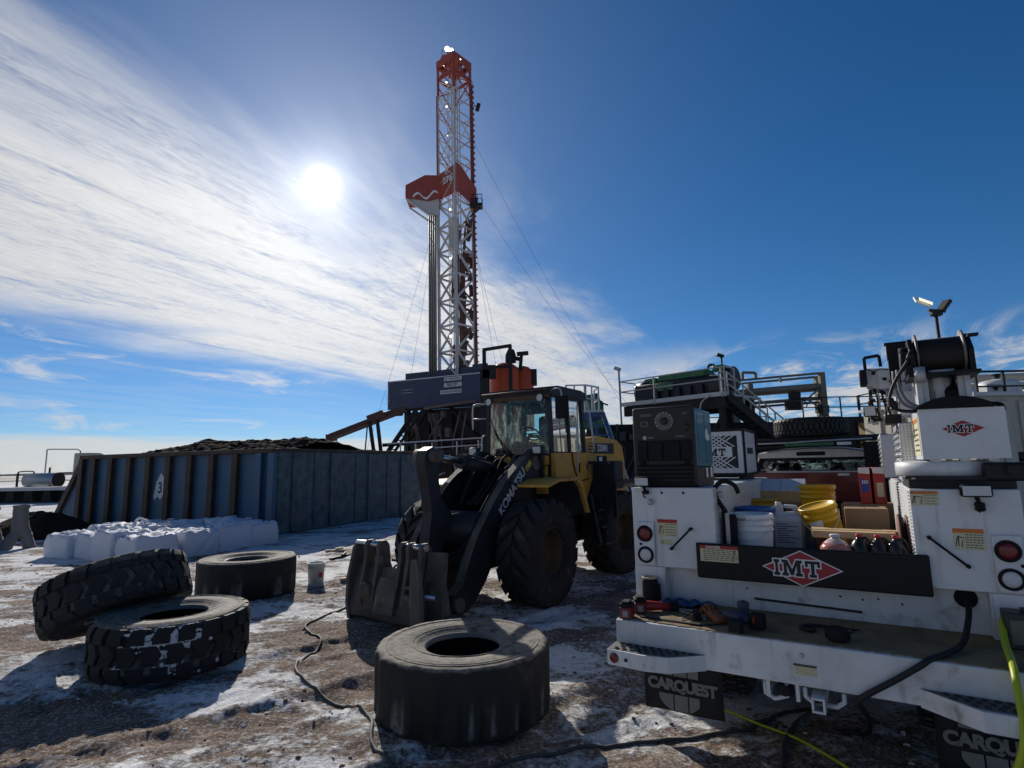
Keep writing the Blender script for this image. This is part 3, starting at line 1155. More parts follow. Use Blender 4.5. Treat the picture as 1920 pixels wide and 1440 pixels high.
# hose outlet
mb = MB()
mb.lathe([(0, .03), (.03, .03), (.035, .018), (.058, .014), (.06, 0)], 24, rear(.885, .098, 1.233))
mb.build('hose_flange', black_matt, truck)
mb = MB()
mb.tube(smooth_path([(.885, .07, 1.232), (.885, .02, 1.19), (.86, -.1, 1.13), (.80, -.32, 1.06), (.71, -.5, 1.045), (.62, -.6, 1.025), (.58, -.63, 1.0), (.45, -.63, .90), (.30, -.625, .79), (.26, -.56, .72), (.27, -.3, .62), (.3, .2, .35), (.25, .7, .08), (.1, .8, .03)], 6), .0165, 10)
mb.build('outlet_hose', rubber_clean, truck)
# chassis, wheels, mud flaps
mb = MB()
for x in (-.42, .42):
    mb.b2((x - .05, -.1, .72), (x + .05, 5.6, .98))
mb.cyl((-1.0, 1.35, .5), (1.0, 1.35, .5), .09)
mb.lathe([(0, -.17), (.14, -.13), (.19, 0), (.14, .13), (0, .17)], 18, T(0, 1.35, .5, 0, 90))
mb.b2((-.36, -.05, .82), (.36, .6, .9))
mb.build('chassis', rig_dark, truck)
proto = None
for x in (-1.03, -.74, 1.03, .74):
    mb = MB()
    tyre_mesh(mb, .5, .26, .3, 'block', 34, .014, 48)
    wt = mb.build('wheel', rubber, truck, (x, 1.35, .5), (0, R_(90), 0)) if proto is None else None
    if proto is None:
        proto = wt
        mb = MB()
        mb.lathe([(0, .03), (.12, .03), (.2, -.02), (.29, .0), (.305, .1), (.305, -.1), (.2, -.06), (0, -.06)], 24)
        mb.build('rim', white_worn, wt)
    else:
        mb.bm.free()
        c = copy_tree(proto, truck)
        c.location = (x, 1.35, .5)
for sg in (-1, 1):
    c = copy_tree(proto, truck)
    c.location = (sg * .98, 5.6, .5)
flap_white = mat('flap_white', (0.21, 0.20, 0.175), 0.7, dirt=((0.10, 0.085, 0.07), 0.45, 9.0))
flap_rub = mat('flap_rubber', (0.02, 0.02, 0.021), .75, dirt=((0.09, 0.075, 0.06), .35, 6.0))
for x0, x1 in ((-1.27, -.655), (.655, 1.27)):
    mb = MB()
    ny = 10
    vs, fs = [], []
    for j in range(ny + 1):
        z = .78 - (.78 - .14) * j / ny
        for i in range(9):
            x = x0 + (x1 - x0) * i / 8
            vs.append((x, .3 - .05 * math.sin((j / ny) * 2.2) + .006 * math.sin(i * 1.1 + j * .5), z))
    for j in range(ny):
        for i in range(8):
            a = j * 9 + i
            fs.append((a, a + 1, a + 10, a + 9))
    mb.faces_from(vs, fs, 0, True)
    fl = mb.build('mud_flap', flap_rub, truck, recalc=False)
    sol = fl.modifiers.new('thickness', 'SOLIDIFY')
    sol.thickness = .012
    cxm = (x0 + x1) / 2
    lettering('CARQUEST', .112, rear(cxm + .0, .214, .345), flap_white, fl, depth=.001, bold=.006, space=.93)
    mb = MB()      # round badge cut into blocks by dark lines, behind the word
    for zlo, zhi in ((.415, .475), (.155, .275)):
        for k, (xa, xb) in enumerate(((-.165, -.055), (-.045, .06), (.07, .15))):
            pts = []
            for t in range(7):
                x = xa + (xb - xa) * t / 6
                dz = math.sqrt(max(0, .205 ** 2 - (x * 1.05) ** 2))
                pts.append((cxm - .02 + x, max(zlo, .345 - dz)) if zlo < .3 else (cxm - .02 + x, min(zhi, .345 + dz)))
            if zlo < .3:
                poly = [(cxm - .02 + xa, zhi), *pts, (cxm - .02 + xb, zhi)]
            else:
                poly = [(cxm - .02 + xa, zlo), *pts, (cxm - .02 + xb, zlo)]
            yb = .241 if zlo < .3 else .238
            mb.front(poly, yb - .014, yb - .012)
    mb.build('badge', flap_white, fl)

# cab
mb = MB()
prof = [(3.95, 1.0), (3.95, 1.955), (4.0, 1.97), (5.4, 1.97), (5.5, 1.75), (6.6, 1.7), (6.75, 1.5), (6.75, .8), (3.95, .8)]
mb.side(prof, -1.0, .76)
cabp = mb.build('cab_body', maroon, truck)
mb = MB()
mb.b2((-.70, 3.94, 1.945), (.42, 3.949, 1.962))
mb.build('window_trim', galv, cabp)
mb = MB()
mb.b2((.14, 3.94, 1.90), (.27, 3.949, 1.93))
mb.build('name_plate', logo_white, cabp)
mb = MB()      # pillars round the glass
for x, xt in ((-.86, -.79), (.60, .53)):
    mb.bar((x, 3.97, 1.95), (xt, 4.06, 2.15), .1, .08)
    mb.bar((x, 5.3, 1.95), (xt, 4.9, 2.15), .07, .07)
mb.b2((-.8, 4.03, 2.10), (.54, 4.1, 2.16))
mb.build('window_frame', black_paint, truck)
mb = MB()
mb.faces_from([(-.8, 3.985, 1.965), (.54, 3.985, 1.965), (.5, 4.05, 2.12), (-.76, 4.05, 2.12)], [(0, 1, 2, 3)])
mb.faces_from([(-.8, 5.28, 1.965), (.54, 5.28, 1.965), (.5, 4.92, 2.14), (-.76, 4.92, 2.14)], [(0, 1, 2, 3)])
mb.build('window_glass', truck_glass, truck)
mb = MB()
for x in (-.52, .25):
    mb.box((x, 4.45, 1.9), (.42, .14, .34), bev=.05)
mb.box((-.14, 5.0, 2.09), (.2, .03, .06), bev=.01)
mb.bar((-.14, 5.0, 2.12), (-.14, 5.03, 2.17), .02)
split_pieces(mb.build('cab_seat', black_matt, truck))
mb = MB()
sec = [(-.82, 0), (-.80, .07), (-.5, .115), (-.13, .128), (.24, .115), (.54, .07), (.56, 0)]
vs, fs = [], []
for (y, k, dz) in ((3.98, .9, .0), (4.02, 1.0, .0), (4.5, 1.0, .02), (4.95, .97, -.03)):
    for x, z in sec:
        vs.append((-.13 + (x + .13) * k, y, 2.14 + z * k + dz))
for j in range(3):
    for i in range(6):
        a = j * 7 + i
        fs.append((a, a + 1, a + 8, a + 7))
fs.append(tuple(range(7)))
mb.faces_from(vs, fs, 0, False)
rf = mb.build('cab_roof', white_paint, truck)
mb = MB()
mb.b2((-.32, 3.965, 2.165), (0.02, 3.981, 2.215), bev=.006)
mb.build('brake_lamp', black_paint, rf)
# headache rack with a folded green strap
mb = MB()
for x in (-.95, .72):
    mb.b2((x - .04, 3.72, 1.0), (x + .04, 3.80, 2.38))
mb.b2((-.99, 3.72, 2.33), (.76, 3.80, 2.385))
mb.b2((-.95, 3.725, 2.27), (.72, 3.785, 2.295))
mb.b2((.45, 3.7, 1.3), (.68, 3.719, 2.32))
mb.b2((-.95, 3.78, 2.39), (.72, 4.6, 2.41))
mb.build('headache_rack', black_paint, truck)
mb = MB()
mb.tube(smooth_path([(-.75, 3.69, 2.33), (-.3, 3.68, 2.335), (-.25, 3.66, 2.34), (.1, 3.68, 2.35), (.55, 3.69, 2.36)], 5), .011, 6)
mb.build('rack_cable', galv, truck)
mb = MB()
mb.b2((-.42, 3.66, 2.285), (.14, 3.715, 2.328), bev=.01)
mb.b2((.17, 3.67, 2.285), (.33, 3.715, 2.325), bev=.01, mi=1)
mb.build('folded_strap', [engine_green, logo_white], truck)

# aluminium tool chests on the right-hand cabinet top
alu = mat('alu_sheet', (0.5, 0.5, 0.51), .42, metal=.8, dirt=((.25, .23, .2), .2, 7.0))
for k, (u0_, u1_, v0_, v1_, zt, mt_) in enumerate(((.668, .84, .62, 1.4, 2.37, plate_mat), (.60, .9, 2.6, 3.4, 2.36, alu))):
    t = on_truck('tool_chest', ['silver diamond plate tool chest right behind the crane base on the white truck', 'plain grey aluminium tool chest on the truck side, nearest the red cab'][k], 'tool chest', u0_, v0_, 1.906, 'tool chests on the truck cabinet')
    mb = MB()
    mb.b2((0, 0, .0), (u1_ - u0_, v1_ - v0_, zt - 1.906), bev=.008)
    mb.build('chest_body', mt_, t)
    mb = MB()
    for i in range(9):
        z = .03 + i * .047
        if z < zt - 1.906 - .02:
            mb.box((-.004, (v1_ - v0_) / 2, z), (.012, v1_ - v0_ - .04, .022), bev=.004)
    mb.build('side_ribs', bright_steel, t)

# ------------------------------------------------------------------ crane on the right rear corner
cr = on_truck('truck_crane', 'white hydraulic service crane with black winch drum standing on the truck corner', 'crane', .9, .35, 1.906)
OF = Vector((-.9, -.35, -1.906))


def cb(mb, name, mats, parent=None):
    return mb.build(name, mats, parent or cr, OF if parent is None else (0, 0, 0))


mb = MB()
mb.b2((.66, .06, 1.908), (1.2, .7, 1.965))
mb.prism([(.70, .02), (1.0, .0), (1.26, .1), (1.3, .3), (1.2, .6), (.8, .62), (.66, .3)], 1.966, 1.985)
cb(mb, 'base_plate', black_steel)
mb = MB()
mb.lathe([(.26, 1.985), (.27, 1.99), (.27, 2.075), (.25, 2.082), (.2, 2.084)], 40, T(.875, .32, 0))
cb(mb, 'turntable', white_paint)
mb = MB()
mb.b2((1.05, .02, 1.955), (1.27, .3, 2.068), bev=.02)
mb.cyl((1.18, .0, 2.02), (1.18, -.02, 2.02), .03)
mb.cyl((1.25, .1, 2.07), (1.25, .1, 2.13), .016)
mb.bar((.66, .04, 1.985), (.80, .02, 1.985), .03, .012)
cb(mb, 'swing_gearbox', black_steel)
mb = MB()
for x in (.82, .97, 1.11):
    mb.b2((x - .025, .06, 2.078), (x + .025, .14, 2.094))
mb.front([(.752, 2.094), (1.192, 2.094), (1.192, 2.40), (1.19, 2.412), (.752, 2.42)], .04, .62)
cv = cb(mb, 'cover_box', white_paint)
imt_logo(cv, rear(.975, .0395, 2.285), .215, rim=False)
mb = MB()
mb.b2((.7495, .1, 2.12), (.7515, .56, 2.38))
mb.b2((.7485, .14, 2.34), (.7494, .5, 2.37), mi=1)
for i in range(5):
    mb.b2((.7485, .16, 2.15 + i * .035), (.7494, .5 - .06 * (i % 2), 2.162 + i * .035), mi=2)
mb.build('side_label', [label_cream, label_orange, ink], cv)
# mast head
mb = MB()
for x in (.775, 1.035):
    mb.side([(.18, 2.40), (.62, 2.40), (.62, 2.69), (.2, 2.69), (.18, 2.6)], x, x + .03)
mb.b2((.805, .5, 2.42), (1.035, .6, 2.66))
mb.b2((.806, .2, 2.44), (.84, .24, 2.66))
mb.b2((1.0, .2, 2.44), (1.034, .24, 2.66))
cb(mb, 'mast_head', white_paint)
mb = MB()
mb.lathe([(.055, -.115), (.085, -.10), (.085, .10), (.055, .115)], 20, T(.90, .32, 2.57, 0, 0, 12))
mb.lathe([(.0, -.13), (.04, -.13), (.04, .13), (.0, .13)], 14, T(.90, .25, 2.57))
cb(mb, 'lift_cylinder', white_worn)
mb = MB()
pts = [(.735 + .42 * i / 14, 2.42 + .075 * math.sin(PI * i / 14) ** .7) for i in range(15)]
mb.front(pts, .02, .3)
mb.tube(smooth_path([(1.12, .2, 2.45), (1.18, .1, 2.43), (1.2, .12, 2.40)], 4), .014, 6)
mb.side([(.22, 2.44), (.42, 2.44), (.42, 2.66), (.3, 2.62), (.22, 2.55)], .87, 1.0)
cb(mb, 'rubber_boot', black_matt)
# winch
rope = mat('wire_rope', (0.045, 0.04, 0.036), .6, metal=.4, bump=(90, .3))
mb = MB()
prof = [(.0, 0), (.12, 0)]
k = 34
for i in range(k):
    z0 = .245 * i / k
    prof += [(.118, z0), (.127, z0 + .245 / k * .5)]
prof += [(.12, .245), (0, .245)]
mb.lathe(prof, 32, T(.80, .25, 2.79, 0, 90))
wd = cb(mb, 'winch_drum', rope)
mb = MB()
for x in (.79, 1.043):
    mb.lathe([(0, 0), (.165, 0), (.165, .012), (0, .012)], 36, T(x, .25, 2.79, 0, 90))
mb.build('drum_flange', mat('flange_steel', (.16, .15, .14), .5, metal=.5, dirt=(MUD, .3, 8.0)), wd)
mb = MB()
mb.side([(.08, 2.65), (.42, 2.65), (.42, 2.86), (.36, 2.92), (.2, 2.92), (.08, 2.8)], 1.062, 1.09)
mb.side([(.08, 2.65), (.42, 2.65), (.42, 2.86), (.36, 2.92), (.2, 2.92), (.08, 2.8)], .752, .778)
mb.b2((.73, .06, 2.64), (1.11, .44, 2.662))
mb.cyl((1.09, .25, 2.79), (1.105, .25, 2.79), .06)
mb.cyl((.752, .25, 2.82), (.70, .25, 2.82), .055)
mb.cyl((.752, .25, 2.69), (.752, .08, 2.69), .035, mi=0)
mb.box((.725, .17, 2.76), (.06, .1, .12), bev=.015)
mb.b2((1.06, .03, 2.875), (1.115, .09, 2.89))
cb(mb, 'winch_frame', black_paint)
mb = MB()
mb.cyl((.79, .06, 2.60), (.79, .06, 2.70), .033)
mb.lathe([(0, .0), (.012, .0), (.012, .14), (0, .14)], 10, T(.84, .12, 2.672, 0, 90))
cb(mb, 'motor_housing', galv)
# the boom goes off to the left behind the winch
mb = MB()
bm_a = [(.50, 2.815), (.89, 2.785), (.87, 2.53), (.81, 2.58), (.62, 2.625), (.50, 2.68)]
mb.front(bm_a, .72, .95)
mb.b2((.70, .6, 2.42), (.82, .9, 2.6))
bo = cb(mb, 'boom', white_paint)
mb = MB()
for x, z in ((.62, 2.72), (.66, 2.70), (.80, 2.69), (.79, 2.62), (.55, 2.77), (.72, 2.78)):
    mb.box((x, .712, z), (.026, .02, .02), bev=.004)
mb.tube(smooth_path([(.52, .71, 2.80), (.56, .70, 2.785), (.6, .70, 2.80), (.64, .70, 2.79), (.68, .7, 2.80)], 4), .004, 5)
mb.tube(smooth_path([(.77, .7, 2.77), (.75, .69, 2.70), (.72, .69, 2.69), (.70, .7, 2.71)], 4), .004, 5)
mb.build('boom_fittings', black_matt, bo)
mb = MB()
mb.box((.48, .75, 2.74), (.05, .2, .12), bev=.01)
mb.bar((.50, .72, 2.80), (.50, .72, 2.9), .022)
mb.bar((.50, .72, 2.9), (.60, .72, 2.91), .022)
mb.bar((.60, .72, 2.91), (.605, .72, 2.82), .022)
mb.b2((.642, .40, 2.62), (.706, .46, 2.822))
mb.b2((.638, .40, 2.823), (.80, .46, 2.935))
mb.b2((.628, .39, 2.936), (.80, .48, 2.947))
cb(mb, 'boom_guard', black_paint)
mb = MB()       # clutter of valves and plumbing below the boom end
rnd = random.Random(21)
for i in range(26):
    x, z = rnd.uniform(.50, .68), rnd.uniform(2.38, 2.66)
    mb.box((x, rnd.uniform(.7, .95), z), (rnd.uniform(.015, .05), .05, rnd.uniform(.015, .06)), bev=.005, mi=rnd.choice((0, 0, 0, 1)))
for i in range(9):
    x = .51 + .018 * i
    mb.tube(smooth_path([(x, .72, 2.64), (x + rnd.uniform(-.03, .03), .7, 2.56), (x + rnd.uniform(-.03, .04), .72, 2.46), (x + .02, .76, 2.40)], 4), .007, 6, mi=rnd.choice((0, 0, 1)))
mb.b2((.60, .7, 2.37), (.70, .95, 2.44))
cb(mb, 'valve_bank', [black_steel, galv])
mb = MB()
mb.box((.50, .66, 2.47), (.085, .05, .085), bev=.012)
mb.tube([(.50, .67, 2.42), (.54, .68, 2.40)], .01, 6)
sl = cb(mb, 'work_lamp', black_matt)
mb = MB()
mb.box((.50, .633, 2.47), (.07, .004, .07), bev=.001)
mb.build('lens', clear_lens, sl)
mb = MB()
mb.tube(smooth_path([(.758, .09, 2.83), (.752, .08, 2.79), (.728, .08, 2.743), (.656, .08, 2.63), (.612, .08, 2.52), (.618, .08, 2.454), (.667, .08, 2.421), (.76, .09, 2.41)], 6), .011, 8)
mb.cyl((.757, .085, 2.81), (.735, .08, 2.755), .016, 10)
cb(mb, 'hydraulic_hose', rubber_clean)
for pts in ([(.652, .16, 2.70), (.648, .14, 2.62), (.655, .13, 2.55), (.684, .12, 2.475), (.742, .12, 2.434), (.79, .12, 2.43)], [(.676, .18, 2.71), (.674, .16, 2.63), (.682, .15, 2.56), (.71, .14, 2.49), (.76, .13, 2.45), (.80, .12, 2.445)]):
    mb = MB()
    mb.tube(smooth_path(pts, 6), .0105, 8)
    cb(mb, 'hydraulic_hose', mat('hose_grey_sleeve', (.2, .2, .21), .5))

# ------------------------------------------------------------------ machines bolted on the left cabinet
wel = on_truck('welder_generator', 'teal sided welder generator with dark control panel on the left truck cabinet', 'welder', -.945, .36, 1.907)
teal = mat('teal_paint', (0.02, 0.135, 0.21), .4, dirt=((.05, .06, .06), .12, 5.0), coat=.2)
char = mat('charcoal_panel', (0.028, 0.024, 0.023), .6, dirt=((.08, .07, .06), .25, 7.0))
mb = MB()
mb.b2((-.245, -.27, .16), (.245, .31, .64), bev=.02)
wb_ = mb.build('housing', teal, wel)
mb = MB()
mb.b2((-.243, -.268, .0), (.243, .308, .159), bev=.008)
mb.build('base', char, wel)
mb = MB()
mb.b2((-.258, -.32, .012), (.25, -.271, .652), bev=.03)
fp = mb.build('control_panel', char, wel)
mb = MB()
mb.lathe([(.072, .0), (.078, .004), (.078, .007), (.06, .008), (.0, .008)], 36, rear(.015, -.3205, .53))
mb.lathe([(.032, .008), (.028, .03), (0, .032)], 20, rear(.015, -.3205, .53), mi=1)
for i in range(11):
    a = R_(-210 + i * 24)
    mb.box((.015 - .068 * math.cos(a), -.3295, .53 - .068 * math.sin(a)), (.006, .002, .006), mi=2)
mb.build('dial', [mat('dial_face', (.12, .115, .11), .6), char, logo_white], fp)
mb = MB()
mb.b2((-.185, -.323, .575), (-.09, -.3205, .597), mi=0)
mb.b2((-.185, -.323, .49), (-.12, -.3205, .535), mi=0)
mb.b2((-.17, -.324, .50), (-.135, -.3231, .525), mi=1)
mb.b2((.165, -.323, .575), (.20, -.3205, .595), mi=0)
for i in range(3):
    mb.lathe([(0, .02), (.008, .02), (.01, 0)], 10, rear(.19 + .02 * (i % 2), -.3205, .5 - .025 * i), mi=1)
mb.build('gauge', [mat('panel_plate', (.09, .085, .08), .5), char], fp)
mb = MB()
mb.lathe([(.011, 0), (.016, .0015), (.016, 0)], 18, rear(-.155, -.3205, .40), caps=False)
mb.lathe([(0, .001), (.007, .001)], 12, rear(-.155, -.3205, .40), caps=False)
mb.build('round_badge', logo_white, fp)
mb = MB()
for i in range(9):
    mb.b2((-.125 + i * .0052, -.3212, .395), (-.1215 + i * .0052, -.3205, .406))
    mb.b2((.10 + i * .008, -.3212, .40), (.105 + i * .008, -.3205, .408))
mb.build('small_print', mat('print_grey', (.25, .25, .25), .6), fp)
mb = MB()
for x0, x1 in ((-.215, -.13), (-.12, -.005), (.005, .135), (.145, .225)):
    mb.b2((x0, -.345, .21), (x1, -.3205, .375), bev=.012)
mb.build('socket_cover', black_matt, fp)
mb = MB()
for i in range(5):
    mb.box((.0, -.326, .04 + i * .033), (.46, .02, .018), rot=(-25, 0, 0), bev=.004)
for x in (-.18, .18):
    mb.lathe([(.02, 0), (.022, .03), (0, .032)], 14, rear(x, -.3205, .2))
mb.build('louvres', black_matt, fp)
mb = MB()
mb.b2((.2452, -.20, .20), (.2475, .02, .60))
mb.b2((.2452, .05, .20), (.2475, .28, .60))
mb.b2((.2452, -.2, .608), (.2475, .28, .612), mi=1)
mb.build('side_door', [teal, black_paint], wb_)
mb = MB()
mb.lathe([(0, .003), (.05, .003), (.052, 0)], 20, T(.2476, .10, .43, 0, 90))
mb.b2((.2477, .1, .38), (.2495, .2, .43))
mb.b2((.2477, -.0, .07), (.2495, .07, .15))
mb.b2((.2477, .16, .07), (.2495, .23, .15))
mb.build('sticker', logo_white, wb_)

cmp_ = on_truck('air_compressor', 'white air compressor with black lattice grille behind the welder on the truck', 'compressor', -.945, 2.1, 1.907)
mb = MB()
mb.b2((-.28, -.05, .07), (.28, .75, .53), bev=.006)
mb.build('housing', white_paint, cmp_)
mb = MB()
for sx in (-1, 1):
    mb.b2((sx * .285 - .012, -.065, .05), (sx * .285 + .012, -.04, .55))
    mb.b2((sx * .285 - .012, .74, .05), (sx * .285 + .012, .765, .55))
mb.b2((-.297, -.066, .53), (.297, .766, .555))
mb.b2((-.297, -.066, .045), (.297, .766, .069))
mb.b2((-.25, .0, 0), (-.2, .7, .044))
mb.b2((.2, .0, 0), (.25, .7, .044))
mb.build('corner_frame', black_paint, cmp_)
mb = MB()
mb.b2((-.225, -.0535, .12), (.215, -.0505, .485), bev=.001)
gr = mb.build('grille', logo_black, cmp_)
mb = MB()
for i in range(-7, 8):
    for sg in (1, -1):
        pa, pb = [], None
        # clip each slanted strip to the two windows of the grille
        for zlo, zhi in ((.12, .245), (.36, .485)):
            x0 = i * .062
            a = (x0 + sg * 0.0, zlo)
            b = (x0 + sg * .19, zhi)
            if min(a[0], b[0]) < -.215 or max(a[0], b[0]) > .205:
                continue
            mb.bar((a[0], -.057, a[1]), (b[0], -.057, b[1]), .004, .012)
mb.b2((-.225, -.0575, .246), (.16, -.0545, .359))
mb.b2((-.225, -.058, .48), (.215, -.0545, .49))
mb.b2((-.225, -.058, .115), (.215, -.0545, .125))
mb.build('lattice', white_paint, gr)
imt_logo(gr, rear(.0, -.0585, .30), .36, diamond=False, outline=False)
mb = MB()
mb.b2((.2805, .15, .28), (.282, .55, .35))
mb.build('side_letters', logo_black, cmp_)

# spare wheel on the rack
sw = on_truck('spare_tyre', 'black truck spare tyre lying flat on the rack over the red cab', 'tyre', -.13, 4.05, 2.41)
mb = MB()
tyre_mesh(mb, .45, .245, .25, 'block', 44, .016, 56)
mb.build('tyre', rubber_clean, sw, (0, 0, .125))
mb = MB()
mb.lathe([(0, .02), (.1, .02), (.17, -.03), (.24, 0), (.256, .09), (.256, -.09), (.17, -.07), (0, -.03)], 24)
mb.build('rim', galv, sw, (0, 0, .125))
# ------------------------------------------------------------------ things lying in the truck bed
FLOOR = 1.3


def pail(name, label, u, v, z, colour, r=.15, h=.375, tilt=(0, 0, 0), handle=True, lid=True, group=None, marks=None):
    t = on_truck(name, label, 'bucket', u, v, z, group)
    t.rotation_euler = (R_(tilt[0]), R_(tilt[1]), -TRUCK_TH + R_(tilt[2]))
    pm = plastic_mat(name + '_plastic_' + '_'.join(str(int(c * 100)) for c in colour), colour, .12, .38)
    mb = MB()
    rb = r * .86
    prof = [(0, 0), (rb, 0), (rb + .002, .006)]
    for k in range(6):
        prof.append((rb + (r - rb) * .7 * (k + 1) / 6, .01 + (h - .13) * (k + 1) / 6))
    prof += [(r * 1.0, h - .115), (r * 1.0, h - .105), (r * .955, h - .10), (r * .96, h - .075), (r * 1.01, h - .072), (r * 1.01, h - .062), (r * .965, h - .058), (r * .97, h - .004), (r * .93, h - .004), (r * .83, .02), (0, .02)]
    mb.lathe(prof, 40, caps=False)
    mb.build('pail', pm, t)
    if lid:
        mb = MB()
        mb.lathe([(0, h - .004), (r * .88, h - .004), (r * .9, h + .006), (r * 1.02, h + .008), (r * 1.035, h), (r * 1.03, h - .03), (r * .99, h - .032)], 40, caps=False)
        for i in range(24):
            a = 2 * PI * i / 24
            mb.box((r * 1.034 * math.cos(a), r * 1.034 * math.sin(a), h - .022), (.006, .012, .016), rot=(0, 0, math.degrees(a)))
        mb.build('lid', pm, t)
    if handle:
        mb = MB()
        pts = [(r * 1.03 * math.cos(a), -.0 - r * 1.03 * abs(math.sin(a)) * 1.02, h - .05 - .13 * abs(math.sin(a))) for a in [PI * k / 18 for k in range(19)]]
        mb.tube(pts, .0035 if colour[0] > .5 else .005, 6)
        mb.build('handle', logo_white, t)
    return t


wp = pail('bucket', 'white plastic bucket with shut lid standing behind the black tailgate', -.385, .38, FLOOR, (.70, .71, .72), r=.166, h=.385)
mb = MB()
MM = rear(0, -.1415, .13)
mb.prism([(-.012, -.014), (.012, -.014), (.018, .004), (.008, .018), (-.008, .018), (-.018, .004)], 0, .002, rear(.092, -.125, .10, -34), 0)
mb.prism([(-.02, -.02), (.02, -.02), (.024, .006), (.01, .024), (-.01, .024), (-.024, .006)], -.002, .0, rear(.092, -.125, .10, -34), 1)
mb.build('emblem', [label_yellow, logo_red], wp)
mb = MB()
rnd = random.Random(3)
for row in range(4):
    for k in range(9):
        a = R_(-112 + k * 5 + rnd.uniform(-1, 1))
        rr_ = .1525
        z = .135 - row * .022
        if row == 0:
            a0 = a
        mb.box((rr_ * math.cos(a), rr_ * math.sin(a), z), (.002, rnd.uniform(.004, .011), .0035 if row else .014), rot=(0, 0, math.degrees(a)))
mb.build('print', mat('print_blue', (.16, .2, .32), .6), wp)
pail('bucket', 'blue plastic bucket standing half hidden behind the white bucket', -.405, .80, FLOOR + .03, (.025, .10, .30), marks=None)
yb = pail('bucket', 'yellow bucket leaning in the truck bed with a paper label and pale handle', .15, .86, 1.36, (.62, .36, .012), r=.140, h=.385, tilt=(9, -13, 0))
mb = MB()
vs, fs = [], []
for i in range(7):
    a = R_(-128 + i * 7)
    for z in (.20, .285):
        vs.append((.1405 * math.cos(a), .1405 * math.sin(a), z + i * .003))
for i in range(6):
    fs.append((i * 2, i * 2 + 2, i * 2 + 3, i * 2 + 1))
mb.faces_from(vs, fs, 0, True)
for i in range(3):
    a = R_(-98 + i * 3)
    mb.box((.142 * math.cos(a), .142 * math.sin(a), .235), (.001, .006, .03), rot=(0, 0, math.degrees(a)), mi=1)
mb.build('paper_label', [logo_white, ink], yb, recalc=False)
pail('bucket', 'second yellow bucket, lid just showing behind the leaning one', .02, 1.75, 1.48, (.62, .36, .012), r=.155, h=.38, handle=False)


def jug(name, label, u, v, z, w, d, h, colour, group=None, cap=(.6, .6, .6), style='can', liquid=None):
    t = on_truck(name, label, 'jug', u, v, z, group)
    pm = plastic_mat(name + '_' + '_'.join(str(int(c * 100)) for c in colour), colour, .1, .3)
    mb = MB()
    if style == 'can':
        mb.b2((-w / 2, -d / 2, 0), (w / 2, d / 2, h * .78), bev=.022)
        mb.front([(-w * .46, h * .74), (w * .46, h * .74), (w * .44, h * .88), (w * .30, h * .97), (-w * .1, h * .985), (-w * .1, h * .93), (w * .18, h * .91), (w * .26, h * .84), (-w * .14, h * .83), (-w * .16, h * .97), (-w * .42, h * .97), (-w * .46, h * .86)], -d * .22, d * .22)
        mb.build('can', pm, t)
        mb = MB()
        mb.lathe([(.022, 0), (.022, .025), (0, .025)], 16, T(-w * .29, 0, h * .97))
        mb.build('cap', mat('cap_%d' % int(cap[0] * 100), cap, .4), t)
        mb = MB()
        rnd = random.Random(8)
        mb.b2((-w * .42, -d / 2 - .0015, h * .10), (w * .42, -d / 2 - .0003, h * .66))
        for i in range(9):
            mb.b2((-w * .36, -d / 2 - .0022, h * (.6 - i * .045)), (w * rnd.uniform(-.05, .36), -d / 2 - .0016, h * (.615 - i * .045)), mi=1)
        mb.build('paper_label', [mat('label_grey_%d' % int(colour[0] * 100), tuple(c * .8 for c in colour), .5), ink], t)
    else:
        prof = [(0, 0), (w * .42, 0), (w * .48, .01), (w * .5, .03), (w * .5, h * .62), (w * .47, h * .70), (w * .34, h * .81), (w * .19, h * .89), (w * .14, h * .9), (w * .14, h * .955)]
        mb.lathe([(r, zz) for r, zz in prof], 28)
        if style == 'handle':
            pts = [(w * .15, 0, h * .9), (w * .32, 0, h * .92), (w * .47, 0, h * .82), (w * .5, 0, h * .7), (w * .49, 0, h * .58)]
            mb.tube(smooth_path(pts, 4), .009, 8)
        mb.build('bottle', pm, t)
        mb = MB()
        mb.lathe([(w * .16, h * .93), (w * .165, h * .94), (w * .165, h - .003), (w * .14, h), (0, h)], 18)
        mb.build('cap', mat('cap_%d_%d' % (int(cap[0] * 100), int(cap[1] * 100)), cap, .4), t)
        if liquid:
            mb = MB()
            mb.lathe([(w * .502, .02), (w * .502, h * .62), (w * .473, h * .70), (w * .36, h * .80), (0, h * .80)], 28, caps=False)
            mb.build('coloured_liquid', liquid, t)
    return t


jug('jug', 'tall whitish jug with a carry handle between the buckets in the truck bed', -.165, .86, 1.33, .225, .17, .41, (.56, .59, .62))
jug('jug', 'narrow dark grey jug between the pale jug and the leaning yellow bucket', .02, .80, 1.31, .12, .12, .36, (.06, .075, .09), style='handle', cap=(.1, .12, .13))
pink = plastic_mat('pink_fluid', (.48, .19, .15), .2, .2)
jug('bottle', 'clear bottle of pink fluid behind the tailgate', .20, .14, FLOOR, .20, .2, .285, (.55, .40, .38), style='round', cap=(.5, .5, .55), liquid=pink)
for x, lab in ((.345, 'black oil bottle with red cap next to the pink bottle'), (.455, 'black oil bottle with red cap, middle of the three behind the tailgate'), (.555, 'black oil bottle with red cap nearest the brown reel')):
    jug('bottle', lab, x, .16, FLOOR, .125, .1, .29, (.018, .018, .02), group='black oil bottles', style='handle', cap=(.4, .02, .03))


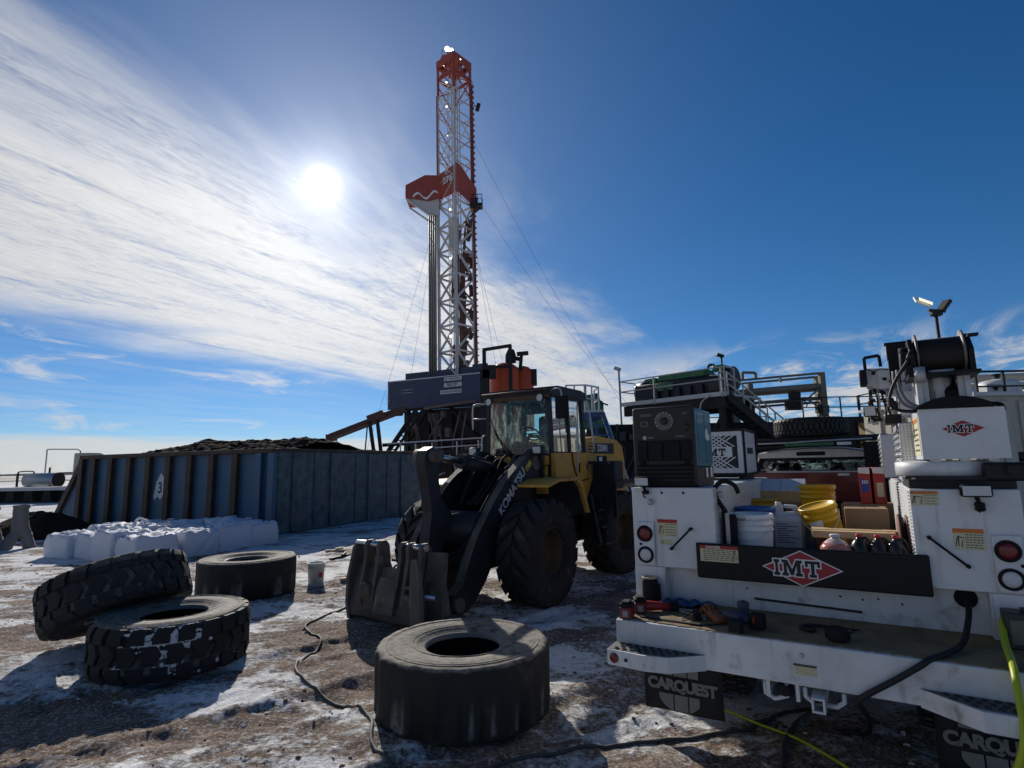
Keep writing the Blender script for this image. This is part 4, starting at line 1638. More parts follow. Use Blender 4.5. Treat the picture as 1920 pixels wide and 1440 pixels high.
def carton(name, label, cat, u, v, z, w, d, h, mat_, rz=0, tape=True, group=None):
    t = on_truck(name, label, cat, u, v, z, group, rz)
    mb = MB()
    mb.b2((-w / 2, -d / 2, 0), (w / 2, d / 2, h), bev=.004)
    mb.build('box', mat_, t)
    mb = MB()
    mb.b2((-w / 2 + .004, -d / 2 + .004, h + .0005), (-.003, d / 2 - .004, h + .004))
    mb.build('flap', mat_, t)
    mb = MB()
    mb.b2((.003, -d / 2 + .004, h + .0005), (w / 2 - .004, d / 2 - .004, h + .005), rot=None) if False else mb.b2((.003, -d / 2 + .004, h + .0005), (w / 2 - .004, d / 2 - .004, h + .005))
    mb.build('flap', mat_, t)
    return t


carton('carton', 'brown cardboard carton right of the leaning yellow bucket', 'box', .40, 1.05, FLOOR, .30, .30, .405, cardboard, 2)
carton('carton', 'brown carton under the red boxes near the right side of the truck bed', 'box', .42, 1.45, FLOOR, .38, .3, .415, cardboard, -3)
for k, (x, lab) in enumerate(((.425, 'red and white product box with a blue picture, left of the upright pair'), (.515, 'red product box with a cream picture, right of the upright pair'))):
    t = on_truck('product_box', lab, 'box', x, 1.42, 1.721, 'red product boxes', (-4, 6)[k])
    mb = MB()
    mb.b2((-.043, -.09, 0), (.043, .09, .31), bev=.003)
    mb.build('box', red_paint, t)
    mb = MB()
    mb.prism([(-.042, .262), (.042, .255), (.042, .309), (-.042, .309)], 0, .0012, rear(0, -.0905, 0), 0)
    if k == 0:
        mb.prism([(-.028, .09), (.03, .11), (.032, .2), (-.03, .215)], 0, .0012, rear(0, -.0905, 0), 1)
        for i in range(4):
            mb.prism([(-.02 + .012 * i, .17), (-.014 + .012 * i, .17), (-.012 + .012 * i, .2), (-.018 + .012 * i, .2)], .0014, .002, rear(0, -.0905, 0), 0)
    else:
        mb.prism([(-.022, .06), (.028, .06), (.028, .18), (-.022, .18)], 0, .0012, rear(0, -.0905, 0), 2)
    mb.build('printed_panel', [logo_white, mat('print_royal', (.03, .06, .3), .5), label_cream], t)

fb = carton('filter_box', 'pale topped wooden coloured box lying at the front of the truck bed', 'box', -.38, 2.50, 1.70, .50, .30, .15, wood, 3)
fb.rotation_euler = (R_(24), 0, -TRUCK_TH + R_(3))
for ch in fb.children:
    if ch.name.startswith('flap'):
        ch.data.materials[0] = white_worn
for k, (u, z, w, h) in enumerate(((-.49, 1.3, .26, .35), (-.22, 1.3, .24, .35))):
    carton('carton', ['brown carton under the left half of the pale topped box', 'brown carton under the right half of the pale topped box'][k], 'box', u, 2.55, z, w, .4, h, cardboard)
t = on_truck('tool_case', 'yellow plastic case lying behind the white bucket', 'case', -.55, 1.85, FLOOR)
mb = MB()
mb.b2((-.19, -.16, 0), (.19, .16, .39), bev=.02)
mb.build('case_body', mat('case_yellow', (.5, .3, .015), .5, dirt=((.2, .13, .05), .3, 8.0)), t)
mb = MB()
mb.b2((-.17, -.14, .391), (.19, .12, .42), bev=.012)
mb.build('lid', mat('case_yellow', (.5, .3, .015)), t)
# planks on dark blocks
t = on_truck('plank', 'rough wooden plank lying across the truck bed above the oil bottles', 'plank', .31, .45, 1.535)
mb = MB()
for i, (y0, y1, dz) in enumerate(((-.13, -.045, 0), (-.04, .05, .003), (.055, .14, -.002))):
    mb.b2((-.26 - .01 * i, y0, dz), (.26 + .02 * i, y1, .05 + dz), bev=.004)
mb.jitter(.0015).build('board', wood, t)
mb = MB()
mb.b2((-.24, -.11, -.234), (-.19, .12, -.003))
mb.b2((.18, -.11, -.234), (.24, .12, -.003))
mb.build('support_block', mat('dark_wood', (.05, .03, .02), .8), t)
t = on_truck('cable_reel', 'brown flanged reel on edge against the right cabinet of the truck', 'reel', .615, .42, FLOOR)
mb = MB()
for x in (-.03, .018):
    mb.lathe([(.03, 0), (.20, 0), (.205, .006), (.2, .012), (.03, .012)], 36, T(x, 0, .205, 0, 90), closed=True)
rf_ = mb.build('flange', mat('reel_brown', (.2, .10, .07), .7, dirt=((.12, .07, .05), .3, 9.0)), t)
mb = MB()
mb.lathe([(.0, 0), (.15, 0), (.15, .032), (0, .032)], 28, T(-.016, 0, .205, 0, 90))
mb.build('wound_cable', rubber_clean, t)
# upright lever tool by the left cabinet
t = on_truck('pry_jack', 'upright farm jack with hooked black handle beside the left cabinet', 'jack', -.50, .16, FLOOR)
mb = MB()
mb.b2((-.03, -.012, 0), (.0, .012, .46))
mb.build('rack_bar', galv, t)
mb = MB()
mb.b2((-.055, -.02, 0), (-.032, .02, .42))
mb.b2((.002, -.02, 0), (.05, .03, .40), bev=.008)
mb.tube(smooth_path([(-.02, -.02, .41), (-.05, -.03, .47), (-.09, -.035, .54), (-.09, -.035, .59), (-.05, -.035, .64), (.0, -.035, .65), (.06, -.035, .62), (.085, -.035, .56)], 5), .018, 8)
mb.build('handle', black_matt, t)
mb = MB()
mb.tube([(.03, .0, .40), (.10, .05, .36)], .016, 8)
mb.box((-.05, -.02, .55), (.04, .04, .05), bev=.01)
mb.build('clamp', galv, t)

# ------------------------------------------------------------------ tools on the work bumper
DECK = 1.0265
batt_red = mat('battery_red', (.16, .02, .02), .5, dirt=((.05, .04, .04), .4, 14.0))


def battery(u, v, rz, lab):
    t = on_truck('battery_pack', lab, 'battery', u, v, DECK, 'cordless tool batteries', rz)
    mb = MB()
    mb.b2((-.04, -.055, 0), (.04, .055, .075), bev=.008)
    mb.build('pack', batt_red, t)
    mb = MB()
    mb.b2((-.041, -.056, .0755), (.041, .056, .10), bev=.006)
    mb.b2((-.026, -.05, .1002), (.026, .04, .115), bev=.004)
    mb.build('contact_block', black_matt, t)
    mb = MB()
    mb.b2((-.018, -.0565, .015), (.018, -.0552, .055))
    mb.build('sticker', mat('print_grey', (.25, .25, .25)), t)


battery(-1.10, -.54, 5, 'dark red battery pack on the near left corner of the bumper')
battery(-1.07, -.36, 25, 'dark battery pack behind the corner one, beside the red grinder')
t = on_truck('angle_grinder', 'red and black power tool lying between the batteries and the canister', 'power tool', -1.0, -.30, DECK, None, 30)
mb = MB()
mb.tube([(-.10, 0, .035), (-.02, 0, .038), (.05, 0, .036), (.13, 0, .032)], [.032, .036, .03, .026], 14)
mb.build('motor_body', red_paint, t)
mb = MB()
mb.lathe([(0, -.03), (.03, -.03), (.035, .03), (0, .035)], 16, T(-.13, 0, .04))
mb.lathe([(0, -.036), (.055, -.036), (.055, -.031), (0, -.031)], 24, T(-.13, 0, .04))
mb.box((.16, 0, .035), (.07, .055, .06), bev=.01)
mb.build('head', black_matt, t)
t = on_truck('canister', 'black dented canister with pale rim standing at the left end of the bumper', 'canister', -1.085, -.06, DECK)
mb = MB()
mb.lathe([(0, 0), (.055, 0), (.06, .01), (.06, .17), (.055, .185), (.0, .18)], 26)
mb.box((.068, 0, .09), (.03, .03, .12), bev=.008)
mb.build('can', black_matt, t)
mb = MB()
mb.lathe([(.05, .184), (.058, .186), (.06, .196), (.052, .198), (.048, .188)], 26, closed=True)
mb.lathe([(0, .186), (.05, .186)], 20, caps=False)
mb.build('rim', wood_pale, t)
t = on_truck('steel_ruler_bar', 'long thin steel bar lying along the left edge of the bumper', 'bar', -.86, -.50, DECK, None, -3)
mb = MB()
mb.b2((-.16, -.012, 0), (.22, .012, .008))
mb.b2((.18, -.02, 0), (.26, .02, .012), bev=.003)
mb.build('bar', rig_dark, t)
t = on_truck('rag', 'crumpled blue rag at the back of the bumper by the left cabinet', 'cloth', -.80, -.03, DECK)
mb = MB()
bmesh.ops.create_grid(mb.bm, x_segments=24, y_segments=14, size=.5)
rnd = random.Random(4)
for vv in mb.bm.verts:
    x, y = vv.co.x, vv.co.y
    vv.co = Vector((x * .38, y * .16, .008 + .03 * abs(math.sin(x * 11 + 2 * y) * math.cos(y * 9 + x * 4)) + .02 * math.exp(-(x * x + y * y) * 8)))
for f in mb.bm.faces:
    f.smooth = True
mb.build('cloth', mat('rag_blue', (.03, .07, .16), .9, dirt=((.2, .22, .26), .3, 12.0)), t, recalc=False)
for k, (u, v, rz, lab) in enumerate(((-.93, -.22, 12, 'open-end spanner lying nearest the red power tool'), (-.80, -.17, -8, 'spanner lying in front of the blue rag'), (-.70, -.30, -35, 'spanner lying beside the leather glove'))):
    t = on_truck('spanner', lab, 'spanner', u, v, DECK, 'spanners on the bumper', rz)
    mb = MB()
    mb.box((0, 0, .006), (.2, .014, .007), bev=.002)
    mb.lathe([(.008, 0), (.018, 0), (.018, .011), (.008, .011)], 14, T(.108, 0, 0), closed=True)
    mb.prism([(-.098, -.012), (-.118, -.018), (-.132, -.012), (-.120, -.006), (-.120, .006), (-.132, .012), (-.118, .018), (-.098, .012)], .001, .011)
    mb.build('spanner_body', bright_steel, t)
# leather glove: palm, four fingers and thumb
t = on_truck('work_glove', 'rust brown leather work glove crumpled on the bumper', 'glove', -.545, -.33, DECK, None, 35)
lea = mat('glove_leather', (.22, .075, .03), .85, dirt=((.10, .05, .03), .4, 14.0), bump=(50, .4))
mb = MB()
mb.box((0, 0, .035), (.10, .10, .05), bev=.024)
mb.box((-.0, -.085, .03), (.105, .08, .05), bev=.022, rot=(12, 0, 6))
for i, (x, ln, up_) in enumerate(((-.038, .06, .06), (-.013, .075, .075), (.013, .07, .065), (.038, .052, .05))):
    mb.tube(smooth_path([(x, .04, .04), (x * 1.2, .04 + ln * .55, up_), (x * 1.35, .04 + ln, up_ - .015), (x * 1.3, .03 + ln, .02)], 4), [.014] * 12 + [.009], 8)
mb.tube(smooth_path([(.045, -.02, .035), (.075, .01, .04), (.085, .04, .03)], 4), [.016] * 8 + [.010], 8)
for f in mb.bm.faces:
    f.smooth = True
mb.jitter(.002).build('glove_body', lea, t)
t = on_truck('impact_wrench', 'dark blue and black impact wrench lying beside the brown glove', 'power tool', -.36, -.40, DECK, None, -15)
mb = MB()
mb.tube([(-.13, 0, .05), (-.08, 0, .052), (.0, 0, .055), (.06, 0, .055)], [.022, .034, .042, .04], 16)
mb.bar((.0, -.0, .05), (.03, -.13, .045), .035, .045, bev=.01)
mb.build('motor_body', mat('tool_navy', (.02, .028, .06), .5, dirt=((.05, .05, .05), .3, 14.0)), t)
mb = MB()
mb.box((.105, 0, .052), (.09, .075, .095), bev=.012)
mb.box((.035, -.16, .04), (.08, .07, .075), bev=.01)
mb.cyl((-.13, 0, .05), (-.16, 0, .05), .011)
mb.build('battery', black_matt, t)
mb = MB()
mb.b2((.09, -.039, .04), (.10, -.0376, .08))
mb.build('stripe', red_paint, t)
t = on_truck('grey_cup', 'small grey cup standing at the back of the bumper behind the impact wrench', 'cup', -.40, -.10, DECK)
mb = MB()
mb.lathe([(0, 0), (.035, 0), (.042, .08), (.036, .09), (0, .088)], 20)
mb.lathe([(.012, .09), (.012, .10), (0, .10)], 12)
mb.build('cup_body', mat('grey_plastic', (.08, .085, .10), .6), t)
t = on_truck('chain_hook', 'black curved hook and chain links lying mid bumper', 'hook', .06, -.30, DECK, None, 10)
mb = MB()
mb.tube(smooth_path([(.10, .03, .02), (.02, .04, .024), (-.06, .02, .022), (-.085, -.03, .02), (-.04, -.055, .02), (.0, -.04, .02)], 5), [.012] * 20 + [.016] * 5 + [.008], 8)
for i in range(4):
    c = Vector((.12 + i * .035, .03 - i * .008, .014 + .01 * (i % 2)))
    mb.tube([(c.x + .022 * math.cos(a), c.y + .012 * math.sin(a) * (1 if i % 2 else .5), c.z + .01 * math.sin(a) * (0 if i % 2 else 1)) for a in [2 * PI * k / 12 for k in range(12)]], .005, 6, closed=True)
mb.build('hook_body', black_steel, t)
t = on_truck('socket_head', 'black round cap lying near the front edge of the bumper', 'cap', .19, -.455, DECK, None, 0)
mb = MB()
mb.lathe([(0, .0), (.05, 0), (.062, .012), (.062, .055), (.052, .075), (.02, .082), (0, .082)], 12, smooth=False)
for i in range(8):
    a = 2 * PI * i / 8
    mb.box((.06 * math.cos(a), .06 * math.sin(a), .035), (.014, .02, .05), rot=(0, 0, math.degrees(a)), bev=.003)
mb.build('cap_body', black_matt, t)
t = on_truck('wire_coil', 'thin looped wire lying across the bumper edge by the glove', 'wire', -.66, -.42, DECK)
mb = MB()
mb.tube(smooth_path([(.16, -.03, .006), (.06, -.10, .005), (-.04, -.09, .006), (-.08, -.02, .006), (-.06, .05, .02), (-.02, .07, .05), (0, .05, .02)], 6), .004, 6)
mb.box((.0, .05, .03), (.05, .09, .05), bev=.01, rot=(0, 0, 20))
mb.build('wire', black_matt, t)
t = on_truck('oil_tin', 'dark square tin on the right end of the bumper', 'tin', 1.09, -.12, DECK)
mb = MB()
mb.b2((-.07, -.07, 0), (.07, .07, .2), bev=.01)
mb.lathe([(.02, .2), (.02, .22), (0, .22)], 14, T(.03, 0, .001))
mb.build('tin_body', mat('tin_dark', (.03, .035, .03), .45, dirt=((.09, .08, .06), .3, 9.0)), t)
mb = MB()
mb.front([(-.05, .03), (.05, .03), (.05, .16), (-.05, .16)], -.0716, -.0703)
mb.build('paper_label', mat('tin_label', (.12, .12, .09), .6), t)
yhose = mat('yellow_hose', (.36, .42, .02), .45, dirt=((.15, .15, .05), .3, 9.0))
wpts = [TRUCK_M @ Vector(p) for p in [(1.04, -.02, 1.15), (1.015, -.12, 1.15), (.99, -.3, 1.09), (.975, -.5, 1.06), (.965, -.63, 1.03), (.955, -.72, .95), (.94, -.83, .80), (.90, -.84, .66), (.84, -.84, .52), (.70, -.85, .30), (.5, -.9, .1), (.3, -.95, .03)]]
mb = MB()
mb.tube(smooth_path(wpts, 6), .0175, 10)
tag(mb.build('yellow_hose', yhose), 'thick yellow green hose hanging over the right end of the bumper', 'hose', 'yellow hoses')
gp = [(1.55, 5.35), (1.76, 5.11), (1.92, 4.86), (2.11, 4.55), (2.23, 4.21), (2.3, 3.9)]
mb = MB()
mb.tube(smooth_path([(x, y, max(0, gh(x, y)) + .016) for x, y in gp], 6), .011, 8)
tag(mb.build('yellow_hose', yhose), 'thin yellow hose running over the dirt under the truck', 'hose', 'yellow hoses')

# ------------------------------------------------------------------ loose loader tyres and ground hoses
snow_patch = mat('snow_patch', (.56, .57, .60), .8, bump=(30, .3))


def loose_tyre(label, x, y, R0, w, rin, style, n, rx=0, ry=0, rz=0, z=None, ragged=0.0, lug=.035):
    t = thing('loader_tyre', label, 'tyre', (x, y, (gh(x, y) * .3 + w / 2 - .012) if z is None else z), 0, 'worn loader tyres on the ground')
    t.rotation_euler = (R_(rx), R_(ry), R_(rz))
    mb = MB()
    tyre_mesh(mb, R0, w, rin, style, n, lug, 110, ragged)
    mb.build('casing', rubber if style != 'worn' else rubber_dusty, t)
    mb = MB()
    for s in (1, -1):
        mb.lathe([(rin - .004, s * .365 * w), (rin - .004, s * .405 * w), (rin + .012, s * .437 * w), (rin + .022, s * .440 * w)], 72, caps=False)
    mb.build('bead', mat('bead_rubber', (.12, .115, .11), .55, dirt=((.05, .045, .04), .3, 9.0)), t)
    mb = MB()
    for rr_ in (rin + .12, R0 - .16, R0 - .12, R0 - .085):
        mb.lathe([(rr_ - .006, .496 * w), (rr_, .5065 * w), (rr_ + .006, .496 * w)], 90, caps=False)
    mb.build('sidewall_ring', rubber if style != 'worn' else rubber_dusty, t)
    return t


TW = .56
loose_tyre('worn bald tyre lying flat in front of the loader, nearest the camera', -.48, 5.34, .765, TW, .335, 'worn', 0, rz=40, ragged=.02)
loose_tyre('worn smooth tyre lying flat by the white bags, farthest of the four', -4.66, 10.1, .79, .62, .345, 'worn', 0, rz=10, ragged=.008)
loose_tyre('lugged tyre lying flat with snow stuck in its tread, under the leaning one', -3.92, 6.72, .80, TW, .345, 'rock', 22, rz=15)
loose_tyre('lugged tyre tilted up on top of the flat one at the left', -4.98, 7.3, .80, TW, .345, 'rock', 22, rx=-13, ry=-21, rz=4, z=.60)


# snow caught in the lugs of the flat lugged tyre
mb = MB()
rnd = random.Random(12)
for k in range(30):
    a = R_(rnd.gauss(-58, 17))
    z = rnd.uniform(.03, .27) if k < 22 else rnd.uniform(-.25, 0)
    rr_ = .775
    c = Vector((-3.92 + rr_ * math.cos(a), 6.72 + rr_ * math.sin(a), .27 + z))
    s_ = rnd.uniform(.02, .06)
    d1 = rnd.uniform(-.8, .8)
    for q in range(rnd.randint(5, 16)):
        u_, w_ = rnd.gauss(0, .05), rnd.gauss(0, .018)
        du, dw = u_ * math.cos(d1) - w_ * math.sin(d1), u_ * math.sin(d1) + w_ * math.cos(d1)
        a2 = a + du / rr_
        z2 = min(.545, max(.03, .27 + z + dw))
        rq = .776 + (.0 if abs(z2 - .28) < .2 else -.012)
        s_ = rnd.uniform(.006, .022)
        bmesh.ops.create_icosphere(mb.bm, subdivisions=1, radius=s_, matrix=Matrix.Translation((-3.92 + rq * math.cos(a2), 6.72 + rq * math.sin(a2), z2)) @ Euler((0, 0, a2)).to_matrix().to_4x4() @ Matrix.Diagonal((.4, rnd.uniform(.8, 1.8), rnd.uniform(.6, 1.2), 1)))
mb.jitter(.004)
tag(mb.build('snow_clods', snow_patch), 'white snow clods stuck in the tread of the flat lugged tyre', 'snow', kind='stuff')


def ground_hose(label, pts, r, material, zoff=0.0):
    mb = MB()
    sp_ = smooth_path([(x, y, 0) for x, y in pts], 8)
    mb.tube([(p.x, p.y, gh(p.x, p.y) + r * .8 + zoff) for p in sp_], r, 8)
    return tag(mb.build('rubber_hose', material), label, 'hose')


ground_hose('long black hose snaking from the truck round the front tyre to the loader', [(1.73, 4.05), (2.1, 4.7), (2.5, 5.1), (2.2, 5.05), (1.77, 4.79), (1.15, 4.68), (.52, 4.58), (0.1, 4.42), (-.34, 4.28), (-.75, 4.28), (-1.1, 4.6), (-1.23, 5.05), (-1.49, 5.41), (-1.89, 5.73), (-2.3, 6.2), (-2.42, 6.7), (-2.42, 7.33), (-2.75, 7.75), (-2.83, 8.1), (-2.55, 9.2), (-1.9, 9.6)], .014, mat('hose_grey', (.06, .055, .05), .7, dirt=((.16, .13, .1), .4, 12.0)))

# dented pail standing in the snow
t = thing('bucket', 'dirty pale bucket standing alone on the snow left of the loader', 'bucket', (-3.72, 10.85, gh(-3.72, 10.85)), .4)
mb = MB()
mb.lathe([(0, 0), (.135, 0), (.155, .36), (.162, .362), (.162, .375), (.15, .375), (.13, .03), (0, .03)], 28, caps=False)
mb.build('pail', plastic_mat('old_pail', (.58, .62, .60), .5, .5, .3), t)
mb = MB()
mb.lathe([(.152, .27), (.158, .275), (.159, .285), (.154, .29)], 28, caps=False)
mb.build('rib', mat('old_pail', (.58, .62, .60)), t)
mb = MB()
vs, fs = [], []
for i in range(5):
    a = R_(-75 + i * 7)
    for z in (.12, .21):
        vs.append(((.143 + z * .045) * math.cos(a), (.143 + z * .045) * math.sin(a), z))
for i in range(4):
    fs.append((i * 2, i * 2 + 2, i * 2 + 3, i * 2 + 1))
mb.faces_from(vs, fs, 0, True)
mb.build('paper_label', red_paint, t, recalc=False)
# ------------------------------------------------------------------ wheel loader (its own frame: y forward, x to its right)
L_PSI = R_(212.9)
loader = thing('wheel_loader', 'muddy yellow and black wheel loader with a quick coupler plate held low in front', 'loader', (-.46, 9.52, 0), -L_PSI)
WR = .80
WX = .99
rim_mud = mat('rim_mud', (.09, .06, .028), .7, dirt=((.05, .042, .036), .6, 5.0), bump=(20, .2))
blk = mat('loader_black', (.016, .018, .023), .55, dirt=((.06, .05, .04), .32, 3.5), var=.25, bump=(20, .15))
mb = MB()
tyre_mesh(mb, WR, .6, .36, 'bar', 18, .05, 84)
w0 = mb.build('wheel', mat('muddy_rubber', (.026, .024, .023), .85, dirt=((.11, .085, .06), .45, 4.0), bump=(35, .4)), loader, (-WX, 0, WR - .02), (0, R_(-90), 0))
mb = MB()
mb.lathe([(.372, .27), (.385, .262), (.372, .24), (.34, .20), (.33, .05), (.30, .0), (.2, -.02), (.19, .04), (.16, .06), (0, .065)], 40, caps=False)
mb.lathe([(.372, -.27), (.33, -.2), (.30, 0)], 40, caps=False)
for i in range(14):
    a = 2 * PI * i / 14
    mb.lathe([(.016, 0), (.016, .03), (0, .03)], 6, T(.255 * math.cos(a), .255 * math.sin(a), -.012))
mb.build('rim', rim_mud, w0)
WB = -3.0
for x, y, rr_ in ((WX, 0, 90), (-WX, WB, -90), (WX, WB, 90)):
    c = copy_tree(w0, loader)
    c.location = (x, y, WR - .02)
    c.rotation_euler = (R_(7 * x), R_(rr_), 0)
# frames and axles
mb = MB()
mb.cyl((-.8, 0, WR), (.8, 0, WR), .2, 20)
mb.lathe([(0, -.32), (.2, -.3), (.3, 0), (.2, .3), (0, .32)], 20, T(0, 0, WR, 0, 90))
mb.side([(-1.1, .55), (.7, .55), (.95, .9), (.75, 1.3), (.2, 1.55), (-.3, 2.28), (-.75, 2.28), (-1.0, 1.9), (-1.15, 1.3)], -.42, -.34)
mb.side([(-1.1, .55), (.7, .55), (.95, .9), (.75, 1.3), (.2, 1.55), (-.3, 2.28), (-.75, 2.28), (-1.0, 1.9), (-1.15, 1.3)], .34, .42)
mb.b2((-.34, -1.1, .6), (.34, .6, .75))
mb.b2((-.34, -.9, 1.2), (.34, .2, 1.35))
mb.b2((-.34, -.95, .75), (.34, -.8, 2.1))
fr = mb.build('front_frame', blk, loader)
mb = MB()      # hoses and valves between the arms
rnd = random.Random(12)
for i in range(10):
    x = rnd.uniform(-.3, .3)
    mb.tube(smooth_path([(x, -.7, 2.05 + rnd.uniform(-.1, .15)), (x + rnd.uniform(-.1, .1), -.3, 2.15 + rnd.uniform(-.1, .12)), (x * .8, .15, 1.8 + rnd.uniform(-.15, .1)), (x * .6, .5, 1.5)], 4), .022, 7)
for i in range(6):
    mb.box((rnd.uniform(-.28, .28), rnd.uniform(-.5, .1), rnd.uniform(1.6, 1.95)), (.12, .14, .12), bev=.02)
mb.build('hydraulic_hose', black_matt, fr)
mb = MB()
mb.cyl((-.8, WB, WR), (.8, WB, WR), .2, 20)
mb.lathe([(0, -.3), (.2, -.28), (.28, 0), (.2, .28), (0, .3)], 20, T(0, WB, WR, 0, 90))
mb.b2((-.5, -4.4, .62), (.5, -1.5, 1.15), bev=.04)
mb.b2((-.72, -2.2, 1.15), (.72, -1.15, 1.55), bev=.03)
mb.build('rear_frame', blk, loader)
# lift arms
arm = [(-.86, 2.32), (-.55, 2.38), (-.30, 2.24), (.0, 2.05), (.35, 1.83), (.66, 1.55), (1.04, 1.14), (1.27, .79), (1.42, .5), (1.62, .38), (1.66, .2), (1.5, .1), (1.3, .12), (1.12, .22), (.86, .46), (.52, .88), (.1, 1.25), (-.35, 1.52), (-.8, 1.86), (-.95, 2.1)]
for sx in (-1, 1):
    x0, x1 = (-.60, -.49) if sx < 0 else (.49, .60)
    mb = MB()
    mb.side(arm, x0, x1)
    am = mb.build('lift_arm', blk, loader)
    mb = MB()
    for k in range(2, 9):
        a, b = arm[k], arm[k + 1]
        mb.bar(((x0 + x1) / 2, a[0], a[1] + .004), ((x0 + x1) / 2, b[0], b[1] + .004), .15, .02, upv=(1, 0, 0)) if False else mb.side([(a[0], a[1]), (b[0], b[1]), (b[0] + .012, b[1] + .012), (a[0] + .012, a[1] + .012)], x0 - .012, x1 + .012)
    mb.build('arm_edge', steel_mud, am)
    mb = MB()
    for yy, zz, rr_ in ((-.62, 2.15, .13), (1.5, .24, .10), (.70, 1.28, .0)):
        if rr_:
            mb.cyl((x0 - .03, yy, zz), (x1 + .03, yy, zz), rr_, 20)
    mb.build('pivot_pin', steel_mud, am)
    if sx < 0:
        d = Vector((0, .56, .51)).normalized()
        Mt = Matrix.Identity(4)
        # word runs up the arm; seen from the -x side
        xax = Vector((0, -d.y, d.z))
        yax = Vector((0, d.z, d.y))
        nax = xax.cross(yax)
        for i in range(3):
            Mt[i][0], Mt[i][1], Mt[i][2] = xax[i], yax[i], nax[i]
        Mt.translation = (x0 - .004, .12, 1.70)
        lettering('KOMATSU', .205, Mt, mat('arm_lettering', (.55, .56, .57), .6, dirt=((.08, .07, .06), .25, 7.0)), am, depth=.002, bold=.006, space=1.02)
        mb = MB()
        Mq = Mt.copy()
        Mq.translation = (x0 - .004, -.38, 2.10)
        mb.prism([(-.10, -.045), (.10, -.045), (.10, .045), (-.10, .045)], 0, .003, Mq)
        mb.prism([(-.09, -.035), (-.02, -.035), (-.055, .03)], .003, .004, Mq, 1)
        mb.build('warning_label', [label_yellow, ink], am)
mb = MB()
mb.cyl((-.49, .80, 1.18), (.49, .80, 1.18), .25, 32)
mb.b2((-.48, .62, 1.0), (.48, .78, 1.3), bev=.05)
mb.build('cross_tube', blk, loader)
mb = MB()
for sx in (-1, 1):
    mb.cyl((sx * .32, -.45, 1.05), (sx * .36, .55, .82), .09, 18)
    mb.cyl((sx * .36, .55, .82), (sx * .44, 1.0, .74), .05, 14, mi=1)
mb.build('lift_cylinder', [blk, bright_steel], loader)
# bell crank and tilt ram
bc = [(1.28, 2.30), (1.42, 2.40), (1.56, 2.34), (1.60, 2.18), (1.50, 1.8), (1.44, 1.45), (1.50, 1.05), (1.62, .74), (1.56, .60), (1.40, .60), (1.16, .95), (.98, 1.14), (.92, 1.32), (1.05, 1.48), (1.22, 1.62), (1.28, 1.9)]
mb = MB()
mb.side(bc, -.06, .12)
bk_ = mb.build('bell_crank', blk, loader)
mb = MB()
mb.cyl((-.19, 1.42, 2.27), (.25, 1.42, 2.27), .10, 24)
mb.cyl((-.22, 1.42, 2.27), (.28, 1.42, 2.27), .07, 18)
mb.cyl((-.14, 1.55, .68), (.20, 1.55, .68), .06, 18)
mb.build('pivot_pin', steel_mud, bk_)
mb = MB()
mb.cyl((.03, -.35, 2.02), (.03, .62, 2.18), .105, 22)
mb.cyl((.03, .60, 2.178), (.03, .68, 2.19), .12, 22)
mb.cyl((.03, .62, 2.18), (.03, 1.42, 2.27), .05, 16, mi=1)
mb.tube(smooth_path([(.10, -.3, 2.16), (.08, .1, 2.24), (.10, .5, 2.30)], 4), .02, 8)
mb.build('tilt_cylinder', [blk, bright_steel], loader)
mb = MB()
mb.side([(1.60, .70), (1.66, .66), (1.95, .66), (1.95, .56), (1.6, .58)], -.03, .09)
mb.build('tilt_link', blk, loader)
# quick coupler: a plate frame with hooked cheeks, muddy
mb = MB()
Y0 = 1.82
mb.side([(Y0 - .05, .10), (Y0 + .27, .08), (Y0 + .29, .2), (Y0 + .18, .60), (Y0 + .13, .74), (Y0 + .0, .76)], -.42, .93)
mb.side([(Y0 - .05, .10), (Y0 + .16, .1), (Y0 + .16, .62), (Y0 + .10, .98), (Y0 + .02, .98), (Y0 + .06, .60)], -.70, -.421)
mb.side([(Y0 - .05, .05), (Y0 + .22, .04), (Y0 + .26, .12), (Y0 + .06, .2), (Y0 - .05, .2)], -.93, .55)
cpl = mb.build('quick_coupler', steel_mud, loader)
hook = [(Y0 - .05, .62), (Y0 + .0, 1.02), (Y0 + .06, 1.09), (Y0 + .16, 1.09), (Y0 + .21, 1.02), (Y0 + .20, .90), (Y0 + .26, .60), (Y0 + .31, .32), (Y0 + .28, .2), (Y0 + .0, .2)]
side_p = [(Y0 - .1, .1), (Y0 - .1, .85), (Y0 - .02, 1.05), (Y0 + .1, 1.08), (Y0 + .2, .98), (Y0 + .3, .6), (Y0 + .32, .25), (Y0 + .28, .02), (Y0 + .1, -.02)]
for x in (.90, .66, .42, .0, -.14, -.36):
    mb = MB()
    hp = [(y, z + (.0 if x > 0 else .0)) for y, z in (side_p if x == .90 else hook)]
    w_ = .055
    mb.side(hp, x - w_ / 2, x + w_ / 2)
    mb.build('cheek_plate', steel_mud, cpl)
mb = MB()      # outer wing plate, turned towards the truck
mb.prism([(0, .04), (.34, .10), (.27, .78), (.18, .93), (.03, .90), (-.02, .6)], 0, .05, T(-.38, Y0 + .34, 0.02, 90, 0, 156))
mb.build('wing_plate', steel_mud, cpl)
mb = MB()
for xa, xb in ((.93, .42), (.03, -.40)):
    mb.cyl((xa, Y0 + .11, 1.03), (xb, Y0 + .11, 1.03), .045, 18)
mb.cyl((.93, Y0 + .13, .42), (-.6, Y0 + .13, .42), .045, 16)
mb.build('hook_pin', bright_steel, cpl)
mb = MB()
mb.side([(Y0 + .2, .16), (Y0 + .36, .18), (Y0 + .30, .48), (Y0 + .22, .62), (Y0 + .1, .62)], -.02, .34)
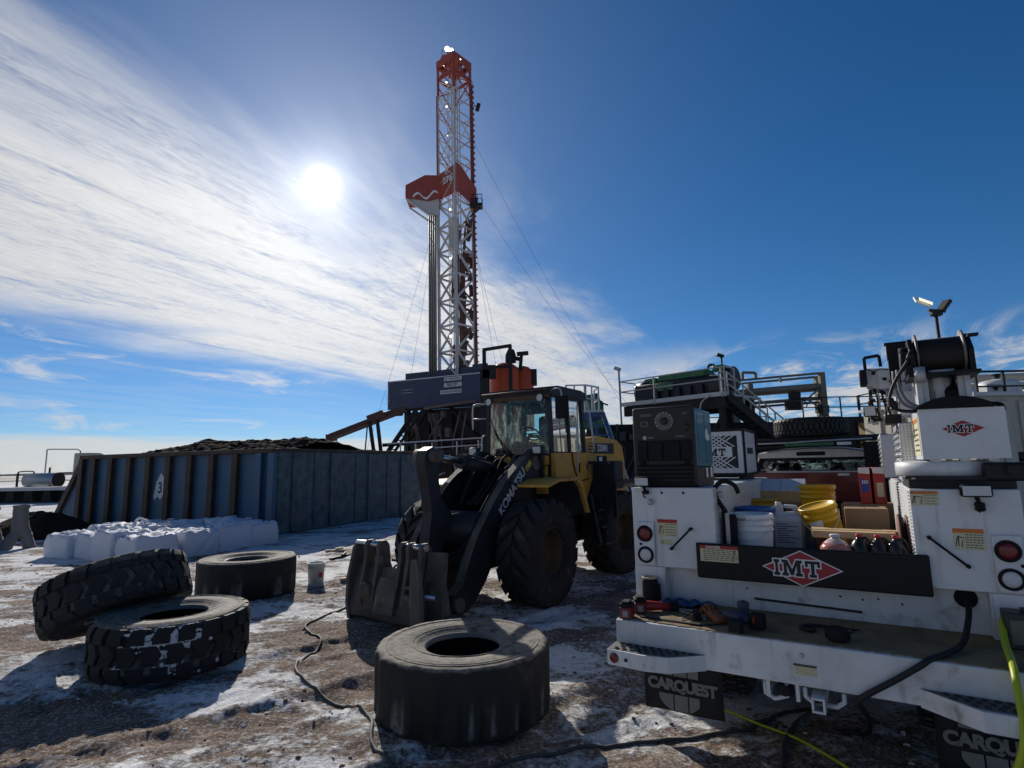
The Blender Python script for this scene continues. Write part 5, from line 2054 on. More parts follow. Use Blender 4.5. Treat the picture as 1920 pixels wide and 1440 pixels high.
mb.bar((.62, Y0 + .24, .52), (.36, Y0 + .28, .44), .06, .05)
mb.bar((-.12, Y0 + .26, .52), (-.34, Y0 + .24, .56), .05, .04)
mb.box((.54, Y0 + .27, .34), (.18, .06, .34), rot=(-14, 0, 0), bev=.01)
mb.box((-.25, Y0 + .27, .30), (.18, .08, .30), rot=(-14, 0, 0), bev=.01)
mb.b2((.36, Y0 + .10, .76), (.5, Y0 + .2, .9), bev=.03)
mb.b2((.9, Y0 - .02, -.04), (.62, Y0 + .2, .04), bev=.02)
mb.build('lock_box', steel_mud, cpl)
mb = MB()
mb.lathe([(0, 0), (.035, 0), (.035, .012), (0, .014)], 16, T(.93, Y0 + .14, .36, 0, 90))
mb.build('pin_end', bright_steel, cpl)
# cab
for sx in (-1, 1):
    for k in range(2):
        mb = MB()
        o_ = .03 * k
        mb.tube(smooth_path([(sx * .40, -.5, 1.9 + o_), (sx * .46, -.1, 2.02 + o_), (sx * .47, .3, 1.86 + o_), (sx * .47, .75, 1.46 + o_), (sx * .47, 1.15, 1.0 + o_), (sx * (.36 - .1 * k), 1.5, .78 + o_), (sx * (.3 - .1 * k), 1.86, .82)], 5), .017, 7)
        mb.build('hydraulic_hose', black_matt, loader)
CW = .69
mb = MB()
mb.b2((-CW, -2.35, 1.5), (CW, -1.02, 2.28), bev=.03)
mb.build('cab_base', blk, loader)
mb = MB()
mb.side([(-2.45, 3.38), (-2.42, 3.50), (-2.2, 3.54), (-1.25, 3.54), (-.98, 3.50), (-.90, 3.41), (-.92, 3.36)], -CW - .05, CW + .05)
rfl = mb.build('cab_roof', blk, loader)
mb = MB()
mb.b2((-CW - .03, -.99, 3.3), (CW + .03, -.93, 3.40), bev=.01)
mb.tube([(CW + .04, -.9, 3.44), (-CW - .04, -.9, 3.44)], .018, 8)
mb.build('roof_edge', mat('roof_brown', (.09, .055, .035), .7), rfl)
mb = MB()
posts = [((-CW, -1.04, 2.25), (-CW + .03, -1.04, 3.4), .07), ((CW, -1.04, 2.25), (CW - .03, -1.04, 3.4), .06), ((-CW - .005, -1.72, 1.8), (-CW + .03, -1.70, 3.4), .075), ((-CW, -2.32, 2.3), (-CW + .03, -2.3, 3.4), .09), ((CW, -2.32, 2.3), (CW - .03, -2.3, 3.4), .09), ((CW, -1.72, 2.2), (CW - .03, -1.70, 3.4), .07)]
for a, b, w_ in posts:
    mb.bar(a, b, w_, w_)
for z in (2.30, 3.36):
    for a, b in (((-CW, -1.04), (-CW, -2.32)), ((CW, -1.04), (CW, -2.32)), ((-CW, -2.32), (CW, -2.32))):
        mb.bar((a[0], a[1], z), (b[0], b[1], z), .06, .06)
mb.bar((-CW, -1.04, 3.37), (CW, -1.04, 3.37), .06, .10)
mb.build('cab_post', blk, loader)
mb = MB()
mb.faces_from([(-CW + .03, -1.03, 2.3), (CW - .03, -1.03, 2.3), (CW - .05, -1.03, 3.33), (-CW + .05, -1.03, 3.33)], [(0, 1, 2, 3)])
mb.build('windscreen', cab_glass, loader)
for nm, pts in (('side_glass', [(-CW - .01, -1.1, 2.34), (-CW - .01, -1.68, 2.34), (-CW + .02, -1.66, 3.33), (-CW + .02, -1.1, 3.33)]), ('side_glass', [(-CW - .01, -1.76, 2.34), (-CW - .01, -2.28, 2.34), (-CW + .02, -2.26, 3.33), (-CW + .02, -1.74, 3.33)]),
                ('side_glass', [(CW, -1.1, 2.34), (CW, -2.28, 2.34), (CW - .03, -2.26, 3.33), (CW - .03, -1.1, 3.33)]), ('rear_glass', [(-CW, -2.33, 2.34), (CW, -2.33, 2.34), (CW - .03, -2.31, 3.33), (-CW + .03, -2.31, 3.33)])):
    mb = MB()
    mb.faces_from(pts, [(0, 1, 2, 3)])
    mb.build(nm, cab_glass, loader)
mb = MB()      # inner rear frame with the rounded windows
for x in (-.05, .05):
    mb.b2((x - .05, -2.29, 2.3), (x + .05, -2.24, 3.36))
mb.b2((-CW + .05, -2.29, 3.15), (CW - .05, -2.24, 3.36), bev=.02)
mb.bar((.12, -2.26, 2.7), (CW - .06, -2.26, 2.68), .03, .03)
mb.build('rear_cab_frame', blk, loader)
mb = MB()
mb.box((-.27, -1.55, 2.42), (.54, .5, .2), bev=.06)
mb.box((-.27, -1.80, 2.74), (.52, .16, .62), bev=.07)
mb.box((-.29, -1.80, 3.08), (.28, .13, .22), bev=.06)
for sx in (-1, 1):
    mb.box((-.27 + sx * .29, -1.62, 2.66), (.07, .36, .07), bev=.02)
mb.build('driver_seat', black_matt, loader)
mb = MB()
mb.front([(-.42, 2.28), (-.38, 2.40), (-.22, 2.52), (.12, 2.55), (.25, 2.45), (.52, 2.42), (.58, 2.28)], -1.35, -1.08)
mb.tube([(.0, -1.3, 2.5), (.0, -1.45, 2.68)], .03, 8)
st_ = mb.build('dashboard', black_matt, loader)
mb = MB()
cen = Vector((0, -1.46, 2.70))
q = Euler((R_(35), 0, 0)).to_matrix()
mb.tube([cen + q @ Vector((.2 * math.cos(2 * PI * k / 24), .2 * math.sin(2 * PI * k / 24), 0)) for k in range(24)], .015, 8, closed=True)
mb.bar(cen - Vector((.2, 0, 0)), cen + Vector((.2, 0, 0)), .02)
mb.build('steering_wheel', black_matt, st_)
mb = MB()
for a, b in (((.28, 2.36), (.53, 2.82)), ((.20, 2.36), (.50, 2.70))):
    mb.bar((a[0], -1.0, a[1]), (b[0], -1.005, b[1]), .022, .012)
mb.bar((.42, -1.0, 2.55), (.60, -1.0, 3.0), .012, .012)
mb.build('windscreen_wiper', black_matt, loader)
# yellow bodywork
mb = MB()
mb.b2((-CW + .02, -1.0, 2.10), (CW - .02, -.90, 2.27), bev=.02)
mb.b2((-CW + .05, -1.0, 1.6), (CW - .05, -.93, 2.09), bev=.02)
mb.build('front_panel', loader_yellow, loader)
mb = MB()
mb.side([(-.98, 2.31), (-2.42, 2.33), (-2.48, 2.2), (-2.42, 1.75), (-2.2, 1.42), (-1.95, 1.38), (-1.75, 1.55), (-1.55, 1.84), (-.98, 1.84)], -CW - .10, -CW - .02)
sp_ = mb.build('side_panel', loader_yellow, loader)
mb = MB()
mb.side([(-.98, 2.31), (-2.42, 2.33), (-2.48, 2.2), (-2.42, 1.75), (-2.2, 1.42), (-1.95, 1.38), (-1.75, 1.55), (-1.55, 1.84), (-.98, 1.84)], CW + .02, CW + .10)
mb.build('side_panel', loader_yellow, loader)
mb = MB()
mb.tube(smooth_path([(-CW - .11, -1.62, 2.32), (-CW - .11, -1.66, 2.1), (-CW - .11, -1.85, 1.82), (-CW - .11, -2.05, 1.8), (-CW - .11, -2.3, 1.83)], 6), .012, 6)
mb.b2((-CW - .112, -1.93, 1.95), (-CW - .101, -1.89, 2.13))
mb.b2((-CW - .104, -2.32, 2.0), (-CW - .101, -2.22, 2.1), mi=1)
mb.build('door_seam', [black_matt, mat('blue_sticker', (.07, .08, .2), .5)], sp_)
mb = MB()      # front mudguards
for sx in (-1, 1):
    a, b = (-1.28, -.70) if sx < 0 else (.70, 1.28)
    mb = MB()
    mb.side([(.14, 1.76), (.14, 1.80), (-.2, 1.88), (-.86, 1.90), (-.92, 1.87), (-.86, 1.84), (-.2, 1.835)], a, b)
    e0, e1 = (-1.29, -1.22) if sx < 0 else (1.22, 1.29)
    mb.side([(-.80, 1.8395), (-.90, 1.869), (-1.0, 1.82), (-1.26, 1.28), (-1.20, 1.28), (-.97, 1.72)], e0, e1)
    mg = mb.build('mudguard', loader_yellow, loader)
    mb = MB()
    i0, i1 = (-1.219, -.70) if sx < 0 else (.70, 1.219)
    mb.side([(-.80, 1.83), (-.94, 1.83), (-1.23, 1.28), (-1.18, 1.28), (-.92, 1.76)], i0, i1)
    mb.build('inner_liner', blk, mg)
mb = MB()
mb.side([(-2.46, 1.5), (-2.46, 2.62), (-3.2, 2.68), (-4.1, 2.62), (-4.38, 2.5), (-4.5, 2.2), (-4.55, 1.3), (-4.4, 1.1), (-2.6, 1.1)], -.66, .66)
hd = mb.build('engine_hood', loader_yellow, loader)
mb = MB()
mb.side([(-2.6, 2.32), (-2.6, 2.52), (-3.9, 2.55), (-3.9, 2.32)], -.667, -.6605)
pan = mb.build('model_panel', blk, hd)
_x = Matrix(((0, 0, -1, -.6705), (-1, 0, 0, -3.3), (0, 1, 0, 2.43), (0, 0, 0, 1)))
lettering('320M1', .20, _x, logo_white, pan, depth=.001, bold=.004)
mb = MB()
for i in range(3):
    mb.b2((-.668, -2.55 - .0, 2.36 + i * .06), (-.6615, -2.95, 2.385 + i * .06), mi=0)
mb.b2((-.668, -3.0, 2.12), (-.6615, -3.5, 2.27), mi=1)
mb.b2((-.672, -3.1, 2.15), (-.6685, -3.25, 2.25), mi=2)
mb.build('side_sticker', [loader_yellow, black_matt, logo_white], hd)
mb = MB()
mb.cyl((.2, -3.2, 2.66), (.2, -3.2, 3.0), .06, 14)
mb.cyl((-.2, -3.7, 2.66), (-.2, -3.7, 2.86), .10, 14)
mb.build('exhaust', blk, hd)
mb = MB()      # dark battery box and rear mudguard
mb.b2((-1.25, -2.95, 1.62), (-.78, -2.52, 2.16), bev=.02)
mb.side([(-2.55, 1.10), (-2.5, 1.66), (-2.9, 1.72), (-3.6, 1.70), (-3.9, 1.62), (-3.9, 1.68), (-3.6, 1.78), (-2.9, 1.80), (-2.46, 1.74), (-2.46, 1.1)], -1.28, -.68)
mb.side([(-2.55, 1.10), (-2.5, 1.66), (-2.9, 1.72), (-3.6, 1.70), (-3.9, 1.62), (-3.9, 1.68), (-3.6, 1.78), (-2.9, 1.80), (-2.46, 1.74), (-2.46, 1.1)], .68, 1.28)
mb.b2((-1.2, -2.45, 2.10), (-.80, -2.3, 2.16))
mb.build('battery_box', blk, loader)
mb = MB()      # steps up to the cab
for y in (-2.02, -2.40):
    mb.bar((-.95, y, 1.55), (-1.16, y + .05, .62), .06, .03)
for z in (.66, .95, 1.25):
    k = (1.55 - z) / .93
    mb.b2((-.95 - .21 * k - .09, -2.40, z - .015), (-.95 - .21 * k + .06, -2.0, z + .015))
mb.build('step_ladder', blk, loader)
mb = MB()
mb.tube(smooth_path([(-CW - .12, -1.72, 1.98), (-CW - .17, -1.72, 2.1), (-CW - .17, -1.7, 2.9), (-CW - .08, -1.7, 3.0)], 5), .014, 8)
mb.tube(smooth_path([(-CW - .10, -2.5, 2.3), (-CW - .16, -2.46, 2.5), (-CW - .1, -2.4, 3.3), (-CW - .02, -2.4, 3.36)], 5), .016, 8)
mb.tube(smooth_path([(CW + .02, -.96, 2.1), (CW + .08, -.95, 2.3), (CW + .08, -.95, 2.62), (CW + .02, -.98, 2.68)], 5), .016, 8)
mb.tube(smooth_path([(CW + .02, -1.0, 3.28), (CW + .18, -.92, 3.28), (CW + .26, -.9, 3.2), (CW + .26, -.9, 2.8)], 5), .016, 8)
mb.tube([(CW + .02, -1.0, 3.0), (CW + .26, -.9, 3.0)], .014, 8)
mb.build('grab_rail', galv, loader)
for sx in (-1,):
    mb = MB()
    mb.tube(smooth_path([(sx * (CW - .02), -1.0, 3.42), (sx * (CW + .22), -.92, 3.44), (sx * (CW + .30), -.9, 3.36), (sx * (CW + .30), -.9, 2.98)], 5), .013, 8)
    mi_ = mb.build('mirror', galv, loader)
    mb = MB()
    mb.box((sx * (CW + .30), -.90 if sx < 0 else -.92, 3.10), (.25, .07, .40), bev=.04)
    mb.build('mirror_case', black_matt, mi_)
for sx in (-1, 1):
    mb = MB()
    mb.lathe([(0, -.04), (.05, -.03), (.07, .03), (.065, .05)], 18, T(sx * .56, -.92, 3.30, -90), caps=False)
    hl = mb.build('work_lamp', black_matt, rfl)
    mb = MB()
    mb.lathe([(0, .045), (.064, .045)], 18, T(sx * .56, -.92, 3.30, -90), caps=False)
    mb.build('lens', clear_lens, hl)
for sx in (-1, 1):
    mb = MB()
    mb.bar((sx * .62, -.82, 1.9), (sx * .66, -.66, 2.30), .05, .05)
    mb.box((sx * .68, -.60, 2.36), (.2, .14, .16), bev=.03)
    hl = mb.build('headlamp', blk, loader)
    mb = MB()
    mb.box((sx * .68, -.526, 2.36), (.15, .006, .11), bev=.002)
    mb.build('lens', clear_lens, hl)
# ------------------------------------------------------------------ blue spoil bin and what stands by it
BIN_O = Vector((-7.85, 18.63, 0))
BIN_RZ = math.atan2(-.414, .910)
BIN_M = Matrix.Translation(BIN_O) @ Matrix.Rotation(BIN_RZ, 4, 'Z')
blue_steel = bin_mat()
side_steel = mat('weathered_side', (.07, .098, .115), .65, dirt=((.12, .105, .085), .5, 1.3), var=.35, bump=(3, .4), streak=((.17, .15, .12), .8))
rust_steel = mat('rust_steel', (.062, .042, .032), .75, streak=((.12, .055, .03), .7), dirt=((.05, .05, .055), .4, 1.5), var=.25, bump=(12, .2))
HB = 2.78
XL = -10.6
bin_ = thing('spoil_bin', 'long faded blue steel bin with rusty ribs heaped with drilling mud', 'bin', BIN_O, BIN_RZ)
mb = MB()
mb.prism([(XL, 0), (0, 0), (0, HB), (XL - .0, HB - .1)], 0, .05, Matrix(((1, 0, 0, 0), (0, 0, 1, .03), (0, 1, 0, 0), (0, 0, 0, 1))))
mb.front([(XL - 1.7, .2), (XL, .02), (XL, HB - .1)], .03, .08)
mb.build('wall_panel', blue_steel, bin_)
mb = MB()
mb.b2((-.05, .081, 0), (0.0, 8.5, HB))
mb.b2((XL, 8.45, 0), (-.051, 8.5, HB))
mb.build('side_wall', side_steel, bin_)
xs = [-.04, -.62, -1.75, -2.9, -4.05, -5.2, -6.35, -7.5, -8.65, -9.75, -10.58]
for i, x in enumerate(xs):
    mb = MB()
    mb.b2((x - .09, -.14, 0), (x + .09, .028, HB - .12))
    mb.b2((x - .13, -.155, 0), (x + .13, -.141, HB - .12))
    mb.build('rib', blue_steel if i in (0, 1) else rust_steel, bin_)
mb = MB()
mb.bar((XL - 1.7, .0, .15), (XL + .03, .0, HB - .1), .2, .22)
mb.b2((XL - 1.8, -.1, .0), (XL, .06, .16))
mb.build('end_brace', rust_steel, bin_)
mb = MB()
mb.b2((XL - .05, -.17, HB - .119), (.05, .12, HB + .03), bev=.02)
mb.b2((-.10, .121, HB - .06), (.06, 8.5, HB + .04), bev=.02)
mb.build('top_rail', rust_steel, bin_)
for k, (y, w_) in enumerate(((.12, .5), (.72, .9), (1.75, .7), (2.55, 1.25), (3.95, .6), (4.7, 1.1), (5.95, .8), (6.9, 1.3))):
    mb = MB()
    mb.b2((.0005, y, .02), (.03 + .045 * (k % 2), y + w_, HB - .10), bev=.015)
    mb.build('side_plate', side_steel, bin_)
mb = MB()
for cy_, cz_, rr_ in ((3.15, 1.25, .28), (1.5, .95, .16)):
    mb.tube([(.082, cy_ + rr_ * math.cos(a), cz_ + rr_ * math.sin(a)) for a in [2 * PI * k / 24 for k in range(24)]], .02, 6, closed=True)
mb.build('round_port', blue_steel, bin_)
patch = mat('chipped_white', (.55, .57, .58), .7, dirt=((.10, .17, .27), .35, 4.0))
mb = MB()
mb.front([(x - 1.15, z) for x, z in [(-4.98, 1.22), (-4.90, 1.05), (-4.82, 1.16), (-4.72, 1.20), (-4.60, 1.08), (-4.45, 1.22), (-4.36, 1.55), (-4.36, 1.9), (-4.50, 1.93), (-4.62, 2.06), (-4.72, 1.92), (-4.86, 1.72), (-4.92, 1.42)]], .024, .0285)
pp = mb.build('number_patch', patch, bin_)
lettering('3', .56, rear(-5.78, .0235, 1.5), mat('number_navy', (.02, .035, .07), .6), pp, depth=.0005, bold=.012)
# mud heaped in the bin
heap = bpy.data.objects.new('mud_heap', None)
mb = MB()
nx_, ny_ = 110, 80
vs, fs = [], []
for j in range(ny_ + 1):
    for i in range(nx_ + 1):
        x = XL + (0 - XL) * i / nx_ * .995 - .03
        y = .1 + 8.3 * j / ny_
        h = HB - .12
        for px_, py_, ph_, pw_, pv_ in ((-4.4, 2.2, .52, 2.4, 1.8), (-1.2, 2.0, .40, 1.9, 1.6), (-6.6, 2.4, .40, 1.6, 1.5), (-.3, 3.6, .25, 1.0, 1.5), (-.5, 6.5, .12, 1.2, 1.2), (-8.2, 2.2, .22, 1.1, 1.0)):
            h += ph_ * math.exp(-((x - px_) / pw_) ** 2 - ((y - py_) / pv_) ** 2)
        e = min(1, min(i, nx_ - i, j, ny_ - j) / 4)
        a = np.array([x]); b = np.array([y])
        n = float(sum(am * vnoise(a * f + 3.1 * k, b * f, 40 + k)[0] for k, (f, am) in enumerate(((1.1, .16), (2.7, .14), (6.0, .10), (13.0, .06)))))
        vs.append((x, y, h + n * (.3 + .7 * e)))
for j in range(ny_):
    for i in range(nx_):
        a = j * (nx_ + 1) + i
        fs.append((a, a + 1, a + nx_ + 2, a + nx_ + 1))
bpy.data.objects.remove(heap)
mb.faces_from(vs, fs, 0, False)
hp = mb.build('mud_heap', mat('drill_mud', (.030, .020, .015), 1.0, dirt=((.055, .036, .026), .4, 2.0), bump=(14, .8), spec=.05), None, BIN_O, (0, 0, BIN_RZ), recalc=False)
tag(hp, 'dark lumpy heap of drilling mud rising above the blue bin', 'mud heap')

# bulk bags
bag_mat = mat('woven_bag', (.61, .61, .655), .75, dirt=((.40, .39, .42), .3, 3.0), bump=(60, .3))
random.seed(11)


def bag_proto(seed):
    rnd = random.Random(seed)
    t = thing('bulk_bag', 'white woven bulk bag packed in the slumped block of bags before the blue bin', 'bag', (0, 0, 0), 0, 'white bulk bags by the bin')
    mb = MB()
    n = 14
    idx = {}
    vs, fs = [], []
    W2, Hh = .50, .60
    ox, oy = rnd.uniform(0, 50), rnd.uniform(0, 50)

    def P(u, v, w):
        # u, v, w in -1..1 cube surface -> slumped bag
        x, y, z = u, v, (w + 1) / 2
        bul = 1 + .06 * math.sin(PI * z) - .05 * z
        k = 1 - .06 * (abs(u) * abs(v)) ** 2
        n1 = float(vnoise(np.array([x * 2.5 + ox]), np.array([y * 2.5 + z * 3 + oy]), seed)[0])
        n2 = float(vnoise(np.array([x * 7 + oy]), np.array([y * 7 + z * 7 + ox]), seed + 5)[0])
        top = 0
        if z > .98:
            n3 = float(vnoise(np.array([x * 4.2 + ox]), np.array([y * 4.2 + oy]), seed + 9)[0])
            top = .09 * n1 + .045 * n2 + .05 * n3 + .04 * (1 - max(abs(u), abs(v)))
        return Vector((x * W2 * bul * k + .04 * n2, y * W2 * bul * k + .04 * n1, z * Hh + top + .03 * n1))
    for ax in range(5):
        grid = []
        for j in range(n + 1):
            row = []
            for i in range(n + 1):
                a, b = 2 * i / n - 1, 2 * j / n - 1
                p = [(a, -1, b), (1, a, b), (-a, 1, b), (-1, -a, b), (a, b, 1)][ax]
                key = tuple(round(c, 4) for c in p)
                if key not in idx:
                    idx[key] = len(vs)
                    vs.append(P(*p))
                row.append(idx[key])
            grid.append(row)
        for j in range(n):
            for i in range(n):
                fs.append((grid[j][i], grid[j][i + 1], grid[j + 1][i + 1], grid[j + 1][i]))
    mb.faces_from(vs, fs, 0, True)
    mb.build('bag_body', bag_mat, t)
    mb = MB()
    for sx, sy in ((-1, -1), (1, -1), (1, 1), (-1, 1)):
        x, y = sx * .28, sy * .28
        a = rnd.uniform(0, 6.28)
        pts = [(x, y, Hh - .02), (x + .06 * math.cos(a), y + .06 * math.sin(a), Hh + .04), (x + .16 * math.cos(a), y + .16 * math.sin(a), Hh + .04), (x + .22 * math.cos(a), y + .2 * math.sin(a), Hh + .03)]
        mb.tube(smooth_path(pts, 4), .018, 6)
    for k in range(3):
        a = rnd.uniform(0, 6.28)
        c = Vector((rnd.uniform(-.2, .2), rnd.uniform(-.2, .2), Hh + .03))
        mb.tube(smooth_path([c, c + Vector((.12 * math.cos(a), .12 * math.sin(a), .025)), c + Vector((.22 * math.cos(a + .4), .22 * math.sin(a + .4), .01))], 4), [.03] * 5 + [.02] * 3 + [.01], 6)
    for f in mb.bm.faces:
        f.smooth = True
    split_pieces(mb.build('lifting_loop', bag_mat, t))
    return t


protos = [bag_proto(s) for s in (3, 8, 15, 27)]
first = True
used = [False] * 4
rnd = random.Random(19)
for i in range(4):
    for j in range(4):
        if (i, j) in ((0, 3),):
            continue
        k = rnd.randrange(4)
        o = protos[k] if not used[k] else copy_tree(protos[k])
        used[k] = True
        p = BIN_M @ Vector((-1.86 + i * .96 + rnd.uniform(-.05, .05) + .1 * (j == 0 and i % 2), -4.72 + j * 1.02 + rnd.uniform(-.07, .07) + (.12 if j == 0 and i in (1, 4) else 0), 0))
        o.location = (p.x, p.y, -.02)
        o.rotation_euler = (R_(rnd.uniform(-4, 4)), R_(rnd.uniform(-4, 4)), BIN_RZ + R_(rnd.choice((0, 90, 180, 270)) + rnd.uniform(-7, 7)))
        s_ = rnd.uniform(.97, 1.07)
        o.scale = (s_, s_, rnd.uniform(.92, 1.12))
p = BIN_M @ Vector((-.9, -3.7, .6))
mb = MB()
mb.tube(smooth_path([(-.3, 0, -.05), (-.26, .02, .14), (-.08, .0, .25), (.15, -.02, .22), (.3, -.04, .08), (.24, -.02, -.06)], 5), .032, 8)
mb.tube(smooth_path([(-.1, .1, -.05), (-.12, .1, .16), (.1, .12, .2), (.2, .12, -.05)], 5), .022, 8)
tag(mb.build('bag_strap', bag_mat, None, p, (0, 0, BIN_RZ)), 'white lifting strap looped up above the pile of bags', 'strap')
# loose scrap and boards on the snow between bin and loader
rnd = random.Random(31)
scr_mats = [rust_steel, wood_pale, rig_dark, snow_patch]
for k, (x, y, w_, d_, lab) in enumerate(((-4.6, 14.8, .5, .09, 'broken pale plank lying on the snow before the bin side'), (-5.2, 13.2, .4, .3, 'rust red scrap plate lying by the end of the bags'), (-4.2, 13.9, .7, .07, 'dark thin bar lying on the snow left of the loader'), (-5.5, 14.2, .35, .2, 'crumpled dark sheet lying near the bag corner'), (-3.2, 11.0, .22, .1, 'small dark block lying beside the coupler'))):
    t = thing('scrap_piece', lab, 'scrap', (x, y, gh(x, y)), rnd.uniform(0, 3), 'scrap on the snow')
    mb = MB()
    mb.b2((-w_ / 2, -d_ / 2, .01), (w_ / 2, d_ / 2, .06), bev=.006)
    mb.box((w_ * .2, 0, .09), (w_ * .4, d_ * .7, .04), rot=(8, -6, 20))
    mb.build('piece', scr_mats[(k + (1 if k == 0 else 0) + (2 if k == 1 else 0)) % 3] if k != 1 else rust_steel, t)
# low dirt bank behind the bags and by the concrete legs
def mound(label, cx_, cy_, rx, ry, hh, seed, material):
    mb = MB()
    n = 40
    vs, fs = [], []
    for j in range(n + 1):
        for i in range(n + 1):
            u, v = 2 * i / n - 1, 2 * j / n - 1
            r = math.hypot(u, v)
            h = hh * max(0, 1 - r * r)
            x, y = cx_ + u * rx, cy_ + v * ry
            h += sum(am * float(vnoise(np.array([x * f]), np.array([y * f]), seed + k)[0]) for k, (f, am) in enumerate(((1.5, .25), (4, .15), (9, .08)))) * (hh > 0) * max(0, 1 - r) * 1.2
            vs.append((x, y, h - .08))
    for j in range(n):
        for i in range(n):
            a = j * (n + 1) + i
            fs.append((a, a + 1, a + n + 2, a + n + 1))
    mb.faces_from(vs, fs, 0, False)
    return tag(mb.build('dirt_mound', material, None, recalc=False), label, 'mound')


mound('dark clod heap of dirt at the far left beside the bin end', -16.6, 20.0, 2.2, 1.8, .75, 70, MATS['drill_mud'])
conc = mat('old_concrete', (.17, .16, .15), .85, dirt=((.14, .12, .1), .4, 3.0), bump=(14, .4))
for k, (x, y, h, lab) in enumerate(((-14.75, 16.2, 1.15, 'weathered grey forked footing at the left picture edge'), (-14.25, 16.6, 1.18, 'weathered grey forked footing, right one beside the bags'))):
    t = thing('footing', lab, 'footing', (x, y, 0), R_(20 + 30 * k))
    mb = MB()
    mb.tube(smooth_path([(-.05, 0, h), (-.02, 0, h * .6), (.10, 0, .35), (.22, 0, -.05)], 5), [.17] * 6 + [.15] * 9 + [.17], 12)
    mb.tube(smooth_path([(-.08, .05, h * .95), (-.08, .05, .5), (-.22, 0, .25), (-.34, 0, -.05)], 5), [.16] * 6 + [.14] * 9 + [.16], 12)
    mb.tube([(-.06, 0, h - .05), (-.06, 0, h + .04)], .2, 14)
    mb.jitter(.012).build('leg', conc, t)

# ------------------------------------------------------------------ drilling rig
rig = thing('drilling_rig', 'tall red and white lattice drilling mast numbered 276 towering behind the loader', 'drilling rig', (-5.35, 54, 0))
RO = Vector((-5.35, 54, 0))
s0 = 1.72


def rig_pt(ang, r, z, shift=True):
    # corners at 45 degree steps: 0 near, 1 right, 2 far, 3 left; mast drifts a little with height
    dx = 0.06 - .30 * (z - 11) / 33 if shift else 0
    a = R_(-90 + 90 * ang + 4)
    return Vector((math.cos(a) * r + dx, math.sin(a) * r, z))


def mast_section(z0, z1, r, bay, material, name='mast_section', chord=.17, brace=.11, faces=(0, 1, 2, 3), flip=0):
    mb = MB()
    for k in range(4):
        mb.bar(rig_pt(k, r, z0), rig_pt(k, r, z1), chord * 1.3, chord * 1.3, upv=(1, .4, 0))
    nb = max(1, round((z1 - z0) / bay))
    for k in faces:
        for i in range(nb):
            a, b = z0 + (z1 - z0) * i / nb, z0 + (z1 - z0) * (i + 1) / nb
            p, q = rig_pt(k, r, a), rig_pt(k + 1, r, a)
            p2, q2 = rig_pt(k, r, b), rig_pt(k + 1, r, b)
            mb.bar(p2, q2, brace, brace)
            if (i + flip) % 2:
                mb.bar(p, q2, brace, brace)
            else:
                mb.bar(q, p2, brace, brace)
    return mb.build(name, material, rig)


mast_section(10.6, 28.4, s0 * 1.02, 2.55, mast_white, chord=.2, brace=.17)
mast_section(28.4, 40.6, s0 * .98, 2.6, mast_white, chord=.14, brace=.085, faces=(0, 1, 2, 3), flip=1)
mb = MB()
for k in (1, 3):
    mb.bar(rig_pt(k, s0 * 1.04, 28.4), rig_pt(k, s0 * 1.04, 40.6), .2, .2)
for i in range(5):
    z = 30 + i * 2.4
    mb.bar(rig_pt(1, s0 * 1.0, z), rig_pt(2, s0 * 1.0, z + 2.2), .1)
    mb.bar(rig_pt(3, s0 * 1.0, z + 2.2), rig_pt(2, s0 * 1.0, z), .1)
mb.build('red_chord', mast_red, rig)
mast_section(40.6, 44.2, s0 * .98, 1.8, mast_red, chord=.18, brace=.11)
mb = MB()       # crown block
for z in (42.6, 44.2):
    for k in range(4):
        a, b = rig_pt(k, s0 * 1.04, z), rig_pt(k + 1, s0 * 1.04, z)
        mb.bar(a, b, .2 if z > 43 else .12, .75 if z > 43 else .3, upv=(0, 0, 1))
mb.box((-.25, 0, 44.3), (1.2, 1.2, .4), rot=(0, 0, 45))
for dx in (-.9, -.3, .3):
    mb.cyl((dx - .25, -.5, 44.8), (dx - .05, .5, 44.8), .45, 14)
mb.build('crown_block', mast_red, rig)
mb = MB()
for (x, y, z) in ((-.85, -.6, 45.4), (-.45, -.9, 45.1), (0, -1.1, 44.7), (.4, -.9, 44.3), (.6, -.4, 44.2), (.9, -.1, 43.6)):
    mb.bar((x, y, z - .8), (x, y, z), .07)
    mb.box((x, y - .05, z), (.22, .14, .18))
mb.bar((-1.5, 0, 44.5), (-1.5, 0, 46.2), .05)
mb.bar((-.9, -.3, 45.3), (.6, -.3, 44.9), .06)
mb.bar((-1.2, -.3, 44.8), (-.1, -.8, 44.9), .08)
mb.build('crown_rail', rig_dark, rig)
lamp_on = emit_mat('lit_lamp', (1.0, .98, .92), 6.0)
for (x, z, y, s_) in ((-.85, 45.6, -.8, .26), (-.38, 45.25, -1.05, .2), (-.02, 44.6, -1.25, .2), (.45, 44.1, -1.05, .18), (-1.0, 42.2, -.2, .09), (-.95, 39.2, -.5, .09), (-.9, 36.0, -.5, .09), (-.55, 27.6, -1.0, .1), (-.5, 22.5, -1.0, .1), (-.5, 14.6, -1.1, .12)):
    mb = MB()
    bmesh.ops.create_icosphere(mb.bm, subdivisions=2, radius=s_, matrix=T(x, y, z))
    mb.build('flood_lamp', lamp_on, rig)
mb = MB()       # inner guide rails, pipes, lines
for k, (x, y) in enumerate(((-.5, -.2), (-.2, -.35), (.1, .2), (.35, -.1), (-.7, .3), (.55, .3))):
    mb.tube([(x, y, 11), (x - .28, y, 43)], .06 if k % 2 else .04, 6)
mb.box((-.3, .1, 25.5), (.9, .9, 3.2))
mb.build('guide_rail', mast_white, rig)
mb = MB()
mb.box((-.15, .1, 20.5), (.7, .7, 4.5))
mb.box((.5, -.3, 15.5), (.35, .35, 8.5))
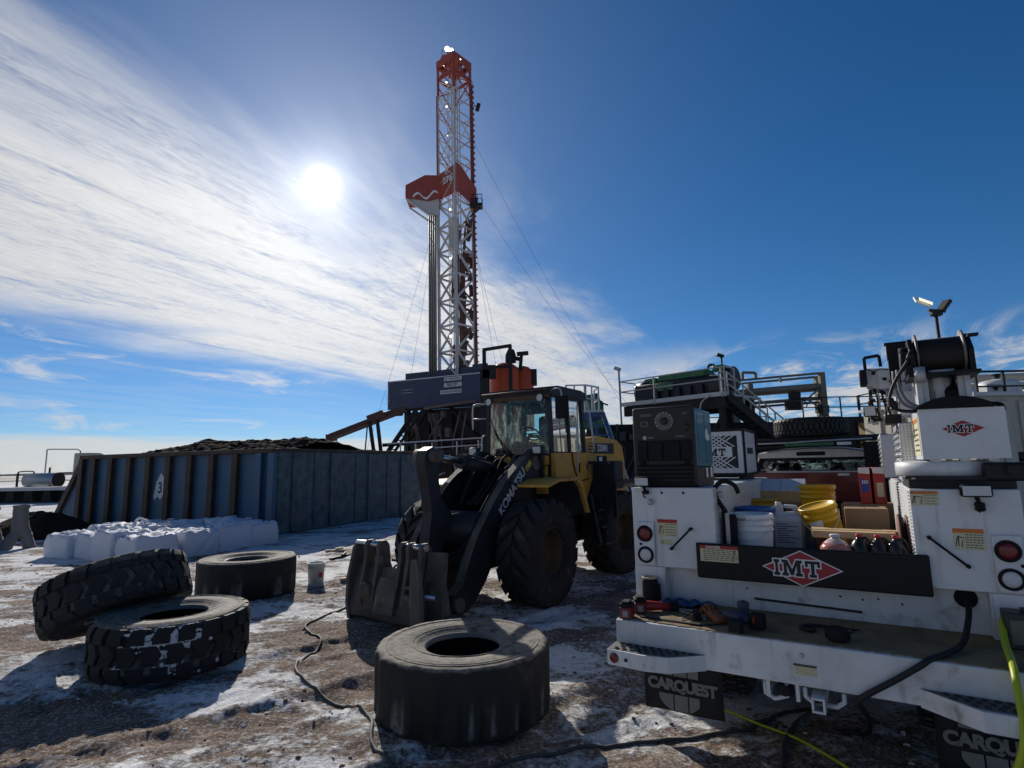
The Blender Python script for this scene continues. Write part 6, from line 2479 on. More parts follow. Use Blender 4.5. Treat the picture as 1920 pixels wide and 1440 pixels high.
rnd = random.Random(2)
for i in range(60):
    z = rnd.uniform(11.5, 27)
    a = rnd.uniform(-.3, 1.55)
    mb.box((a, rnd.uniform(-.6, .8), z), (rnd.uniform(.15, .5), .3, rnd.uniform(.2, 1.2)), rot=(0, rnd.uniform(-30, 30), 40))
for i in range(5):
    mb.tube(smooth_path([(.2 + .15 * i, -.5, 11.5), (.5 + .1 * i, -.4, 14.5 + i), (.3 + .12 * i, -.3, 18), (.6 + .08 * i, -.2, 23 + i)], 5), .07, 6)
mb.build('top_drive', mat('drive_brown', (.10, .05, .04), .65, dirt=((.2, .16, .14), .35, 1.0), var=.3), rig)
mb = MB()       # caged ladder up the right corner
mb.bar(rig_pt(1, s0 * 1.05, 11), rig_pt(1, s0 * 1.02, 42), .3, .3)
lp = [rig_pt(1, s0 * 1.12, 11), rig_pt(1, s0 * 1.08, 42.5)]
for dy in (-.2, .2):
    mb.bar(lp[0] + Vector((.05, dy, 0)), lp[1] + Vector((.05, dy, 0)), .05)
n = 100
for i in range(n):
    p = lp[0].lerp(lp[1], i / n)
    mb.bar(p + Vector((.05, -.2, 0)), p + Vector((.05, .2, 0)), .04)
    if i % 2 == 0:
        mb.box(p + Vector((.12, 0, 0)), (.2, .4, .05))
mb.build('ladder', mat('ladder_red', (.19, .05, .04), .6), rig)
# racking board, red with the rig number
mb = MB()
nA, nB, nC = rig_pt(3, s0 * 1.1, 0), rig_pt(0, s0 * 1.14, 0), rig_pt(1, s0 * 1.1, 0)
for a, b, za, zb, ta, tb in ((nA, nB, 29.1, 29.1, 31.9, 32.2), (nB, nC, 29.1, 28.1, 32.2, 30.4)):
    th = Vector((0, .08, 0))
    vs = [(a.x, a.y, za), (b.x, b.y, zb), (b.x, b.y, tb), (a.x, a.y, ta)]
    vs2 = [(x, y + .12, z) for x, y, z in vs]
    mb.faces_from(vs + vs2, [(0, 1, 2, 3), (7, 6, 5, 4), (0, 4, 5, 1), (1, 5, 6, 2), (2, 6, 7, 3), (3, 7, 4, 0)])
rb = mb.build('racking_board', mast_red, rig)
fx = (nB - nA).normalized()
Mp = Matrix.Identity(4)
nrm = fx.cross(Vector((0, 0, 1)))
for i in range(3):
    Mp[i][0], Mp[i][1], Mp[i][2] = fx[i], (0, 0, 1)[i], nrm[i]
mid = nA.lerp(nB, .5)
Mp.translation = (mid.x, mid.y, 30.85) + nrm * .12 if False else Vector((mid.x, mid.y, 30.75)) + nrm * .12
lettering('276', .95, Mp, logo_white, rb, depth=.01, bold=.03, space=1.05)
mb = MB()
Mb_ = Mp.copy()
Mb_.translation = Vector((mid.x, mid.y, 31.75)) + nrm * .12
mb.lathe([(.30, 0), (.38, 0), (.38, .01), (.30, .01)], 20, Mb_, closed=True, a0=.4, a1=5.9)
mb.prism([(-.06, -.1), (.06, -.1), (.06, .34), (-.06, .34)], 0, .012, Mb_)
mb.prism([(-.28, -.12), (-.06, -.12), (-.06, -.02), (-.28, .0)], 0, .012, Mb_)
mb.build('round_badge', logo_white, rb)
mb = MB()       # wing to the left, white sloping underside
wing = [(-5.05, 29.0), (-5.05, 30.3), (-3.1, 31.35), (-1.6, 31.3), (-1.6, 28.9), (-2.7, 28.6)]
mb.front(wing, -1.0, -.9)
mb.b2((-5.05, -.89, 28.95), (-1.6, 1.2, 29.1))
mb.b2((-5.05, -.89, 29.11), (-4.95, 1.2, 30.3))
rw = mb.build('racking_wing', mast_red, rig)
mb = MB()
wv = [(-4.3, 28.98)]
for i in range(13):
    x = -4.3 + 2.5 * i / 12
    wv.append((x, 29.15 + .35 * math.sin(i * .75) + .02 * i))
poly = wv[1:] + [(x + .05, z - .22) for x, z in wv[1:][::-1]]
mb.front(poly, -1.03, -1.01)
mb.build('wave_stripe', logo_white, rw)
mb = MB()
mb.front([(-5.0, 28.94), (-2.6, 27.2), (-1.7, 27.2), (-1.7, 28.9)], -.8, -.7)
mb.bar((-5.0, -.85, 28.9), (-2.6, -.85, 27.1), .16)
mb.bar((-5.0, 1.1, 28.9), (-2.6, 1.1, 27.1), .16)
mb.build('wing_brace', mast_white, rig)
mb = MB()
mb.b2((1.4, -.6, 28.2), (2.65, .4, 28.5))
for x, y in ((1.7, -.6), (2.2, -.6), (2.62, -.6), (2.62, .4)):
    mb.bar((x, y, 28.5), (x, y, 29.4), .06)
mb.bar((1.5, -.6, 29.4), (2.62, -.6, 29.4), .06)
mb.bar((1.5, -.6, 28.95), (2.62, -.6, 28.95), .05)
mb.box((2.0, -.5, 28.8), (.3, .3, .5))
mb.bar((1.3, 0, 27.2), (2.4, 0, 28.2), .14)
mb.box((2.3, -.3, 39.2), (.35, .3, .8), rot=(0, 15, 0))
mb.bar((1.6, -.2, 39.4), (2.3, -.3, 39.4), .06)
mb.build('side_platform', rig_dark, rig)
# stands of pipe racked on the left
mb = MB()
for i in range(4):
    for j in range(3):
        mb.tube([(-2.62 + .2 * i, -.5 + .25 * j, 11), (-2.72 + .2 * i, -.5 + .25 * j, 28.4)], .075, 8)
tag(mb.build('pipe_stand', mat('pipe_grey', (.25, .235, .22), .55, metal=.3, dirt=((.14, .1, .08), .3, .7)), None, RO), 'dull grey stands of drill pipe racked upright left of the mast', 'pipes', kind=None)
# rig floor wind walls
fl = thing('rig_floor', 'dark blue walled rig floor with white signs under the mast', 'rig floor', (-6.9, 51.5, 0))
A_, B_ = Vector((-12.2, 54.5, 0)), Vector((-2.62, 49.8, 0))
d_ = (B_ - A_).normalized()
FM = Matrix.Identity(4)
n_ = Vector((d_.y, -d_.x, 0))
for i in range(3):
    FM[i][0], FM[i][1], FM[i][2] = d_[i], -n_[i], (0, 0, 1)[i]
FM.translation = A_ - Vector((-6.9, 51.5, 0))
LW = (B_ - A_).length
mb = MB()
mb.b2((0, 0, 7.7), (LW, .12, 10.45), FM)
mb.b2((0, .12, 8.1), (.12, 7.5, 10.45), FM)
mb.b2((LW - .12, .12, 8.1), (LW, 7.5, 10.6), FM)
mb.build('wind_wall', rig_blue, fl)
mb = MB()
mb.b2((1.2, 1.2, 10.5), (LW - .2, 1.35, 11.35), FM)
mb.b2((LW - 1.6, .9, 10.7), (LW - .1, 1.19, 11.5), FM)
mb.b2((LW - 2.9, 1.0, 10.6), (LW - 1.7, 1.19, 11.3), FM)
mb.build('upper_wall', rig_blue, fl)
mb = MB()
mb.b2((-.05, -.06, 10.4), (LW + .05, -.001, 10.5), FM)
for z in (8.3, 8.55, 8.8, 9.1):
    mb.b2((-.1, -.08, z), (.25, -.001, z + .05), FM)
for z in (9.2, 9.5):
    mb.b2((1.7, -.05, z), (3.0, -.001, z + .03), FM)
mb.build('wall_trim', galv, fl)
FS = FM @ rear(0, -.01, 0)
rnd = random.Random(6)
for k, (x0, x1, z0, z1) in enumerate(((6.55, 8.45, 10.0, 10.33), (6.55, 8.45, 9.42, 9.8), (6.15, 8.45, 8.80, 9.15))):
    mb = MB()
    mb.prism([(x0, z0), (x1, z0), (x1, z1), (x0, z1)], 0, .02, FS)
    sg_ = mb.build('sign', mat('sign_white', (.55, .54, .53), .6, dirt=((.25, .22, .2), .3, 3.0)), fl)
    if k == 1:
        lettering('RIG 276', .36, FS @ T((x0 + x1) / 2, (z0 + z1) / 2, .03), ink, sg_, depth=.005, bold=.012)
    else:
        mb = MB()
        x = x0 + (.55 if k == 0 else .12)
        while x < x1 - .15:
            w_ = rnd.uniform(.06, .14)
            mb.prism([(x, z0 + .09), (x + w_, z0 + .09), (x + w_, z1 - .09), (x, z1 - .09)], .021, .026, FS)
            x += w_ + .05
        if k == 0:
            mb.lathe([(.07, 0.021), (.12, .021), (.12, .026), (.07, .026)], 16, FS @ T(x0 + .25, (z0 + z1) / 2, 0), closed=True)
        mb.build('small_letters', mat('sign_grey', (.14, .14, .15), .6), sg_)
# substructure
sub = thing('rig_substructure', 'dark brown steel substructure carrying the rig floor behind the loader', 'substructure', (-6.5, 52, 0))
SO = Vector((-6.5, 52, 0))
SM = Matrix.Translation(A_ - SO) @ (FM.to_3x3().to_4x4())
mb = MB()
mb.b2((1.4, .8, 0), (1.9, 1.2, 8.09), SM)
mb.b2((LW - .7, .8, 0), (LW - .2, 1.2, 8.09), SM)
mb.b2((.2, .3, 7.6), (LW, 1.4, 8.09), SM)
mb.b2((1.4, .6, 4.2), (LW, 1.3, 4.5), SM)
for x in (4.0, 6.6):
    mb.b2((x, .85, 0), (x + .3, 1.15, 7.59), SM)
mb.bar(SM @ Vector((1.7, 1.0, 4.5)), SM @ Vector((4.0, 1.0, 7.6)), .25)
mb.bar(SM @ Vector((6.6, 1.0, 7.6)), SM @ Vector((9.6, 1.0, 4.5)), .25)
mb.build('frame', rig_dark, sub)
mb = MB()
mb.b2((2.6, 2.2, 0), (LW - .4, 7.0, 7.5), SM)
mb.b2((.9, 2.2, 0), (2.55, 7.0, 7.5), SM)
mb.b2((1.5, 1.7, 3.0), (3.3, 2.1, 7.5), SM)
mb.b2((3.2, 1.45, 0), (LW - 1.0, 1.59, 7.6), SM)
mb.b2((1.95, 1.6, 1.5), (LW - .8, 2.1, 6.6), SM)
mb.build('panel', rig_brown, sub)
mb = MB()
mb.tube([SM @ Vector((4.6, -.3, 7.55)), SM @ Vector((LW - .6, -.3, 7.95))], .14, 8)
for i in range(14):
    x = 2.5 + i * .55
    z = rnd.uniform(2.5, 7)
    mb.box((x, .2, z), (rnd.uniform(.3, .9), .5, rnd.uniform(.2, 1.3)), SM)
for i in range(10):
    x = rnd.uniform(3, 10)
    mb.tube(smooth_path([SM @ Vector((x, -.1, rnd.uniform(2, 3))), SM @ Vector((x + rnd.uniform(-1, 1), -.1, 4.5)), SM @ Vector((x + rnd.uniform(-1, 1), -.1, 7))], 4), .08, 6)
mb.build('pipework', mat('pipe_rust', (.15, .10, .085), .7, dirt=((.07, .06, .06), .4, 1.0)), sub)
mb = MB()
mb.tube([SM @ Vector((-.9, .4, 7.35)), SM @ Vector((1.4, .4, 7.35))], .28, 12)
mb.build('end_pipe', rig_brown, sub)

# V-door ramp and stair at the left of the rig
rp = thing('pipe_ramp', 'rusty red pipe ramp sloping down to the left from the rig floor', 'ramp', (-13.5, 50, 0))
ro = Vector((-13.5, 50, 0))
mb = MB()
for dy in (0, 1.1):
    mb.bar(Vector((-16.3, 50 + dy, 4.95)) - ro, Vector((-9.9, 51 + dy, 7.5)) - ro, .35, .5)
mb.bar(Vector((-16.4, 50, 4.85)) - ro, Vector((-16.3, 51.2, 4.9)) - ro, .6, .6)
mb.bar(Vector((-13.0, 50, 6.45)) - ro, Vector((-11.6, 50.2, 7.0)) - ro, .45, .55)
mb.build('ramp_beam', mat('ramp_red', (.11, .05, .035), .65, dirt=((.10, .07, .05), .4, .8)), rp)
mb = MB()
for xa, xb in ((-12.8, -12.2), (-12.1, -11.6)):
    mb.bar(Vector((xa, 50, 6.3)) - ro, Vector((xb, 50, 2.5)) - ro, .28)
mb.bar(Vector((-11.8, 50, 2.5)) - ro, Vector((-8.8, 51, 7.3)) - ro, .4)
mb.bar(Vector((-11.2, 50, 2.5)) - ro, Vector((-8.2, 51, 7.3)) - ro, .25)
for i in range(12):
    t_ = i / 12
    p = Vector((-11.8 + 3.0 * t_, 50, 2.5 + 4.8 * t_)) - ro
    mb.box(p + Vector((.3, 0, 0)), (.6, .5, .09))
mb.bar(Vector((-11.6, 50, 4.1)) - ro, Vector((-8.4, 51, 4.3)) - ro, .4, .3)
mb.bar(Vector((-13.0, 50.1, 5.9)) - ro, Vector((-13.2, 50.1, 3.2)) - ro, .1)
mb.bar(Vector((-16.4, 50.3, 4.6)) - ro, Vector((-16.7, 50.3, 2.6)) - ro, .2)
mb.bar(Vector((-16.2, 50.3, 4.6)) - ro, Vector((-15.9, 50.3, 2.6)) - ro, .2)
mb.build('stair', rig_dark, rp)
# catwalk behind the bin
cw = thing('catwalk', 'long low dark catwalk running behind the bin towards the rig', 'catwalk', (-14, 46, 0))
co = Vector((-14, 46, 0))
mb = MB()
mb.b2((-5.5, 0, 2.6), (6.5, 3.0, 3.2))
mb.b2((-12, 0.2, 2.2), (-5.6, 3, 2.9))
for i in range(8):
    mb.b2((-5.3 + i * 1.6, .1, 0), (-5.0 + i * 1.6, .4, 2.59))
mb.b2((-5, 1, 0), (6.4, 2.8, 2.3))
for x in (-2.2, 1.5, 2.3):
    mb.box((x, .5, 3.4), (.7, .5, .4))
mb.tube(smooth_path([(-.4, .4, 3.2), (-.1, .4, 3.75), (.4, .4, 3.8), (.8, .4, 3.2)], 5), .07, 6)
mb.build('deck', rig_dark, cw)
mb = MB()
for x0, x1, z in ((-9.5, -6.6, 4.1), (-5.3, -1.9, 3.95)):
    mb.bar((x0, 0, z), (x1, 0, z), .07)
    mb.bar((x0, 0, z - .5), (x1, 0, z - .5), .06)
    for k in range(3):
        x = x0 + (x1 - x0) * k / 2
        mb.bar((x, 0, 2.7), (x, 0, z), .07)
mb.bar((-3.4, 0, 3.2), (-3.4, 0, 4.6), .14)
mb.build('hand_rail', galv, cw)
# walkway with rails in front of the substructure
wk = thing('walkway', 'grey railed walkway with pipe clutter between the bin and the loader cab', 'walkway', (-4, 34, 0))
mb = MB()
mb.b2((-3.6, 0, 3.0), (3.2, .12, 3.1))
mb.b2((-3.6, .13, 2.5), (3.2, 1.5, 2.98))
for i in range(6):
    mb.b2((-3.4 + i * 1.25, .3, 0), (-3.2 + i * 1.25, .5, 2.49))
mb.build('deck', rig_dark, wk)
mb = MB()
mb.bar((-3.6, 0, 3.55), (3.2, 0, 3.85), .08)
mb.bar((-.9, 0, 3.25), (3.2, 0, 3.45), .07)
for x in (-2.8, -1.9, -.9, .6, 1.9, 3.0):
    mb.bar((x, 0, 2.6), (x, 0, 3.6 + x * .04), .08)
mb.build('hand_rail', galv, wk)
mb = MB()
rnd = random.Random(14)
for i in range(12):
    x = rnd.uniform(-.5, 3.0)
    mb.tube([(x, -.3, rnd.uniform(1.2, 2.9)), (x + rnd.uniform(-1.2, 1.2), -.4, rnd.uniform(1.0, 2.9))], .06, 6, mi=i % 2)
for i in range(8):
    mb.box((rnd.uniform(-1, 3), -.2, rnd.uniform(1, 2.6)), (.4, .4, .4), mi=i % 2)
mb.build('pipework', [galv, rig_dark], wk)
# guy lines
for k, (a, b, lab) in enumerate((((-4.0, 53, 36), (17, 60, 0), 'thin guy line running down to the right of the mast, outermost'), ((-3.9, 53, 30), (14.5, 52, 3), 'thin guy line falling from the racking board to the right'), ((-4.0, 53, 27.5), (-.9, 48, 8), 'thin line hanging close beside the right of the mast, inner'), ((-4.0, 53, 26.5), (.2, 48, 7), 'thin line hanging close beside the right of the mast, outer'), ((-7.2, 53, 27), (-13.2, 50, 3), 'thin guy line falling to the left of the mast'), ((-7.4, 53, 26), (-9.3, 49, 8), 'thin line hanging close at the left of the mast'))):
    mb = MB()
    a, b = Vector(a), Vector(b)
    mb.tube([a.lerp(b, t_ / 10) - Vector((0, 0, 1.4 * math.sin(PI * t_ / 10) * (b - a).xy.length / 18)) for t_ in range(11)], .012, 5)
    tag(mb.build('guy_line', rig_dark), lab, 'cable')
# red tank and goalpost frame behind the cab
t = thing('red_tank', 'orange red upright tank behind the loader cab roof', 'tank', (-.05, 31, 0))
mb = MB()
mb.lathe([(0, 0), (.85, 0), (.85, 7.3), (.8, 7.5), (.45, 7.75), (0, 7.85)], 28, T(-.35, 0, 0))
mb.lathe([(0, 4), (.55, 4), (.55, 7.3), (.3, 7.6), (0, 7.7)], 22, T(.72, .3, 0))
mb.build('shell', tank_orange, t)
mb = MB()
mb.lathe([(.3, 7.85), (.3, 8.3), (.2, 8.6), (0, 8.65)], 16, T(-.0, .1, 0))
mb.cyl((-.2, 0, 8.2), (.6, 0, 8.0), .12)
mb.bar((.35, -.1, 8.3), (1.0, -.1, 8.35), .28, .2)
mb.bar((.6, -.1, 8.2), (.5, -.1, 7.2), .2)
mb.box((1.2, .2, 7.0), (.5, .5, .9))
mb.build('valve', rig_dark, t)
t = thing('goalpost_frame', 'dark square hoist frame standing above the loader cab', 'frame', (-.75, 29.6, 0))
mb = MB()
mb.bar((-.72, 0, 0), (-.72, 0, 8.3), .2)
mb.bar((.68, -.1, 0), (.68, -.1, 8.5), .2)
mb.bar((-.8, 0, 8.3), (.76, -.1, 8.5), .16)
mb.bar((-.72, 0, 7.3), (.68, 0, 7.4), .14)
mb.box((-.45, .1, 7.1), (.7, .5, .7))
mb.box((-.7, .05, 5.5), (.5, .4, 3.4))
mb.build('frame', rig_dark, t)

# ------------------------------------------------------------------ pumps, tanks and walkways to the right
# blue landing with a ladder, behind the loader
t = thing('access_landing', 'blue railed landing with a steep ladder behind the loader hood', 'landing', (2.35, 18.5, 0))
mb = MB()
mb.b2((-.55, 0, 3.62), (.62, 1.6, 3.80))
mb.b2((-.5, .1, 0), (-.42, .2, 3.61))
mb.b2((.45, .5, 0), (.55, .6, 3.61))
mb.b2((-.3, .9, 0), (.4, 1.5, 3.3))
mb.build('deck', mat('landing_blue', (.03, .075, .19), .5, dirt=((.08, .07, .06), .3, 2.0)), t)
mb = MB()
mb.b2((-.56, -.03, 3.81), (.63, .01, 3.88))
for x, y in ((-.55, 0), (-.28, 0), (.06, 0), (.10, 0), (.34, .3), (.60, .5), (-.55, 1.5), (.6, 1.5)):
    mb.bar((x, y, 3.8), (x, y, 4.72), .05)
for z in (4.28, 4.72):
    mb.bar((-.55, 0, z), (.10, 0, z), .045)
    mb.bar((.10, 0, z), (.60, .5, z - .02), .045)
    mb.bar((-.55, 0, z), (-.55, 1.5, z), .045)
    mb.bar((.6, .5, z), (.6, 1.5, z), .045)
mb.build('hand_rail', galv, t)
mb = MB()
for x in (.0, .52):
    mb.bar((x + .1, -.1, 3.75), (x + .85, -1.6, 0), .06, .12, mi=0)
for i in range(11):
    k = i / 11
    mb.box((.36 + .75 * k, -.1 - 1.5 * k, 3.7 - 3.7 * k), (.5, .14, .04))
mb.bar((.66, -.06, 3.80), (1.50, -1.7, .2), .045, mi=1)
mb.bar((.58, -.06, 3.72), (1.40, -1.7, .1), .045, mi=1)
mb.build('ladder', [mat('landing_blue', (.03, .075, .19)), galv], t)
# long dark tank
t = thing('mud_tank', 'long dark steel mud tank running behind the truck and loader', 'tank', (10, 26.5, 0))
mb = MB()
mb.b2((-7.2, -.6, 0), (3.9, 2.2, 3.9))
mb.b2((3.91, -1.6, 0), (8.2, 1.5, 4.0))
for i in range(15):
    x = -7.0 + i * 1.02
    mb.b2((x, -.72 if x < 3.8 else -1.72, 0), (x + .14, -.601 if x < 3.8 else -1.601, 3.8))
mb.build('wall', rig_dark, t)
mb = MB()
for x0, x1, y, z0 in ((3.0, 8.1, -1.5, 4.0), (-1.0, 3.0, 2.0, 3.9)):
    for dz in (.45, .9):
        mb.bar((x0, y, z0 + dz), (x1, y, z0 + dz), .045)
    n = int((x1 - x0) / .8)
    for k in range(n + 1):
        x = x0 + (x1 - x0) * k / n
        mb.bar((x, y, z0), (x, y, z0 + .9), .045)
mb.build('hand_rail', rig_dark, t)
rnd = random.Random(17)
mb = MB()
for i in range(16):
    x = rnd.uniform(-6.5, -1)
    mb.box((x, -.85, rnd.uniform(1.2, 3.9)), (rnd.uniform(.2, .7), .4, rnd.uniform(.15, .6)), bev=.03)
for i in range(10):
    x = rnd.uniform(-6.5, -1)
    mb.tube(smooth_path([(x, -.9, rnd.uniform(1, 2)), (x + .5, -.95, 2.6), (x + rnd.uniform(-.5, .9), -.85, 3.9)], 4), .05, 6)
mb.build('pipework', mat('pipe_dark', (.06, .055, .055), .6, dirt=((.12, .09, .07), .3, 2.0)), t)
# raised platform with engine
t = thing('engine_platform', 'raised grey railed platform carrying the green topped engine', 'platform', (7.3, 26.1, 0))
A2, B2 = Vector((5.55, 28.1, 0)), Vector((9.15, 24.1, 0))
dd = (B2 - A2).normalized()
EM = Matrix.Identity(4)
for i in range(3):
    EM[i][0], EM[i][1], EM[i][2] = dd[i], (-dd.y, dd.x, 0)[i], (0, 0, 1)[i]
EM.translation = A2 - Vector((7.3, 26.1, 0))
LP = (B2 - A2).length
mb = MB()
mb.b2((-.1, 0, 4.95), (LP + .1, .06, 5.14), EM)
mb.b2((-.1, .07, 4.98), (LP + .1, 3.4, 5.08), EM)
mb.build('deck', galv, t)
mb = MB()
mb.b2((.0, .1, 4.45), (LP, .4, 4.94), EM)
mb.b2((.0, 2.6, 4.45), (LP, 2.9, 4.94), EM)
mb.b2((-.1, .41, 4.5), (.2, 2.6, 4.94), EM)
for x in (LP - .35, LP - 1.3):
    for y in (.15, 2.7):
        mb.b2((x, y, 0), (x + .22, y + .22, 4.44), EM)
mb.bar(EM @ Vector((LP - 1.2, .25, 2.6)), EM @ Vector((LP - .2, .25, 4.2)), .12)
mb.bar(EM @ Vector((LP - 1.2, .3, 4.4)), EM @ Vector((LP - 2.6, .3, 3.9)), .12)
mb.build('support_frame', rig_dark, t)
mb = MB()
for dz in (.55, 1.08):
    mb.bar(EM @ Vector((-.1, 0, 5.14 + dz)), EM @ Vector((LP + .1, 0, 5.14 + dz)), .05)
    mb.bar(EM @ Vector((-.1, 0, 5.14 + dz)), EM @ Vector((-.1, 3.2, 5.14 + dz)), .05)
    mb.bar(EM @ Vector((LP + .1, 0, 5.14 + dz)), EM @ Vector((LP + .1, .9, 5.14 + dz)), .05)
for x in (-.1, 1.9, LP - .05, LP + .1):
    mb.bar(EM @ Vector((x, 0, 4.9)), EM @ Vector((x, 0, 6.22)), .06)
mb.bar(EM @ Vector((LP + .1, .9, 5.1)), EM @ Vector((LP + .1, .9, 6.22)), .05)
mb.build('hand_rail', mat('rail_grey', (.36, .36, .34), .5, metal=.3, dirt=((.2, .17, .13), .3, 4.0)), t)
mb = MB()
mb.tube(smooth_path([EM @ Vector((LP - .6, -.05, 5.0)), EM @ Vector((LP - 1.0, -.12, 4.7)), EM @ Vector((LP - 1.15, -.1, 4.0))], 5), .035, 6)
mb.build('cable', galv, t)
e = thing('diesel_engine', 'navy and green diesel engine set on the raised platform', 'engine', EM @ Vector((LP / 2, 1.5, 5.09)) + Vector((7.3, 26.1, 0)), math.atan2(dd.y, dd.x))
hl_ = LP / 2
mb = MB()
mb.box((-.2, 0, .55), (LP - .6, 1.3, .85), bev=.12)
mb.cyl((-hl_ + .1, 0, .62), (-hl_ + .9, 0, .62), .62, 24)
mb.cyl((hl_ - .75, .1, .8), (hl_ - .2, .1, .8), .55, 24)
for i in range(5):
    mb.box((-1.2 + i * .6, -.72, .35), (.3, .2, .5), bev=.03)
mb.build('engine_block', engine_navy, e)
mb = MB()
mb.box((.05, .0, 1.18), (2.5, 1.0, .34), bev=.05)
mb.box((-1.75, 0, 1.12), (.7, .8, .3), bev=.04)
mb.box((-.7, -.72, .68), (1.0, .16, .35), bev=.02)
mb.box((1.9, 0, 1.3), (.55, .8, .3), bev=.08)
mb.build('cover', engine_green, e)
mb = MB()
for i in range(4):
    mb.tube(smooth_path([(1.4 + i * .12, -.45, 1.0), (1.6 + i * .14, -.6, .7), (1.65 + i * .12, -.6, .2)], 4), .07, 8)
mb.tube(smooth_path([(1.2, .0, 1.25), (1.3, 0, 1.55), (1.55, 0, 1.5), (1.65, 0, 1.3)], 5), .07, 8)
mb.cyl((-1.25, .1, 1.2), (-1.25, .1, 1.42), .12)
mb.cyl((-1.0, -.1, 1.2), (-1.0, -.1, 1.36), .1)
mb.build('exhaust_pipe', mat('pipe_dark', (.06, .055, .055)), e)
# stair from the platform
t = thing('stair', 'steep dark stair with pale rails going down right from the engine platform', 'stair', (11, 24.6, 0))
so_ = Vector((11, 24.6, 0))
S0, S1 = Vector((9.4, 24.2, 4.95)), Vector((12.2, 24.6, 2.6))
mb = MB()
for dy in (0, .9):
    mb.bar(S0 + Vector((0, dy, 0)) - so_, S1 + Vector((0, dy, 0)) - so_, .12, .34)
for i in range(12):
    p = S0.lerp(S1, i / 12) - so_
    mb.box(p + Vector((0, .45, .05)), (.26, .85, .05))
mb.build('tread', rig_dark, t)
mb = MB()
for dy in (0, .9):
    up_ = Vector((0, dy, 1.05))
    mb.bar(S0 + up_ - so_, S1 + up_ - so_, .05)
    mb.bar(S0 + up_ * 1 - Vector((0, 0, .5)) - so_, S1 + up_ - Vector((0, 0, .5)) - so_, .045)
    for k in range(5):
        p = S0.lerp(S1, k / 4) + Vector((0, dy, 0)) - so_
        mb.bar(p, p + Vector((0, 0, 1.05)), .05)
    mb.bar(Vector((9.4, 24.2 + dy, 6.0)) - so_, Vector((9.0, 24.2 + dy, 6.0)) - so_, .05)
mb.build('hand_rail', MATS['rail_grey'], t)
# pipe gantry
t = thing('pipe_gantry', 'weathered olive pipe gantry spanning behind the stair and tank', 'gantry', (12.5, 27, 0))
go = Vector((12.5, 27, 0))
olive = mat('gantry_olive', (.15, .14, .11), .7, dirt=((.09, .07, .06), .35, 1.5))
mb = MB()
L_, R2 = Vector((9.9, 28.2, 0)), Vector((14.75, 26.4, 0))
dg = (R2 - L_).normalized()


def G(k, z, off=0.0):
    return L_ + dg * k + Vector((-dg.y, dg.x, 0)) * off + Vector((0, 0, z)) - go


LG = (R2 - L_).length
for k in (2.0, LG):
    for off in (0, 1.3):
        mb.bar(G(k, 0, off), G(k, 6.25 if k > 3 else 5.9, off), .24)
mb.bar(G(-.6, 6.05), G(LG, 6.22), .1)
mb.bar(G(-.6, 6.05, 1.3), G(LG, 6.22, 1.3), .1)
mb.bar(G(LG - .8, 5.1), G(LG, 4.4), .08)
mb.bar(G(LG - .7, 5.0), G(LG, 5.6), .08)
for k in (1.9, LG - .0):
    mb.bar(G(k, 5.4, -.1), G(k, 5.4, 1.4), .16)
    mb.bar(G(k, 4.95, -.1), G(k, 4.95, 1.4), .12)
mb.bar(G(1.7, 6.1), G(1.7, 6.5), .12)
mb.bar(G(2.3, 6.1), G(2.3, 6.45), .12)
mb.bar(G(1.7, 6.5), G(2.3, 6.45), .12)
mb.bar(G(3.4, 5.9), G(3.4, 6.1), .08)
mb.build('frame', olive, t)
mb = MB()
for off, z, r in ((.05, 5.62, .14), (.4, 5.58, .12), (.7, 5.6, .14), (1.0, 5.58, .12), (.2, 5.05, .07), (.6, 5.05, .06), (1.0, 4.92, .06)):
    mb.tube([G(-.8, z - .15, off), G(LG + .05, z, off)], r, 10)
mb.build('pipe_run', pale_pipe if False else mat('pipe_dull', (.2, .18, .155), .6, dirt=((.12, .08, .06), .35, 1.2)), t)
mb = MB()
mb.box(G(LG - 1.2, 5.2, .2), (.45, .4, .4), bev=.04)
mb.box(G(LG - 1.3, 4.72, .0), (.75, .3, .42), bev=.03)
mb.box(G(LG - .1, 4.5, .0), (.55, .3, .36), bev=.03)
mb.tube(smooth_path([G(LG - .9, 5.0, .1), G(LG - .7, 4.8, .1), G(LG - .75, 4.65, .1)], 4), .03, 6)
mb.build('equipment_box', rig_dark, t)
mb = MB()
mb.b2((.2, -.6, 2.6), (1.0, -.3, 4.5)) if False else mb.box(G(1.1, 4.3, -.5), (.7, .06, 1.5), rot=(0, 0, -18))
mb.build('sheet', galv, t)
# light poles
for x, y, h, lab in ((9.95, 26.0, 7.05, 'thin light pole standing behind the engine platform'), (5.2, 26.6, 6.6, 'short pale light pole at the left end of the engine platform')):
    t = thing('light_pole', lab, 'light pole', (x, y, 0), 0)
    mb = MB()
    mb.tube([(0, 0, 0), (-.05, 0, h)], .045, 8)
    mb.build('pole', galv if h < 7 else rig_dark, t)
    mb = MB()
    mb.box((-.12, -.05, h + .02), (.34, .22, .14), bev=.03, rot=(0, 20, 0))
    mb.build('lamp_head', rig_dark if h > 7 else galv, t)
t = thing('flood_light', 'tall twin floodlight above the crane winch, one face glowing as if sunlit', 'floodlight', (14.05, 18, 0))
mb = MB()
mb.tube([(0, 0, 0), (-.02, 0, 6.9)], .05, 8)
mb.tube([(-.25, 0, 6.95), (.3, 0, 6.9)], .05, 8)
mb.box((.0, 0, 6.85), (.34, .2, .22), bev=.05)
mb.build('pole', rig_dark, t)
mb = MB()
mb.box((.28, 0, 7.08), (.48, .3, .12), bev=.02, rot=(10, -50, 0))
mb.build('lamp_head', rig_dark, t)
mb = MB()
mb.box((-.42, -.0, 7.22), (.52, .34, .05), bev=.01, rot=(48, 22, 0))
